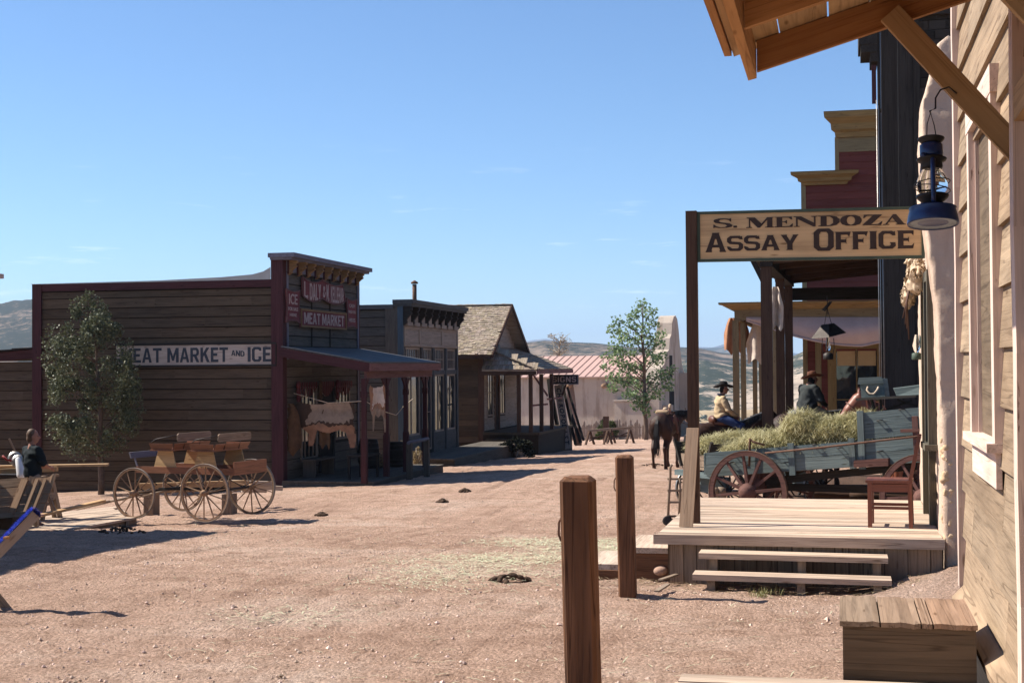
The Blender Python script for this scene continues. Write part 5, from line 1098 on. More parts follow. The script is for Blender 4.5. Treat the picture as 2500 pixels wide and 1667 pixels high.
# canvas awning sagging under the hotel cornice
def awning():
    rows = []; y = HYP - .06; n = 40
    for j in range(14):
        t_ = j / 13; row = []
        for i in range(n + 1):
            s = i / n; px = 1822 + (2175 - 1822) * s
            top = 774; bot = 782 + 62 * math.sin(min(1, (s) * 1.25) * 1.57) if s < .8 else 844 - 14 * (s - .8) / .2
            q = pt(px, top + (bot - top) * t_, y=y); q.y = y - .18 * math.sin(t_ * 3.1) * math.sin(min(1, s * 1.3) * 1.57) - .05 * math.sin(s * 9 + t_ * 4) * t_ ; row.append(q)
        rows.append(row)
    m = MB(); m.sheet(rows); m.sheet([[p + V((0, .02, 0)) for p in r] for r in rows]); m.tube([p + V((0, -.02, 0)) for p in rows[-1]], .035, 6)
    solo(m, 'canvas_awning', plain('pinkish_canvas', (.46, .36, .34), .9, .2, 1.2, .1, .3, bscale=6), 'long pinkish canvas sagging under the mustard cornice of the red building', 'awning')
awning()
M_ORC = plain('orange_brown_blanket', (.42, .21, .12), .9, .25, 2, .1, .4, bscale=8)
cloth_hang(1787, 776, 868, 47.6, .55, M_ORC, 'orange brown blanket hanging left of the front mustard post', 'blankets hung along the hotel porch', seed=1, n=4, name='hanging_blanket', fold=.12, cat='blanket')
cloth_hang(1812, 776, 862, 49.5, .5, M_ORC, 'orange brown blanket hanging between the front and second mustard posts', 'blankets hung along the hotel porch', seed=4, n=4, name='hanging_blanket', fold=.12, cat='blanket')
cloth_hang(1848, 790, 892, 48.2, .7, M_CANVAS, 'pale pointed cloth hanging lowest behind the mustard posts', 'blankets hung along the hotel porch', seed=6, n=3, name='hanging_blanket', fold=.10, cat='blanket')

# ============================================================ wall beside the camera
XW = .83
def near_house():
    YC = 10.3
    t = thing('tan_clapboard_house', 'raw tan clapboard house wall with peeling cream trim filling the right edge', 'building', (XW, YC, .5))
    w0, w1, wz0, wz1 = 7.78, 9.15, 1.66, 3.47
    m = MB(); siding(m, (XW, 2.0, .58), (0, 1, 0), (-1, 0, 0), YC - 2.0, .58, 6.0, .315, holes=[(w0 - 2.0, w1 - 2.0, wz0 - .03, wz1 + .03)], proud=.03, lmax=5.0, jitter=.012, spread=.16); m.build('wall', W_TAN, t)
    m = MB(); m.bb(XW + .002, 3.5, 2.0, YC - .01, .4, 6.2, (.5, .5, .5)); m.build('wall_core', W_TAN, t)
    def wavy(mb, y0, y1, x0, x1, z0, z1, n=10, amp=.008):
        for i in range(n):
            a = z0 + (z1 - z0) * i / n; b = z0 + (z1 - z0) * (i + 1) / n; o1 = amp * mnoise.noise(V((y0, a * 1.7, 2))); o2 = amp * mnoise.noise(V((y0, b * 1.7, 2)))
            tn = (1, 1, 1); mb.hexa([(x0 + o1, y0 + o1, a), (x1, y0 + o1, a), (x1, y1 + o1, a), (x0 + o1, y1 + o1, a), (x0 + o2, y0 + o2, b), (x1, y0 + o2, b), (x1, y1 + o2, b), (x0 + o2, y1 + o2, b)], tn)
    m = MB(); wavy(m, YC - .09, YC + .02, XW - .055, XW + .3, .55, 6.0); m.build('corner_trim', W_TRIM, t)
    m = MB(); wavy(m, 6.62, 6.76, XW - .075, XW, .45, 6.0); m.build('trim_post', W_TRIM, t)
    f = .10; wx0, wx1 = XW - .058, XW + .03
    m = MB(); m.bb(wx0, wx1, w0 - .03, w0 + .09, wz0, wz1 + .14, (1, 1, 1)); m.bb(wx0, wx1, w1 - .09, w1 + .03, wz0, wz1 + .14, (1, 1, 1)); m.bb(wx0 - .004, wx1, w0 - .05, w1 + .05, wz1, wz1 + .145, (1.03, 1.03, 1.03))
    m.bb(XW - .02, XW + .12, w0 + .09, w0 + .11, wz0, wz1, (.95, .95, .95)); m.bb(XW - .02, XW + .12, w1 - .11, w1 - .09, wz0, wz1, (.95, .95, .95)); m.bb(XW - .02, XW + .12, w0 + .11, w1 - .11, wz1 - .03, wz1 - .001, (.95, .95, .95)); wf = m.build('window', W_TRIM, t)
    m = MB(); m.bb(XW - .10, XW + .05, w0 - .05, w1 + .05, wz0 - .05, wz0 - .002); m.bb(XW - .05, XW - .02, w0, w1, wz0 - .24, wz0 - .052); m.build('sill', W_TRIM, wf)
    W_SASH = wood('old_yellowed_sash', (.50, .38, .27))
    m = MB(); sx0, sx1 = XW + .03, XW + .07
    m.bb(sx0, sx1, w0 + .11, w0 + .17, wz0, wz1 - .03); m.bb(sx0, sx1, w1 - .17, w1 - .11, wz0, wz1 - .03); m.bb(sx0 - .02, sx1, w0 + .17, w1 - .17, 2.5, 2.56); m.bb(sx0, sx1, w0 + .17, w1 - .17, wz0, wz0 + .06); m.bb(sx0, sx1, w0 + .17, w1 - .17, wz1 - .09, wz1 - .031); m.build('sash', W_SASH, wf)
    m = MB(); m.bb(sx0 + .02, sx0 + .026, w0 + .15, w1 - .15, wz0 + .03, wz1 - .05); m.build('pane', M_GLASS, wf)
    # base board along the foot of the wall and dark gap under it
    m = MB(); m.hexa([(XW - .11, 3, .46), (XW - .01, 3, .5), (XW - .01, YC - .1, .5), (XW - .11, YC - .3, .46), (XW - .12, 3, .52), (XW, 3, .60), (XW, YC - .1, .60), (XW - .12, YC - .3, .52)]); m.build('base_board', W_TAN, t)
    m = MB(); m.bb(XW - .02, XW + .4, 3, YC, -.3, .455, (.6, .6, .6)); m.build('foundation', W_DARK, t)
    # awning roof: rafters, battens, eave board
    xo = -.37; zo = 3.47; zi = 3.47 + (XW - xo) * .288
    def rz_(x): return zo + (x - xo) * .288
    for k, y in enumerate((6.92, 6.02, 5.1, 4.2)):
        m = MB(); m.hexa([(xo, y - .02, zo), (XW, y - .02, zi), (XW, y + .02, zi), (xo, y + .02, zo), (xo, y - .02, zo + .145), (XW, y - .02, zi + .145), (XW, y + .02, zi + .145), (xo, y + .02, zo + .145)], (1, 1, 1) if k else (.72, .66, .6)); m.build('rafter', W_FRESH, t)
    m = MB(); x = xo - .12
    while x < XW + .05:
        x1 = x + ru(.19, .24); z = rz_(x) + .148; z1 = rz_(x1) + .148; yo = 7.05 + ru(-.02, .04); m.hexa([(x, 2.5, z), (x1 - .008, 2.5, z1), (x1 - .008, yo, z1), (x, yo, z), (x, 2.5, z + .022), (x1 - .008, 2.5, z1 + .022), (x1 - .008, yo, z1 + .022), (x, yo, z + .022)]); x = x1
    m.build('roof_board', W_FRESH2, t)
    m = MB(); m.hexa([(xo - .045, 2.5, zo - .03), (xo - .005, 2.5, zo - .02), (xo - .005, 6.97, zo - .02), (xo - .045, 6.97, zo - .03), (xo - .045, 2.5, zo + .13), (xo - .005, 2.5, zo + .13), (xo - .005, 6.97, zo + .13), (xo - .045, 6.97, zo + .13)]); m.build('eave_board', W_FRESH, t)
    m = MB(); m.bb(xo - .16, xo - .125, 2.5, 7.0, zo + .10, zo + .21); m.build('fascia', W_FRESH, t)
    for y, dx in ((6.86, 0), (4.95, .0)):
        m = MB(); x0 = .285; z0_ = rz_(x0) + .02; m.beam((x0 - .04, y, z0_ + .02), (XW - .02, y, z0_ - .66), .04, .105, spread=.02, tint=(.85, .84, .80)); m.build('diagonal_brace', W_FRESH2, t)
    m = MB(); m.beam((XW - .05, 2.6, 3.2), (XW - .05, 6.6, 3.2), .05, .14); m.build('ledger', W_FRESH2, t)
near_house()
# boxes and camera-side deck
def near_deck():
    zd = CAM_H - 1.65; y1 = pt(2000, 1656, z=zd).y
    t = thing('near_boardwalk', 'pale plank edge of the near boardwalk along the bottom right border', 'boardwalk', (0, y1, zd))
    xl = pt(1650, 1658, z=zd).x; m = MB(); y = y1
    for i in range(14): m.bb(xl + ru(-.02, .02), XW - .13, y - .19, y - .005, zd - .045, zd - (.0 if i == 0 else ru(0, .006))); y -= .195
    m.build('planks', W_DECK, t)
    m = MB(); m.bb(xl + .05, XW - .15, y1 - .1, y1 - .05, -.1, zd - .05); m.build('joist', W_OLD, t); return y1
NDY = near_deck()
def box_bench():
    yn = NDY + .03; 
    zt = .735; xa = pt(2057, 1517, y=yn).x; xb = pt(2383, 1517, y=yn).x; yf = yn + .82
    zt = pt(2100, 1518, y=yn).z
    t = thing('wooden_box', 'low weathered plank box with split lid boards against the tan house wall', 'box', ((xa + xb) / 2, (yn + yf) / 2, .3))
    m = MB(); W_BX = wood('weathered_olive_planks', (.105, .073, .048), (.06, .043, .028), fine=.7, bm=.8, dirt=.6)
    zt -= .02
    m.bb(xa + .0, xb, yn, yn + .03, zt - .285, zt - .002); m.bb(xa + .003, xb - .002, yn + .002, yn + .03, .0, zt - .289); m.build('front', W_BX, t)
    m = MB(); m.bb(xa, xa + .03, yn + .031, yf, .0, zt - .002); m.bb(xb - .03, xb, yn + .031, yf, 0, zt - .002); m.bb(xa + .031, xb - .031, yf - .03, yf, 0, zt - .002); m.build('sides', W_BX, t)
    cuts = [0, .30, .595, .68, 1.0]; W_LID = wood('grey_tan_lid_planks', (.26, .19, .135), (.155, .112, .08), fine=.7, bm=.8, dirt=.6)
    for i in range(4):
        a = xa - .015 + (xb - xa + .03) * cuts[i]; b = xa - .015 + (xb - xa + .03) * cuts[i + 1] - .008; m = MB(); n = 6; h = .026
        for k in range(n):
            s = k / n; s2 = (k + 1) / n; za = zt + .012 * mnoise.noise(V((i * 3, s * 3, 1))); zb = zt + .012 * mnoise.noise(V((i * 3, s2 * 3, 1))); x0 = a + (b - a) * s; x1 = a + (b - a) * s2; yy = yn - .02 + .01 * mnoise.noise(V((x0 * 9, 3, 0))); y2 = yn - .02 + .01 * mnoise.noise(V((x1 * 9, 3, 0)))
            m.hexa([(x0, yy, za), (x1, y2, zb), (x1, yf + .01, zb), (x0, yf + .01, za), (x0, yy, za + h), (x1, y2, zb + h), (x1, yf + .01, zb + h), (x0, yf + .01, za + h)], (1 + .05 * i, 1, 1 - .02 * i))
        # grain across: swap so it runs front to back
        m.g = [(g[1], g[0], g[2]) for g in m.g] if False else m.g
        m.build('lid_board', W_LID, t)
box_bench()
# blue hurricane lantern on a bent wire
def lantern():
    y = 6.55; q = pt(2278, 548, y=y); top = pt(2278, 328, y=y).z; z0 = q.z; H = top - z0; X = q.x
    t = thing('blue_hurricane_lantern', 'dark blue hurricane lantern hanging from the bracket over the tan wall', 'lantern', (X, y, z0))
    BL = plain('chipped_blue_enamel', (.012, .035, .13), .35, .4, 9, .5, .1, .1); BLK = plain('sooty_black_metal', (.018, .018, .02), .5, .4, 9, .4, .1, .3)
    k = H / .435
    T = Matrix.Translation((X, y, z0)) @ Matrix.Rotation(math.radians(-9), 4, 'X') @ Matrix.Scale(k, 4)
    m = MB(); m.lathe([(.112, .008), (.120, .0), (.122, .006), (.117, .04), (.108, .074), (.112, .08), (.098, .084), (.05, .096), (.045, .1)], 32, T); m.build('oil_tank', BL, t)
    m = MB(); m.lathe([(.0, .016), (.108, .010), (.112, .009), (.112, .005), (.1, .0065), (.0, .012)], 32, T); m.build('tank_bottom', plain('scuffed_grey_blue_tin', (.23, .28, .34), .45, .35, 30, .4, .2, .5), t)
    m = MB(); m.lathe([(.045, .098), (.05, .11), (.072, .13), (.078, .142), (.055, .146), (.03, .155)], 24, T); m.build('burner_plate', BLK, t)
    m = MB(); m.lathe([(.048, .146), (.066, .165), (.074, .19), (.07, .225), (.055, .255), (.046, .275)], 24, T); m.build('glass_globe', M_CLEAR, t)
    m = MB(); m.lathe([(.044, .272), (.052, .285), (.05, .31), (.068, .318), (.072, .325), (.055, .335), (.052, .336)], 24, T); m.build('lower_hood', BLK, t)
    m = MB(); m.lathe([(.052, .336), (.055, .345), (.055, .395), (.045, .402)], 24, T); m.build('chimney', BL, t)
    m = MB(); m.lathe([(.045, .402), (.048, .408), (.062, .424), (.064, .43), (.05, .434), (.0, .438)], 24, T); m.build('cap', BLK, t)
    e = lambda a, b, c: T @ V((a, b, c))
    for s, yy in ((-1, -.02), (1, .02)):
        m = MB(); m.tube([e(s * .02 - .02 * (s < 0), s * .06 + yy * 0 - .0, .335)] + [e(s * .02 - .02, -.085 * -s * -1, z) for z in (.30, .25, .18, .12, .09)], .011 * k, 10); m.build('side_tube', BL, t)
    m = MB(); ring = lambda r, z, tl: [e(r * math.cos(a), r * math.sin(a), z + tl * math.cos(a)) for a in np.linspace(0, 6.283, 28, endpoint=False)]
    m.tube(ring(.084, .205, .008), .0022, 6, closed=True); m.tube(ring(.084, .175, -.012), .0022, 6, closed=True); m.build('guard_wire', M_IRON, t)
    m = MB(); apex = e(-.0, 0, .56); m.tube([e(-.022, -.03, .425), e(-.018, -.01, .50), apex, e(.018, .02, .50), e(.028, .03, .43)], .0024, 6); m.build('bail_handle', M_IRON, t)
    # hook up to the diagonal brace
    h1 = pt(2278, 275, y=y); hook = [apex, pt(2270, 272, y=y + .02), pt(2284, 265, y=y + .03), pt(2284, 240, y=y + .06), pt(2296, 220, y=y + .1), pt(2316, 213, y=y + .2), pt(2335, 228, y=y + .29)]
    m = MB(); m.tube(hook, .004, 6); solo(m, 'wire_hook', M_IRON, 'bent wire hook from the bracket that carries the blue lantern', 'hook')
lantern()
# small oil lamp with reflector on the adobe door frame
def wall_lamp():
    y = YA + .5; x = .84; q = pt(2238, 878, x=x); y = q.y
    t = thing('wall_oil_lamp', 'small green glass oil lamp fixed to the adobe office doorway', 'lamp', (x, y, q.z))
    m = MB(); m.lathe([(.05, 0), (.055, .01), (.052, .07), (.03, .08)], 16, Matrix.Translation(q)); m.build('oil_font', P_GREEN, t)
    m = MB(); m.lathe([(.022, .08), (.035, .12), (.045, .16), (.03, .22), (.022, .28)], 16, Matrix.Translation(q)); m.build('glass_chimney', M_CLEAR, t)
    m = MB(); m.lathe([(.0, 0), (.06, .006), (.085, .02)], 18, Matrix.Translation(q + V((.055, 0, .2))) @ Matrix.Rotation(math.radians(-90), 4, 'Y')); m.build('reflector', plain('blue_green_reflector', (.05, .10, .10), .3, .3, 8, .6, .05, .6), t)
wall_lamp()
# bundle of sacking with straps tied up on the adobe wall
def bundle():
    q = pt(2232, 690, x=.80); t = thing('cloth_bundle', 'crumpled cream sackcloth bundle tied up with brown straps on the adobe corner', 'bundle', q)
    rng = random.Random(5); mb = MB()
    for (dx, dy, dz, r) in ((0, 0, 0, .14), (.02, -.12, .10, .13), (.03, .10, .16, .13), (.0, .0, .22, .12), (-.02, .14, -.02, .12), (-.05, .25, -.12, .11), (-.07, .33, -.2, .10), (.04, -.03, .32, .07), (.04, -.12, -.06, .08)):
        mb.ball(q + V((dx, dy, dz)) * .92, (r * .75, r * .88, r * .98), 12)
    o = remesh(mb, 'cloth', M_SACK, t, .012, 3); me = o.data
    for v_ in me.vertices:
        p = v_.co; d = .028 * abs(math.sin(p.y * 19 + p.z * 15 + 3 * mnoise.noise(p * 5))) + .012 * abs(mnoise.noise(p * 14)); v_.co = p - v_.normal * d
    m = MB()
    for k, (dy, ln) in enumerate(((0, .62), (.05, .5), (-.04, .45), (.1, .38))): m.tube([q + V((-.05, dy, -.05)), q + V((-.08, dy + .02, -.22)), q + V((-.06 - .02 * k, dy + .05, -ln))], [.012, .010, .006], 6)
    m.build('strap', plain('brown_leather', (.10, .05, .035), .7, .3, 8), t)
bundle()
# hitching posts
def hitch_post(px0, px1, pyt, pyb, d, label, ztop, lean, h0=0):
    a = pt(px0, pyt, d=d); b = pt(px1, pyt, d=d); w_ = (b - a).length; c = (a + b) / 2; g = gz(c.x, c.y)
    t = thing('hitching_post', label, 'post', (c.x, c.y, g), 0, 'square hitching posts'); r = w_ / 2
    m = MB(); zs = list(np.linspace(g - .2, c.z - .02, 16)) ; rings = []
    for i, z in enumerate(zs + [c.z]):
        tt = (z - g) / (c.z - g); ox = lean * (1 - tt); k = 1.0 if z < c.z - .001 else .72; ch = .22
        e = [(1 - ch, -1), (1, -1 + ch), (1, 1 - ch), (1 - ch, 1), (-1 + ch, 1), (-1, 1 - ch), (-1, -1 + ch), (-1 + ch, -1)]
        rings.append([(c.x + ox + u * r * k * (1 + .03 * mnoise.noise(V((z * 3, u * 4, v * 3)))), c.y + v * r * k * (1 + .03 * mnoise.noise(V((u * 3, z * 3, v)))), z + (.012 * mnoise.noise(V((u * 3, v * 3, 5))) if z >= c.z - .001 else 0)) for u, v in e])
    vs = [p for rr in rings for p in rr]; n = 8; fs = [(i * n + k, i * n + (k + 1) % n, (i + 1) * n + (k + 1) % n, (i + 1) * n + k) for i in range(len(rings) - 1) for k in range(n)] + [tuple((len(rings) - 1) * n + k for k in range(n))]
    m._add(vs, fs, [(p[2], p[0], p[1]) for p in vs], (1, 1, 1)); m.build('timber', W_TIMBER, t)
    q = V((c.x - r - .0 + lean * .3, c.y, c.z - .26)); m = MB(); m.tube([q + V((.02, -.01, .05)), q + V((-.012, -.01, .055)), q + V((-.024, -.01, .03)), q + V((-.026, -.01, -.03)), q + V((-.014, -.01, -.06)), q + V((.0, -.01, -.065))], .006, 8); m.build('iron_ring', M_RUST, t)
hitch_post(1371, 1450, 1163, 0, 7.2, 'reddish chamfered hitching post, the nearest and tallest, cut by the bottom border', 0, .03)
hitch_post(1504, 1545, 1111, 0, 13.0, 'reddish hitching post standing just left of the porch deck steps', 0, .02)
# ============================================================ wheels
WHEEL_DB = {}
def wheel(parent, c, R, nsp, mats, w_=.05, rimh=.06, hub=.09, hubl=.22, spk=.02, dish=.03, name='wheel', key=None):
    """spoked wheel, axle along local y; part with hub, tyre and spokes as sub-parts"""
    rim_m, tyre_m = mats; c = V(c); RX = Matrix.Translation(c) @ Matrix.Rotation(math.radians(90), 4, 'X')
    m = MB(); ri = R - rimh; m.lathe([(ri, -w_ / 2), (R - .012, -w_ / 2), (R - .012, w_ / 2), (ri, w_ / 2), (ri, -w_ / 2)], 40, RX, (1, 1, 1), False); wh = m.build(name, rim_m, parent, False)
    m = MB(); m.lathe([(R - .0115, -w_ / 2 - .002), (R, -w_ / 2 - .002), (R, w_ / 2 + .002), (R - .0115, w_ / 2 + .002), (R - .0115, -w_ / 2 - .002)], 40, RX, (1, 1, 1)); m.build('tyre', tyre_m, wh, False)
    m = MB(); m.lathe([(0, -hubl / 2), (hub * .35, -hubl / 2), (hub * .4, -hubl * .38), (hub * .7, -hubl * .36), (hub, -hubl * .15), (hub, hubl * .15), (hub * .7, hubl * .3), (hub * .55, hubl * .46), (hub * .5, hubl * .5), (0, hubl * .5)], 18, RX, (1, 1, 1)); m.build('hub', rim_m, wh, False)
    ph = ru(0, .3)
    for k in range(nsp):
        a = 2 * math.pi * k / nsp + ph; d = V((math.cos(a), 0, math.sin(a))); m = MB(); o = V((0, dish * (1 if k % 2 else -1) * .5, 0))
        m.beam(c + d * hub * .85 + o, c + d * (ri + .01), spk * 1.5, spk * 1.8, (0, 1, 0), taper=.72, tint=(1, 1, 1)); m.build('spoke', rim_m, wh, False)
    return wh
# ============================================================ blue freight wagon
WPOS = pt(1826, 1201, d=23.5); WZ = WPOS.z - .68
def blue_wagon():
    t = thing('freight_wagon', 'blue grey plank freight wagon with red wheels loaded with hay behind the porch deck', 'wagon', (WPOS.x, WPOS.y, WZ), math.radians(-17.6))
    mt = (W_REDW, M_RUST)
    wheel(t, (0, 0, .68), .68, 12, mt, .075, .085, .15, .34, .034, .06)
    wheel(t, (2.86, 0, .70), .68, 12, mt, .075, .085, .15, .34, .034, .06)
    wheel(t, (0, 1.5, .68), .62, 12, mt, .075, .08, .13, .3, .03, .06); wheel(t, (2.86, 1.5, .70), .62, 12, mt, .075, .08, .13, .3, .03, .06)
    zb = lambda x: 1.06 + .098 * x
    def panel(y, x0, x1, h0, h1, n, name='side_board', mat=W_BLUEW, th=.035):
        for i in range(n):
            a = h0 + (h1 - h0) * i / n; b = h0 + (h1 - h0) * (i + 1) / n - .008; m = MB()
            m.hexa([(x0 + ru(-.02, .02), y, zb(x0) + a), (x1, y, zb(x1) + a + ru(-.01, .01)), (x1, y + th, zb(x1) + a), (x0, y + th, zb(x0) + a), (x0 + ru(-.03, .03), y, zb(x0) + b), (x1, y, zb(x1) + b), (x1, y + th, zb(x1) + b), (x0, y + th, zb(x0) + b)]); m.build(name, mat, t, False)
    panel(.16, -.80, 4.1, -.09, .32, 2); panel(.158, 1.84, 4.1, .33, .76, 1); panel(1.28, -.80, 4.1, -.09, .32, 2); panel(1.28, 1.84, 4.1, .33, .76, 1)
    m = MB(); m.hexa([(-.78, .2, zb(-.78) - .1), (4.1, .2, zb(4.1) - .1), (4.1, 1.27, zb(4.1) - .1), (-.78, 1.27, zb(-.78) - .1), (-.78, .2, zb(-.78) - .06), (4.1, .2, zb(4.1) - .06), (4.1, 1.27, zb(4.1) - .06), (-.78, 1.27, zb(-.78) - .06)]); m.build('floor', W_OLD, t, False)
    m = MB(); m.hexa([(-.84, .16, zb(-.8) - .05), (-.80, .16, zb(-.8) - .05), (-.80, 1.3, zb(-.8) - .05), (-.84, 1.3, zb(-.8) - .05), (-.84, .16, zb(-.8) + .30), (-.80, .16, zb(-.8) + .30), (-.80, 1.3, zb(-.8) + .30), (-.84, 1.3, zb(-.8) + .30)]); m.build('end_board', W_BLUEW, t, False)
    for x, a, b in ((.72, -.16, .36), (1.72, -.12, .36), (1.87, -.14, .78), (3.3, -.1, .76)):
        m = MB(); m.beam((x, .135, zb(x) + a), (x - .03, .135, zb(x) + b), .10, .045, (0, 1, 0)); m.build('stake', W_BLUEW, t, False)
    # iron staples, hooks
    for x, z in ((-.35, .12), (-.22, .2), (.62, .28), (.62, .05), (1.1, .3), (2.15, .6), (2.15, .12), (2.5, .74), (2.9, .3), (1.5, .22)):
        m = MB(); zz = zb(x) + z; m.tube([(x - .04, .165, zz), (x - .04, .12, zz), (x + .04, .12, zz + .01), (x + .04, .165, zz + .01)], .009, 6); m.build('staple', M_IRON, t, False)
    m = MB(); m.tube([(.27, .08, 1.32), (1.2, .05, 1.43), (2.3, .05, 1.58), (3.4, .05, 1.72)], .017, 7); m.build('brake_rod', M_RUST, t, False)
    m = MB(); m.beam((2.75, .1, 1.25), (2.72, .08, 1.95), .09, .06, (0, 1, 0)); m.beam((2.5, .07, 1.72), (3.6, .07, 1.78), .05, .05, (0, 1, 0)); m.build('brake_lever', W_REDW, t, False)
    m = MB(); m.hexa([(1.75, .06, 1.13), (2.3, .06, 1.17), (2.3, .16, 1.17), (1.75, .16, 1.13), (1.75, .06, 1.24), (2.3, .06, 1.29), (2.3, .16, 1.29), (1.75, .16, 1.24)]); m.build('step_block', W_REDW, t, False)
    m = MB(); m.bb(-.06, .06, .06, 1.44, .62, .74); m.build('axle', W_REDW, t, False)
    m = MB(); m.bb(2.80, 2.92, .06, 1.44, .64, .76); m.build('axle', W_REDW, t, False)
    m = MB(); m.beam((0, .75, .72), (2.86, .75, .74), .1, .12); m.beam((.1, .5, .82), (2.7, .6, 1.16), .08, .12); m.beam((.5, .5, .95), (.9, .3, 1.1), .09, .1); m.build('reach_pole', W_DARK, t, False)
    m = MB(); m.bb(-.12, .12, .25, 1.25, .75, .98); m.build('bolster', W_REDW, t, False); m = MB(); m.bb(2.7, 2.98, .25, 1.25, .77, 1.26); m.build('bolster', W_REDW, t, False)
    m = MB(); m.tube([(.25, .12, 1.45), (.05, .12, 1.5), (0, .12, 1.55), (-.02, .12, 1.1)], .02, 6); m.build('wheel_hook', M_RUST, t, False)
    return t
blue_wagon()
WM = Matrix.Translation(V((WPOS.x, WPOS.y, WZ))) @ Matrix.Rotation(math.radians(-17.6), 4, 'Z')
def heap(name, M_, lobes, n, label, cat, ln=(.06, .18), base=(0, 0), seed=1):
    """hay: fused mound core plus thousands of separate blades"""
    t = thing(name, label, cat, M_ @ V((lobes[0][0], lobes[0][1], lobes[0][2] - lobes[0][5])))
    mb = MB()
    for (x, y, z, rx, ry, rz_) in lobes: mb.ball(M_ @ V((x, y, z)), (rx * .93, ry * .93, rz_ * .86), 14, rot=M_.to_3x3())
    remesh(mb, 'core', plain('hay_core', (.22, .19, .085), .95, .4, 12, .05, 1), t, .045, 2)
    mb = MB(); tot = sum(l[3] * l[4] for l in lobes)
    for (x, y, z, rx, ry, rz_) in lobes:
        for k in range(int(n * rx * ry / tot)):
            th = rnd() * 6.283; ph = math.acos(ru(-.35, 1)); d = V((math.sin(ph) * math.cos(th), math.sin(ph) * math.sin(th), math.cos(ph))); s = ru(.86, 1.02)
            p = M_ @ V((x + d.x * rx * s, y + d.y * ry * s, z + d.z * rz_ * s)); c = mnoise.noise(p * 4) * .5 + .45
            straw(mb, p, ru(*ln), ru(.004, .009), rnd() * 6.283, ru(-.9, .85), (max(0, min(1, c + ru(-.45, .45))),) * 3, .3)
    mb.build('blades', STRAW, t)
heap('hay_load', WM, [(.95, .72, 1.52, .62, .5, .34), (.3, .7, 1.42, .75, .52, .25), (.75, .6, 1.72, .38, .4, .30), (1.65, .75, 1.62, .6, .48, .36), (1.8, .7, 1.78, .32, .35, .24), (2.05, .75, 1.66, .4, .45, .26), (-.25, .75, 1.28, .5, .45, .2), (1.2, .7, 1.62, .5, .5, .3)], 24000, 'big loose heap of pale green hay piled on the blue freight wagon', 'hay')
# chest with rope handle on the wagon's end
def chest():
    q = pt(2133, 948, d=23.6); M0 = Matrix.Translation(q) @ Matrix.Rotation(math.radians(-12), 4, 'Z') @ Matrix.Rotation(math.radians(4), 4, 'Y')
    t = thing('rope_handled_chest', 'blue grey wooden chest with a rope handle perched on the high end of the wagon', 'chest', q)
    m = MB(); P = lambda a, b, c: M0 @ V((a, b, c))
    m.hexa([P(-.19, 0, -.17), P(.20, 0, -.15), P(.20, .4, -.15), P(-.19, .4, -.17), P(-.24, 0, .14), P(.14, 0, .17), P(.14, .4, .17), P(-.24, .4, .14)]); m.build('body', W_BLUEW, t)
    m = MB(); m.hexa([P(-.26, -.03, .05), P(.17, -.03, .09), P(.17, -.0, .09), P(-.26, -.0, .05), P(-.25, -.03, .16), P(.12, -.03, .20), P(.12, -.0, .20), P(-.25, -.0, .16)]); m.build('lid_board', W_BLUEW, t)
    m = MB(); m.tube([P(-.09, -.03, .02), P(-.10, -.06, -.03), P(-.05, -.07, -.09), P(.02, -.07, -.09), P(.07, -.06, -.02), P(.08, -.03, .03)], .016, 8); m.build('rope_handle', M_SACK, t)
    m = MB(); a = pt(2104, 974, d=23.5); b = pt(2250, 966, d=22.9); m.beam(a, b, .5, .04)
    for (p, q2) in (((2128, 975), (2138, 1012)), ((2150, 975), (2152, 1004)), ((2225, 978), (2165, 1000)), ((2190, 975), (2240, 992))): m.beam(pt(*p, d=23.3), pt(*q2, d=23.2), .035, .035)
    solo(m, 'seat_spring_frame', W_DARK, 'dark plank and springs of a wagon seat under the blue grey chest', 'seat frame')
    m = MB(); a = pt(2182, 948, d=23.2); b = pt(2245, 938, d=22.8)
    m.hexa([a + V((.05, 0, -.12)), b + V((.1, 0, -.16)), b + V((.1, .35, -.16)), a + V((.05, .35, -.12)), a, b + V((.1, 0, .0)), b + V((.1, .35, 0)), a + V((0, .35, 0))]); solo(m, 'wagon_seat', W_BLUEW, 'blue grey wagon seat board right of the chest, half behind the adobe corner', 'seat')
chest()
def log_pile():
    for k in range(12):
        x = 1.0 + ru(0, 1.5); z = .12 + .14 * (k // 3); a = WM @ V((x - .7, 1.9 + ru(-.1, .2), z)); b = WM @ V((x + .9, 1.9 + ru(-.1, .25), z + ru(-.04, .06)))
        mb = MB(); r = ru(.07, .11); n = 7; mb.tube([a.lerp(b, i / n) + V((0, 0, .03 * mnoise.noise(V((i, k, 0))))) for i in range(n + 1)], [r * ru(.8, 1.1) for _ in range(n + 1)], 7)
        solo(mb, 'log', W_POST, 'rough brown log in the firewood pile under the blue wagon', 'log', 'logs piled under the blue wagon')
log_pile()
# short posts behind the wagon
for px in (1744, 1762):
    a = pt(px, 1235, d=25.2); m = MB(); g = gz(a.x, a.y); m.tube([(a.x, a.y, g - .1), (a.x, a.y, g + .55), (a.x + .01, a.y, g + .62)], [.085, .08, .07], 10); solo(m, 'round_post', W_OLD, 'short round wooden post seen under the blue wagon near its front wheel', 'post', 'short posts under the blue wagon')
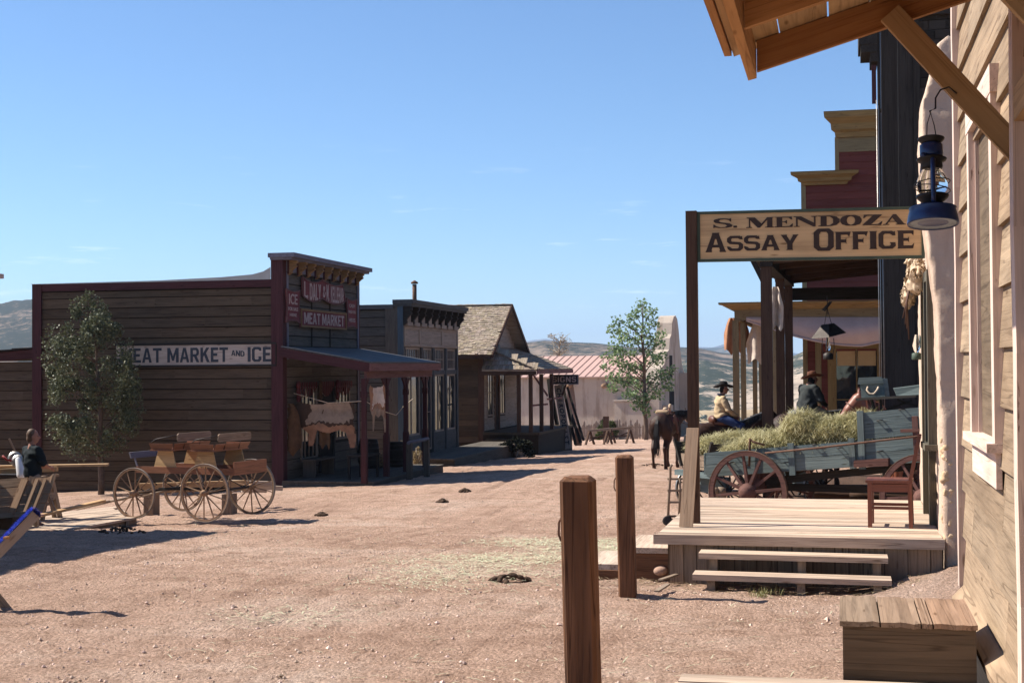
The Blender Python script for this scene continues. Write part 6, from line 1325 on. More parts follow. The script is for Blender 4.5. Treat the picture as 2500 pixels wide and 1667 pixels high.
# ============================================================ dark hay wagon behind
def dark_wagon():
    o = pt(1700, 1190, d=27.2); g = gz(o.x, o.y); W2 = Matrix.Translation(V((o.x, o.y, g))) @ Matrix.Rotation(math.radians(38), 4, 'Z')
    t = thing('dark_hay_wagon', 'dark wagon with flared sides seen from behind left of the sign post', 'wagon', (o.x, o.y, g), math.radians(38))
    mt = (W_DARK, M_STEEL)
    for c in ((.35, -.55, .43), (.35, .62, .43), (2.5, -.55, .43), (2.5, .62, .43)): wheel(t, c, .43, 14, mt, .04, .045, .07, .2, .016, .03)
    zb = .92
    for s in (-1, 1):
        m = MB(); m.hexa([(0, s * .42, zb), (2.9, s * .42, zb), (2.9, s * .46, zb), (0, s * .46, zb), (-.05, s * .62, zb + .42), (2.95, s * .62, zb + .42), (2.95, s * .66, zb + .42), (-.05, s * .66, zb + .42)] if s > 0 else [(0, -.46, zb), (2.9, -.46, zb), (2.9, -.42, zb), (0, -.42, zb), (-.05, -.66, zb + .42), (2.95, -.66, zb + .42), (2.95, -.62, zb + .42), (-.05, -.62, zb + .42)]); m.build('side_panel', W_DARK, t, False)
    m = MB(); m.hexa([(-.04, -.42, zb - .02), (0, -.42, zb - .02), (0, .42, zb - .02), (-.04, .42, zb - .02), (-.05, -.46, zb + .2), (0, -.46, zb + .2), (0, .46, zb + .2), (-.05, .46, zb + .2)]); m.build('tail_gate', W_OLD, t, False)
    m = MB()
    for s in (-1, 1): m.beam((-.06, s * .42, zb - .04), (-.07, s * .66, zb + .46), .05, .05, (1, 0, 0))
    m.build_each('corner_stake', W_DARK, t, False)
    m = MB(); m.bb(-.05, 2.9, -.42, .42, zb - .08, zb - .03); m.build('floor', W_OLD, t, False)
    m = MB(); m.bb(-.1, .05, -.62, .62, zb - .22, zb - .12); m.bb(.25, .45, -.5, .56, .38, .7); m.bb(2.4, 2.6, -.5, .56, .38, .7); m.build('cross_beam', W_BLUEW, t, False)
    heap('hay_load', W2, [(.35, 0, zb + .30, .5, .5, .24), (1.0, 0, zb + .42, .7, .48, .2), (1.9, 0, zb + .4, .8, .48, .16)], 8000, 'flat topped load of hay in the dark wagon left of the sign post', 'hay', (.06, .18))
dark_wagon()
def hand_truck():
    w = pt(1631, 1239, d=24.6); g = gz(w.x, w.y); M0 = Matrix.Translation(V((w.x, w.y, g))) @ Matrix.Rotation(math.radians(14), 4, 'Z')
    t = thing('hand_truck', 'old wooden two wheeled hand truck standing upright left of the deck\'s sign post', 'hand truck', (w.x, w.y, g), math.radians(14))
    for x in (0.0, .19, .38):
        m = MB(); top = [( .055, -.14, 1.05), (.03, -.11, 1.0), (.035, -.06, .85)] if x == 0 else [(x + .01, -.05, .80)]
        m.tube([V(p) if i < 9 else p for i, p in enumerate(top)] + [V((x + .02, 0, .55)), V((x, .02, .12))], .022, 8); m.build('rail', W_OLD, t, False)
    for z in (.16, .40, .60, .80):
        m = MB(); m.box((.2, .0 - .05 * (z - .2), z), (.42, .03, .035)); m.build('cross_bar', W_OLD, t, False)
    m = MB(); m.box((.18, .10, .06), (.40, .16, .02)); m.build('toe_plate', M_IRON, t, False)
    m = MB(); m.tube([(-.06, -.06, .11), (.44, -.06, .11)], .012, 8); m.build('axle', M_IRON, t, False)
    for x in (-.02, .40):
        m = MB(); m.lathe([(.03, -.02), (.07, -.02), (.085, -.015), (.085, .015), (.07, .02), (.03, .02)], 20, Matrix.Translation((x, -.06, .09)) @ Matrix.Rotation(math.radians(78), 4, 'X')); m.build('wheel', M_IRON, t, False)
hand_truck()
# ============================================================ buckboard on the left
def buckboard():
    w3 = pt(500, 1203, d=26.0); g = w3.z - .53; rz = math.radians(-11.1)
    t = thing('buckboard_wagon', 'open buckboard wagon with two bench seats and thin spoked wheels, parked on the left', 'wagon', (w3.x, w3.y, g), rz)
    mt = (W_WHEEL, M_TYRE)
    for c, R in (((0, 0, .53), .53), ((0, 1.48, .53), .53), ((-1.59, 0, .48), .475), ((-1.59, 1.48, .48), .475)): wheel(t, c, R, 14, mt, .04, .045, .06, .22, .013, .05)
    m = MB(); m.tube([(0, .1, .53), (0, 1.4, .53)], .025, 8); m.build('axle', M_IRON, t, False); m = MB(); m.tube([(-1.59, .1, .48), (-1.59, 1.4, .48)], .025, 8); m.build('axle', M_IRON, t, False)
    BR = wood('reddish_varnished_boards', (.25, .105, .055), (.15, .06, .035), rough=.5, spec=.4); PL = wood('pale_pine_panel', (.56, .37, .185), (.46, .29, .14), bm=.3)
    y0, y1 = .28, 1.2
    for y in (y0, y1): m = MB(); m.bb(-1.75, .48, y - .018, y + .018, .84, .96); m.build('side_rail', BR, t, False)
    m = MB()
    for i in range(5): a = y0 + .02 + i * .178; m.bb(-1.75, .46, a, a + .17, .85, .875)
    m.build('floor', BR, t, False)
    m = MB(); m.bb(.46, .49, y0 - .06, y1 + .06, .84, 1.08); m.build('tail_board', BR, t, False)
    m = MB(); m.hexa([(-1.86, y0 - .05, 1.11), (-1.83, y0 - .05, 1.11), (-1.83, y1 - .1, 1.11), (-1.86, y1 - .1, 1.11), (-1.90, y0 - .05, 1.22), (-1.87, y0 - .05, 1.22), (-1.87, y1 - .1, 1.22), (-1.90, y1 - .1, 1.22)]); m.beam((-1.75, y0 + .05, .88), (-1.87, y0 + .05, 1.2), .02, .03); m.beam((-1.75, y1 - .2, .88), (-1.87, y1 - .2, 1.2), .02, .03); m.build('dash_board', W_LAV, t, False)
    for k, x in enumerate((-1.33, -.42)):
        dz = .0
        m = MB(); z0, z1 = .96, 1.26
        for y in (y0 + .0, y1 - .02):
            m.hexa([(x - .02, y, z0), (x + .48, y, z0), (x + .48, y + .02, z0), (x - .02, y + .02, z0), (x + .07, y, z1), (x + .40, y, z1), (x + .40, y + .02, z1), (x + .07, y + .02, z1)])
        m.build_each('seat_riser', PL, t, False)
        m = MB(); m.bb(x - .02, x + .48, y0 - .12, y1 + .1, 1.262, 1.285); m.build('seat', BR, t, False)
        m = MB(); m.hexa([(x - .0, y0 - .10, 1.287), (x + .46, y0 - .10, 1.287), (x + .46, y0 - .08, 1.287), (x, y0 - .08, 1.287), (x - .03, y0 - .14, 1.40), (x + .5, y0 - .14, 1.40), (x + .5, y0 - .12, 1.40), (x - .03, y0 - .12, 1.40)])
        m.hexa([(x + .46, y0 - .08, 1.287), (x + .48, y0 - .08, 1.287), (x + .48, y1 + .06, 1.287), (x + .46, y1 + .06, 1.287), (x + .52, y0 - .1, 1.40), (x + .54, y0 - .1, 1.40), (x + .54, y1 + .08, 1.40), (x + .52, y1 + .08, 1.40)])
        m.bb(x, x + .46, y1 + .06, y1 + .08, 1.287, 1.39); m.build('seat_rim', BR, t, False)
        m = MB(); xb = x + .56; ya, yb = y0 - .08, y1 + .04
        m.prism([(ya + .03, 1.44), (yb - .03, 1.44), (yb, 1.47), (yb, 1.56), (yb - .04, 1.59), (ya + .04, 1.59), (ya, 1.56), (ya, 1.47)], (xb, 0, 0), (0, 1, 0), (0, 0, 1), .022); m.build('backrest', W_OLD, t, False)
        m = MB()
        for y in (y0 + .2, y1 - .25): m.tube([(x + .5, y, 1.29), (xb + .01, y, 1.54)], .008, 6)
        m.tube([(xb, ya + .02, 1.56), (x + .1, ya - .02, 1.48), (x - .0, ya - .02, 1.42)], .009, 6); m.tube([(xb - .02, yb - .06, 1.5), (x + .2, yb, 1.47), (x + .16, yb, 1.4)], .009, 6); m.build_each('seat_iron', M_IRON, t, False)
    m = MB()
    for y in (.3, 1.18): m.tube([(-1.55, y, .50), (-1.3, y, .62), (-1.59, y, .82), (-1.85, y, .62), (-1.6, y, .50)], .012, 6); m.tube([(.0, y, .55), (.3, y, .68), (0, y, .84), (-.3, y, .68), (0, y, .55)], .012, 6)
    m.build('leaf_spring', M_IRON, t, False)
    m = MB(); m.beam((-1.59, .74, .5), (0, .74, .55), .05, .05); m.build('reach_pole', W_DARK, t, False)
    m = MB(); m.tube([(-1.6, .45, .45), (-2.4, .4, .28), (-3.2, .3, .10)], .022, 7); m.tube([(-1.6, 1.05, .45), (-2.2, .9, .32)], .022, 7); m.beam((-2.5, .2, .26), (-2.45, .75, .28), .05, .04); m.build('shaft_pole', W_OLD, t, False)
buckboard()
def board(name, a, b, w_, h, mat, label, cat='board', group=None, up=(0, 0, 1)):
    m = MB(); m.beam(a, b, w_, h, up); return solo(m, name, mat, label, cat, group)
# lumber behind the buckboard
for k, (xa, xb, ya, yb, w_, h) in enumerate(((340, 600, 1192, 1184, .1, .2), (560, 668, 1176, 1180, .12, .08), (600, 690, 1186, 1192, .1, .09), (590, 650, 1196, 1197, .1, .08))):
    board('timber', pt(xa, ya, d=28.6 + k * .3), pt(xb, yb, d=28.8 + k * .3), w_, h, W_FRESH2 if k == 0 else W_DECK, ('thick pale new beam lying behind the buckboard wheels' if k == 0 else 'short pale timber end at the foot of the brown wall behind the buckboard'), 'timber', None if k == 0 else 'timber ends by the brown wall')
for px in (370, 560):
    q = pt(px, 1195, d=28.7); g = gz(q.x, q.y)
    m = MB(); m.bb(q.x - .1, q.x + .1, q.y - .15, q.y + .15, g - .05, q.z - .08); solo(m, 'timber_block', W_OLD, 'rough wooden block carrying the thick pale beam behind the buckboard', 'block', 'blocks under the pale beam')
# platform of planks
def platform():
    A = pt(75, 1308, z=-.62); B = pt(334, 1262, z=-.66); D = pt(22, 1262, z=-.66); Cc = B + (D - A) * .72
    t = thing('plank_platform', 'low platform of pale planks lying on the dirt between the worker and the buckboard', 'platform', (A.x, A.y, gz(A.x, A.y)))
    n = 7
    for i in range(n):
        s = i / n; s2 = (i + 1) / n - .012; m = MB(); a = A.lerp(D, s); b = A.lerp(D, s2); c = B.lerp(Cc, s2); d = B.lerp(Cc, s)
        e = (d - a).normalized() * ru(-.12, .06); d = d + e; c = c + e; dz = V((0, 0, -.04)); m.hexa([a + dz, d + dz, c + dz, b + dz, a, d, c, b]); m.build('plank', W_DECK, t)
    m = MB(); dz = V((0, 0, -.1)); m.beam(A.lerp(D, .05) + dz, B.lerp(Cc, .05) + dz, .05, .11); m.beam(A.lerp(D, .9) + dz, B.lerp(Cc, .9) + dz, .05, .11); m.beam(A.lerp(B, .9) + dz, D.lerp(Cc, .9) + dz, .05, .11); m.beam(A.lerp(B, .1) + dz, D.lerp(Cc, .1) + dz, .05, .11); m.build('joist', W_OLD, t)
platform()
board('long_plank', pt(96, 1258, d=25.6), pt(252, 1222, d=27.0), .14, .045, W_FRESH2, 'single plank rising from the platform toward the buckboard shafts', 'plank')
board('long_plank', pt(-200, 1142, d=26.3), pt(264, 1134, d=26.6), .2, .04, W_FRESH2, 'longest pale board of the workbench, its end sticking out past the worker', 'plank')
board('work_plank', pt(-150, 1156, d=26.25), pt(140, 1144, d=26.4), .14, .09, W_FRESH2, 'shorter thick board under the long one on the workbench', 'plank')
board('broom_handle', pt(36, 1100, d=26.9), pt(22, 1070, d=26.9), .03, .03, W_OLD, 'thin wooden handle standing up behind the saw', 'handle')
for px in (-60, 118):
    q = pt(px, 1152, d=26.4); g = gz(q.x, q.y); m = MB()
    for s in (-1, 1):
        m.beam((q.x + s * .04, q.y - .02, q.z - .06), (q.x + s * .06, q.y - .35, g), .05, .09); m.beam((q.x + s * .04, q.y + .02, q.z - .06), (q.x + s * .06, q.y + .35, g), .05, .09)
    m.beam((q.x, q.y - .3, q.z - .08), (q.x, q.y + .3, q.z - .08), .09, .05); m.beam((q.x, q.y - .25, g + .4), (q.x, q.y + .25, g + .4), .03, .06)
    solo(m, 'sawhorse', W_OLD, 'wooden sawhorse holding up the pale boards ' + ('beside the worker' if px > 0 else 'at the left border'), 'sawhorse')
# mitre saw
def saw():
    q = pt(38, 1128, d=26.1); t = thing('mitre_saw', 'grey circular mitre saw on the boards left of the worker in black', 'saw', q)
    for k, (px, py, r) in enumerate(((36, 1118, .125), (45, 1126, .125))):
        c = pt(px, py, d=26.15 - k * .12); Mx = Matrix.Translation(c) @ Matrix.Rotation(math.radians(80), 4, 'X') @ Matrix.Rotation(math.radians(15), 4, 'Y'); m = MB(); m.lathe([(0, -.02), (r * .6, -.02), (r, -.012), (r, .012), (r * .6, .02), (0, .02)], 28, Mx); m.build('blade_guard' if k else 'blade_disc', M_STEEL, t)
    m = MB(); a = pt(44, 1122, d=26.0); b = pt(52, 1158, d=25.9); m.cap(a, .05, b, .085); m.build('motor_housing', plain('white_casing', (.7, .7, .72), .5, .1, 4), t)
    m = MB(); m.tube([pt(6, 1112, d=26), pt(16, 1122, d=26), pt(28, 1124, d=26)], .02, 8); m.build('handle', plain('red_plastic', (.25, .02, .02), .5), t)
    m = MB(); c = pt(26, 1160, d=26.1); m.box(c, (.5, .35, .05)); m.build('base', M_IRON, t)
saw()
# slanted plank crib at the left border
def crib():
    d0 = 24.4; g = -.78
    t = thing('plank_crib', 'weathered seat like crib of slanting planks with wavy top boards at the left border', 'crib', (pt(60, 1250, d=d0).x, pt(60, 1250, d=d0).y, g))
    P = lambda px, py, d=d0: pt(px, py, d=d)
    def quad(mb, pa, pb, pc, pd, th=.035):
        n = (pb - pa).cross(pd - pa).normalized() * th; mb.hexa([pa, pb, pb + n, pa + n, pd, pc, pc + n, pd + n])
    for (x0, x1, yt0, yt1, name) in ((-60, 70, 1176, 1166, 0), (74, 139, 1163, 1161, 1)):
        for r in range(4):
            s0, s1 = r / 4, (r + 1) / 4 - .02; f = lambda x, s, yt: P(x - 34 * s, yt + 92 * s, d0 - .25 * s); m = MB()
            quad(m, f(x0, s1, yt0), f(x1, s1, yt1), f(x1, s0, yt1), f(x0, s0, yt0)); 
            if r == 0 and name:
                m = MB(); tp = [(f(74 + 65 * k / 8, 0, 1162 + 6 * math.sin(k / 8 * 3.14 * 1.1) - 4 * (k > 6)), f(74 + 65 * k / 8, s1, 1163)) for k in range(9)]
                for k in range(8): quad(m, tp[k][1], tp[k + 1][1], tp[k + 1][0], tp[k][0])
            m.build('plank', W_WHEEL, t)
    for x, w_ in ((-10, .09), (62, .12), (92, .06), (112, .05)):
        m = MB(); m.beam(P(x, 1170, d0 - .07), P(x - 34, 1256, d0 - .32), w_, .05, (0, -1, .4)); m.build('cleat', W_WHEEL, t)
    m = MB(); m.beam(P(100, 1210, d0 + .1), P(128, 1210, d0 + .5), .1, .12); m.beam(P(-30, 1262, d0 - .3), P(95, 1250, d0 - .3), .08, .08); m.build('arm', W_OLD, t)
    for a, b in (((118, 1210), (132, 1246)), ((104, 1235), (108, 1250)), ((10, 1250), (4, 1290)), ((88, 1250), (90, 1285))): m = MB(); m.beam(P(*a, d0 + .3), P(*b, d0 + .3), .06, .06); m.build('leg', W_OLD, t)
    m = MB(); m.hexa([P(-60, 1300), P(30, 1296), P(30, 1296) + V((0, .6, 0)), P(-60, 1300) + V((0, .6, 0)), P(-60, 1262), P(30, 1258), P(30, 1258) + V((0, .6, 0)), P(-60, 1262) + V((0, .6, 0))]); solo(m, 'dark_crate', W_DARK, 'dark wooden crate standing under the plank crib at the left border', 'crate')
crib()
def fringe_beam():
    a = pt(-150, 1500, d=12.3); b = pt(90, 1254, d=12.5); d = (b - a).normalized()
    t = thing('blue_fringed_beam', 'slanting grey beam with bright blue fringe along its top edge at the left border', 'beam', a)
    m = MB(); m.beam(a, b, .075, .085); m.build('beam', W_OLD, t)
    up = V((0, 0, 1)); s = d.cross(up).normalized(); n = s.cross(d).normalized(); mb = MB()
    for k in range(5200):
        u = ru(.2, 1.0) * (b - a).length; p = a + d * u + n * .05 + s * ru(-.05, .05); q = (n * ru(.4, 1) + s * ru(-.8, .8) + d * ru(-.8, .8)).normalized() * ru(.015, .045); e = d * .004
        if rnd() < .12: p = b + n * ru(-.04, .05) + s * ru(-.05, .05); q = (d + n * ru(-.5, .8)).normalized() * .04; e = s * .006
        mb._add([p - e, p + e, p + q], [(0, 1, 2)], None, (rnd(),) * 3)
    mb.build('fringe', leafmat('blue_fringe', (.03, .05, .42), (.12, .20, .75), .2, .8), t)
    m = MB(); m.box(pt(16, 1312, d=12.36), (.035, .05, .02)); m.build('buckle', W_FRESH, t)
    m = MB(); q = a + d * .45; g = gz(q.x, q.y); m.beam((q.x - .1, q.y + .05, g - .05), (q.x, q.y + .05, q.z - .06), .06, .06); m.beam((q.x + .12, q.y + .3, g - .05), (q.x, q.y + .1, q.z - .06), .06, .06); m.build('leg', W_OLD, t)
fringe_beam()
# hitching racks far up the street
def rack(px0, px1, pyt, pyb, d, label):
    a = pt(px0, pyb, d=d); b = pt(px1, pyb, d=d); h = (pyb - pyt) / FPX * d; t = thing('hitching_rack', label, 'hitching rack', (a + b) / 2, 0, 'racks before the picket fence')
    ga, gb = gz(a.x, a.y), gz(b.x, b.y); m = MB(); m.beam((a.x - .1, a.y, ga + h * .9), (b.x + .1, b.y, gb + h), .14, .12); m.build('top_rail', W_OLD, t)
    for q, gg in ((a, ga), (b, gb)):
        for s in (-1, 1): m = MB(); m.beam((q.x, q.y + s * .1, gg + h * .9), (q.x + s * .15, q.y + s * .5, gg - .05), .09, .09); m.build('leg', W_POST, t)
    m = MB(); m.beam((a.x, a.y, ga + h * .45), (b.x, b.y, gb + h * .5), .07, .07); m.beam((a.x, a.y - .2, ga + h * .25), (b.x, b.y - .1, gb + h * .75), .06, .06); m.build('brace_rail', W_POST, t)
rack(1440, 1484, 1046, 1083, 74, 'low dark hitching rack beside the far planks, left one before the fence')
rack(1492, 1538, 1040, 1078, 76, 'paler hitching rack with a plank on top, right one before the fence')
m = MB(); a = pt(1412, 1095, d=72); g = gz(a.x, a.y); m.bb(a.x - .15, a.x + .15, a.y - .15, a.y + .15, g - .1, g + .9); solo(m, 'stout_post', W_POST, 'stout dark post at the street corner near the leaning planks', 'post')
m = MB(); a = pt(1480, 1060, d=80); g = gz(a.x, a.y); m.bb(a.x - .15, a.x + .15, a.y - .15, a.y + .15, g - .1, pt(1480, 1016, d=80).z); solo(m, 'gate_post', W_POST, 'reddish upright post rising above the picket fence beside the bush', 'post')
# meat market porch things
def cowhide(o, wd, ht, label, mats, seed, ang=0.0):
    """a hide hung over a rope, broadside to the street's near end; flat skin with folds and ragged legs"""
    t = thing('cowhide', label, 'hide', o)
    out_ = [(-.02, .96), (.06, 1.04), (.12, 1.0), (.3, .97), (.6, .99), (.80, 1.0), (.90, 1.05), (.97, .98), (.99, .80), (.97, .55), (1.0, .40), (1.01, .2), (.99, .02), (.92, .0), (.88, .22), (.84, .34), (.72, .40), (.55, .33), (.45, .36), (.36, .40), (.31, .22), (.27, .05), (.20, .04), (.19, .35), (.10, .44), (.02, .52), (.05, .7)]
    n = 120; mm = 66
    ax = V((math.cos(ang), math.sin(ang), 0)); nn = V((math.sin(ang), -math.cos(ang), 0))
    def inside(x, y):
        c = False; j = len(out_) - 1
        for i in range(len(out_)):
            if (out_[i][1] > y) != (out_[j][1] > y) and x < (out_[j][0] - out_[i][0]) * (y - out_[i][1]) / (out_[j][1] - out_[i][1]) + out_[i][0]: c = not c
            j = i
        return c
    parts = {0: MB(), 1: MB(), 2: MB()}
    for i in range(n):
        for j in range(mm):
            u, v = i / n * 1.08 - .04, j / mm * 1.08
            if not inside(u + .009 + .012 * mnoise.noise(V((u * 20, v * 20, seed))), v + .016): continue
            P = lambda a, b: V(o) + ax * (a * wd) + nn * (.05 * math.sin(a * 15 + seed) * (1 - b) + .06 * mnoise.noise(V((a * 3, b * 3, seed)))) + V((0, 0, b * ht))
            e = .12 * mnoise.noise(V((u * 4, v * 4, seed * 3))) + .06 * mnoise.noise(V((u * 17, v * 13, seed))); k = 2 if u + e < .20 and v > .5 else (0 if v + e > .56 else (2 if v + e > .49 else 1))
            if u + e > .93 and v > .3: k = 2
            c = [P(u, v), P(u + 1.08 / n, v), P(u + 1.08 / n, v + 1.08 / mm), P(u, v + 1.08 / mm)]; dx = nn * -.012
            parts[k]._add(c + [q + dx for q in c], [(0, 1, 2, 3), (7, 6, 5, 4), (1, 0, 4, 5), (2, 1, 5, 6), (3, 2, 6, 7), (0, 3, 7, 4)], None, (1, 1, 1))
    for k in (0, 1, 2):
        if parts[k].v: parts[k].build('fur_patch', mats[k], t)
FUR1 = plain('grey_cream_fur', (.33, .245, .18), .95, .35, 5, .1, .6, bscale=40); FUR2 = plain('tan_hide', (.33, .18, .11), .95, .4, 4, .1, .5, bscale=30); FUR3 = plain('white_fur', (.62, .52, .44), .95, .3, 6, .1, .6, bscale=40)
FUR0 = plain('dark_brown_fur', (.07, .045, .032), .95, .3, 6, .1, .6, bscale=40)
a = pt(724, 1092, y=34.25); b = pt(868, 983, y=34.25)
cowhide((a.x, 34.25, a.z), b.x - a.x, b.z - a.z, 'big grey and tan cowhide hung from a rope across the brown store porch', (FUR1, FUR2, FUR0), 1)
a = pt(877, 1062, x=-11.25); cowhide((-11.42, 34.0, a.z), .40, 1.15, 'sunlit pale hide hung at the outer edge beside the nearest porch post', (FUR3, FUR1, FUR2), 5, .3)
m = MB(); m.tube([(XF + .1, 34.2, 1.45), (-12.6, 34.26, 1.20), (-11.6, 34.2, 1.25), (-11.15, 34.2, 1.0), (-11.2, 35.5, .85), (-12.4, 40, .95), (XF + .3, 44.0, 1.1)], .012, 6); solo(m, 'rope', M_SACK, 'thin rope strung along the brown store porch to the slate storefront', 'rope')
FUR4 = plain('brown_pelt', (.12, .07, .04), .95, .4, 6, .1, .6, bscale=40)
cloth_hang(705, 985, 1115, 34.05, .7, FUR4, 'brown animal pelts hanging on the wall at the near end of the porch', None, 3, 4, 'pelt', .05, 'pelt')
cloth_hang(792, 1000, 1100, 34.3, .30, FUR4, 'dark narrow pelt hanging among the hides by the door', None, 8, 3, 'pelt', .05, 'pelt')
# striped bunting
def bunting():
    t = thing('striped_bunting', 'red and white striped bunting swags across the brown store porch wall', 'bunting', (XF + .1, 35, 1.9))
    R_ = plain('faded_red_cloth', (.13, .028, .028), .9, .3, 5); Wt = plain('faded_white_cloth', (.36, .24, .17), .9, .3, 5)
    for k, (ya, yb) in enumerate(((34.55, 35.9), (36.1, 37.2), (37.45, 38.7))):
        A, B = MB(), MB(); n = 16
        for i in range(n):
            s0, s1 = i / n, (i + 1) / n; y0, y1 = ya + (yb - ya) * s0, ya + (yb - ya) * s1; h0 = .14 + .26 * math.sin(s0 * 3.14); h1 = .14 + .26 * math.sin(s1 * 3.14); x = XF + .06 + .03 * (i % 2); z = 1.72
            (A if i % 2 else B)._add([(x, y0, z - h0), (x, y1, z - h1), (x, y1, z), (x, y0, z), (x - .01, y0, z - h0), (x - .01, y1, z - h1), (x - .01, y1, z), (x - .01, y0, z)], [(0, 1, 2, 3), (7, 6, 5, 4), (0, 4, 5, 1), (3, 2, 6, 7), (0, 3, 7, 4), (1, 5, 6, 2)], None, (1, 1, 1))
        A.build('red_stripe', R_, t); B.build('white_stripe', Wt, t)
        m = MB()
        for zz in (1.64, 1.48, 1.32): m.ball((XF + .12, ya - .06, zz), (.06, .10, .12), 8)
        m.build('tassel', R_ if k != 1 else FUR4, t)
bunting()
# bench and dark barrels, stool table
t = thing('porch_bench', 'dark grey plank bench on the brown store porch below the window', 'bench', (XF + .35, 35.4, -.72))
m = MB(); m.bb(XF + .15, XF + .55, 34.5, 36.1, -.3, -.25); m.build('seat', W_GREY, t)
for y in (34.6, 35.95): m = MB(); m.bb(XF + .18, XF + .52, y, y + .05, -.72, -.301); m.build('leg', W_GREY, t)
def barrel(x, y, z, r, h, label):
    t = thing('barrel', label, 'barrel', (x, y, z), 0, 'barrels on the brown store porch'); m = MB(); m.lathe([(r * .82, 0), (r * .95, h * .25), (r, h * .5), (r * .95, h * .75), (r * .82, h)], 18, Matrix.Translation((x, y, z))); m.build('staves', W_DARK, t)
    m = MB()
    for k in (.12, .3, .7, .88): rr = r * (.82 + .18 * math.sin(k * 3.14)) + .006; m.lathe([(rr, h * k - .02), (rr, h * k + .02)], 18, Matrix.Translation((x, y, z)))
    m.build('hoop', M_IRON, t)
barrel(-12.9, 38.3, -.72, .3, .8, 'large dark barrel behind the hides on the brown store porch'); barrel(-12.3, 38.9, -.72, .27, .7, 'smaller dark barrel at the far end of the brown store porch')
t = thing('work_table', 'small dark table with a grinder standing at the outer edge of the brown store porch', 'table', (-11.8, 34.9, -.72))
m = MB(); m.bb(-12.1, -11.55, 34.2, 35.2, -.15, -.1); m.build('table_top', W_DARK, t)
for x, y in ((-12.05, 34.25), (-11.6, 34.25), (-12.05, 35.15), (-11.6, 35.15)): m = MB(); m.bb(x - .03, x + .03, y - .03, y + .03, -.72, -.151); m.build('leg', W_DARK, t)
m = MB(); m.cap((-11.8, 34.6, -.02), .08, (-11.8, 34.75, .14), .06); m.tube([(-11.8, 34.75, .16), (-11.65, 34.7, .2), (-11.62, 34.7, .1)], .012, 6); m.build('grinder', M_IRON, t)
t = thing('hitching_rail', 'low grey hitching rail in front of the brown store porch beside the dry bush', 'rail', (-11.0, 38, -.95))
for px, py in ((1000, 1170), (1042, 1165)):
    q = pt(px, py, x=-10.95); m = MB(); m.bb(-11.02, -10.88, q.y - .07, q.y + .07, gz(-11, q.y) - .1, .12); m.build('post', W_GREY, t)
a = pt(1000, 1090, x=-10.95); b = pt(1042, 1088, x=-10.95); m = MB(); m.tube([(-10.95, a.y - .1, .12), (-10.95, b.y + .1, .14)], .05, 8); m.build('top_rail', W_LAV, t)
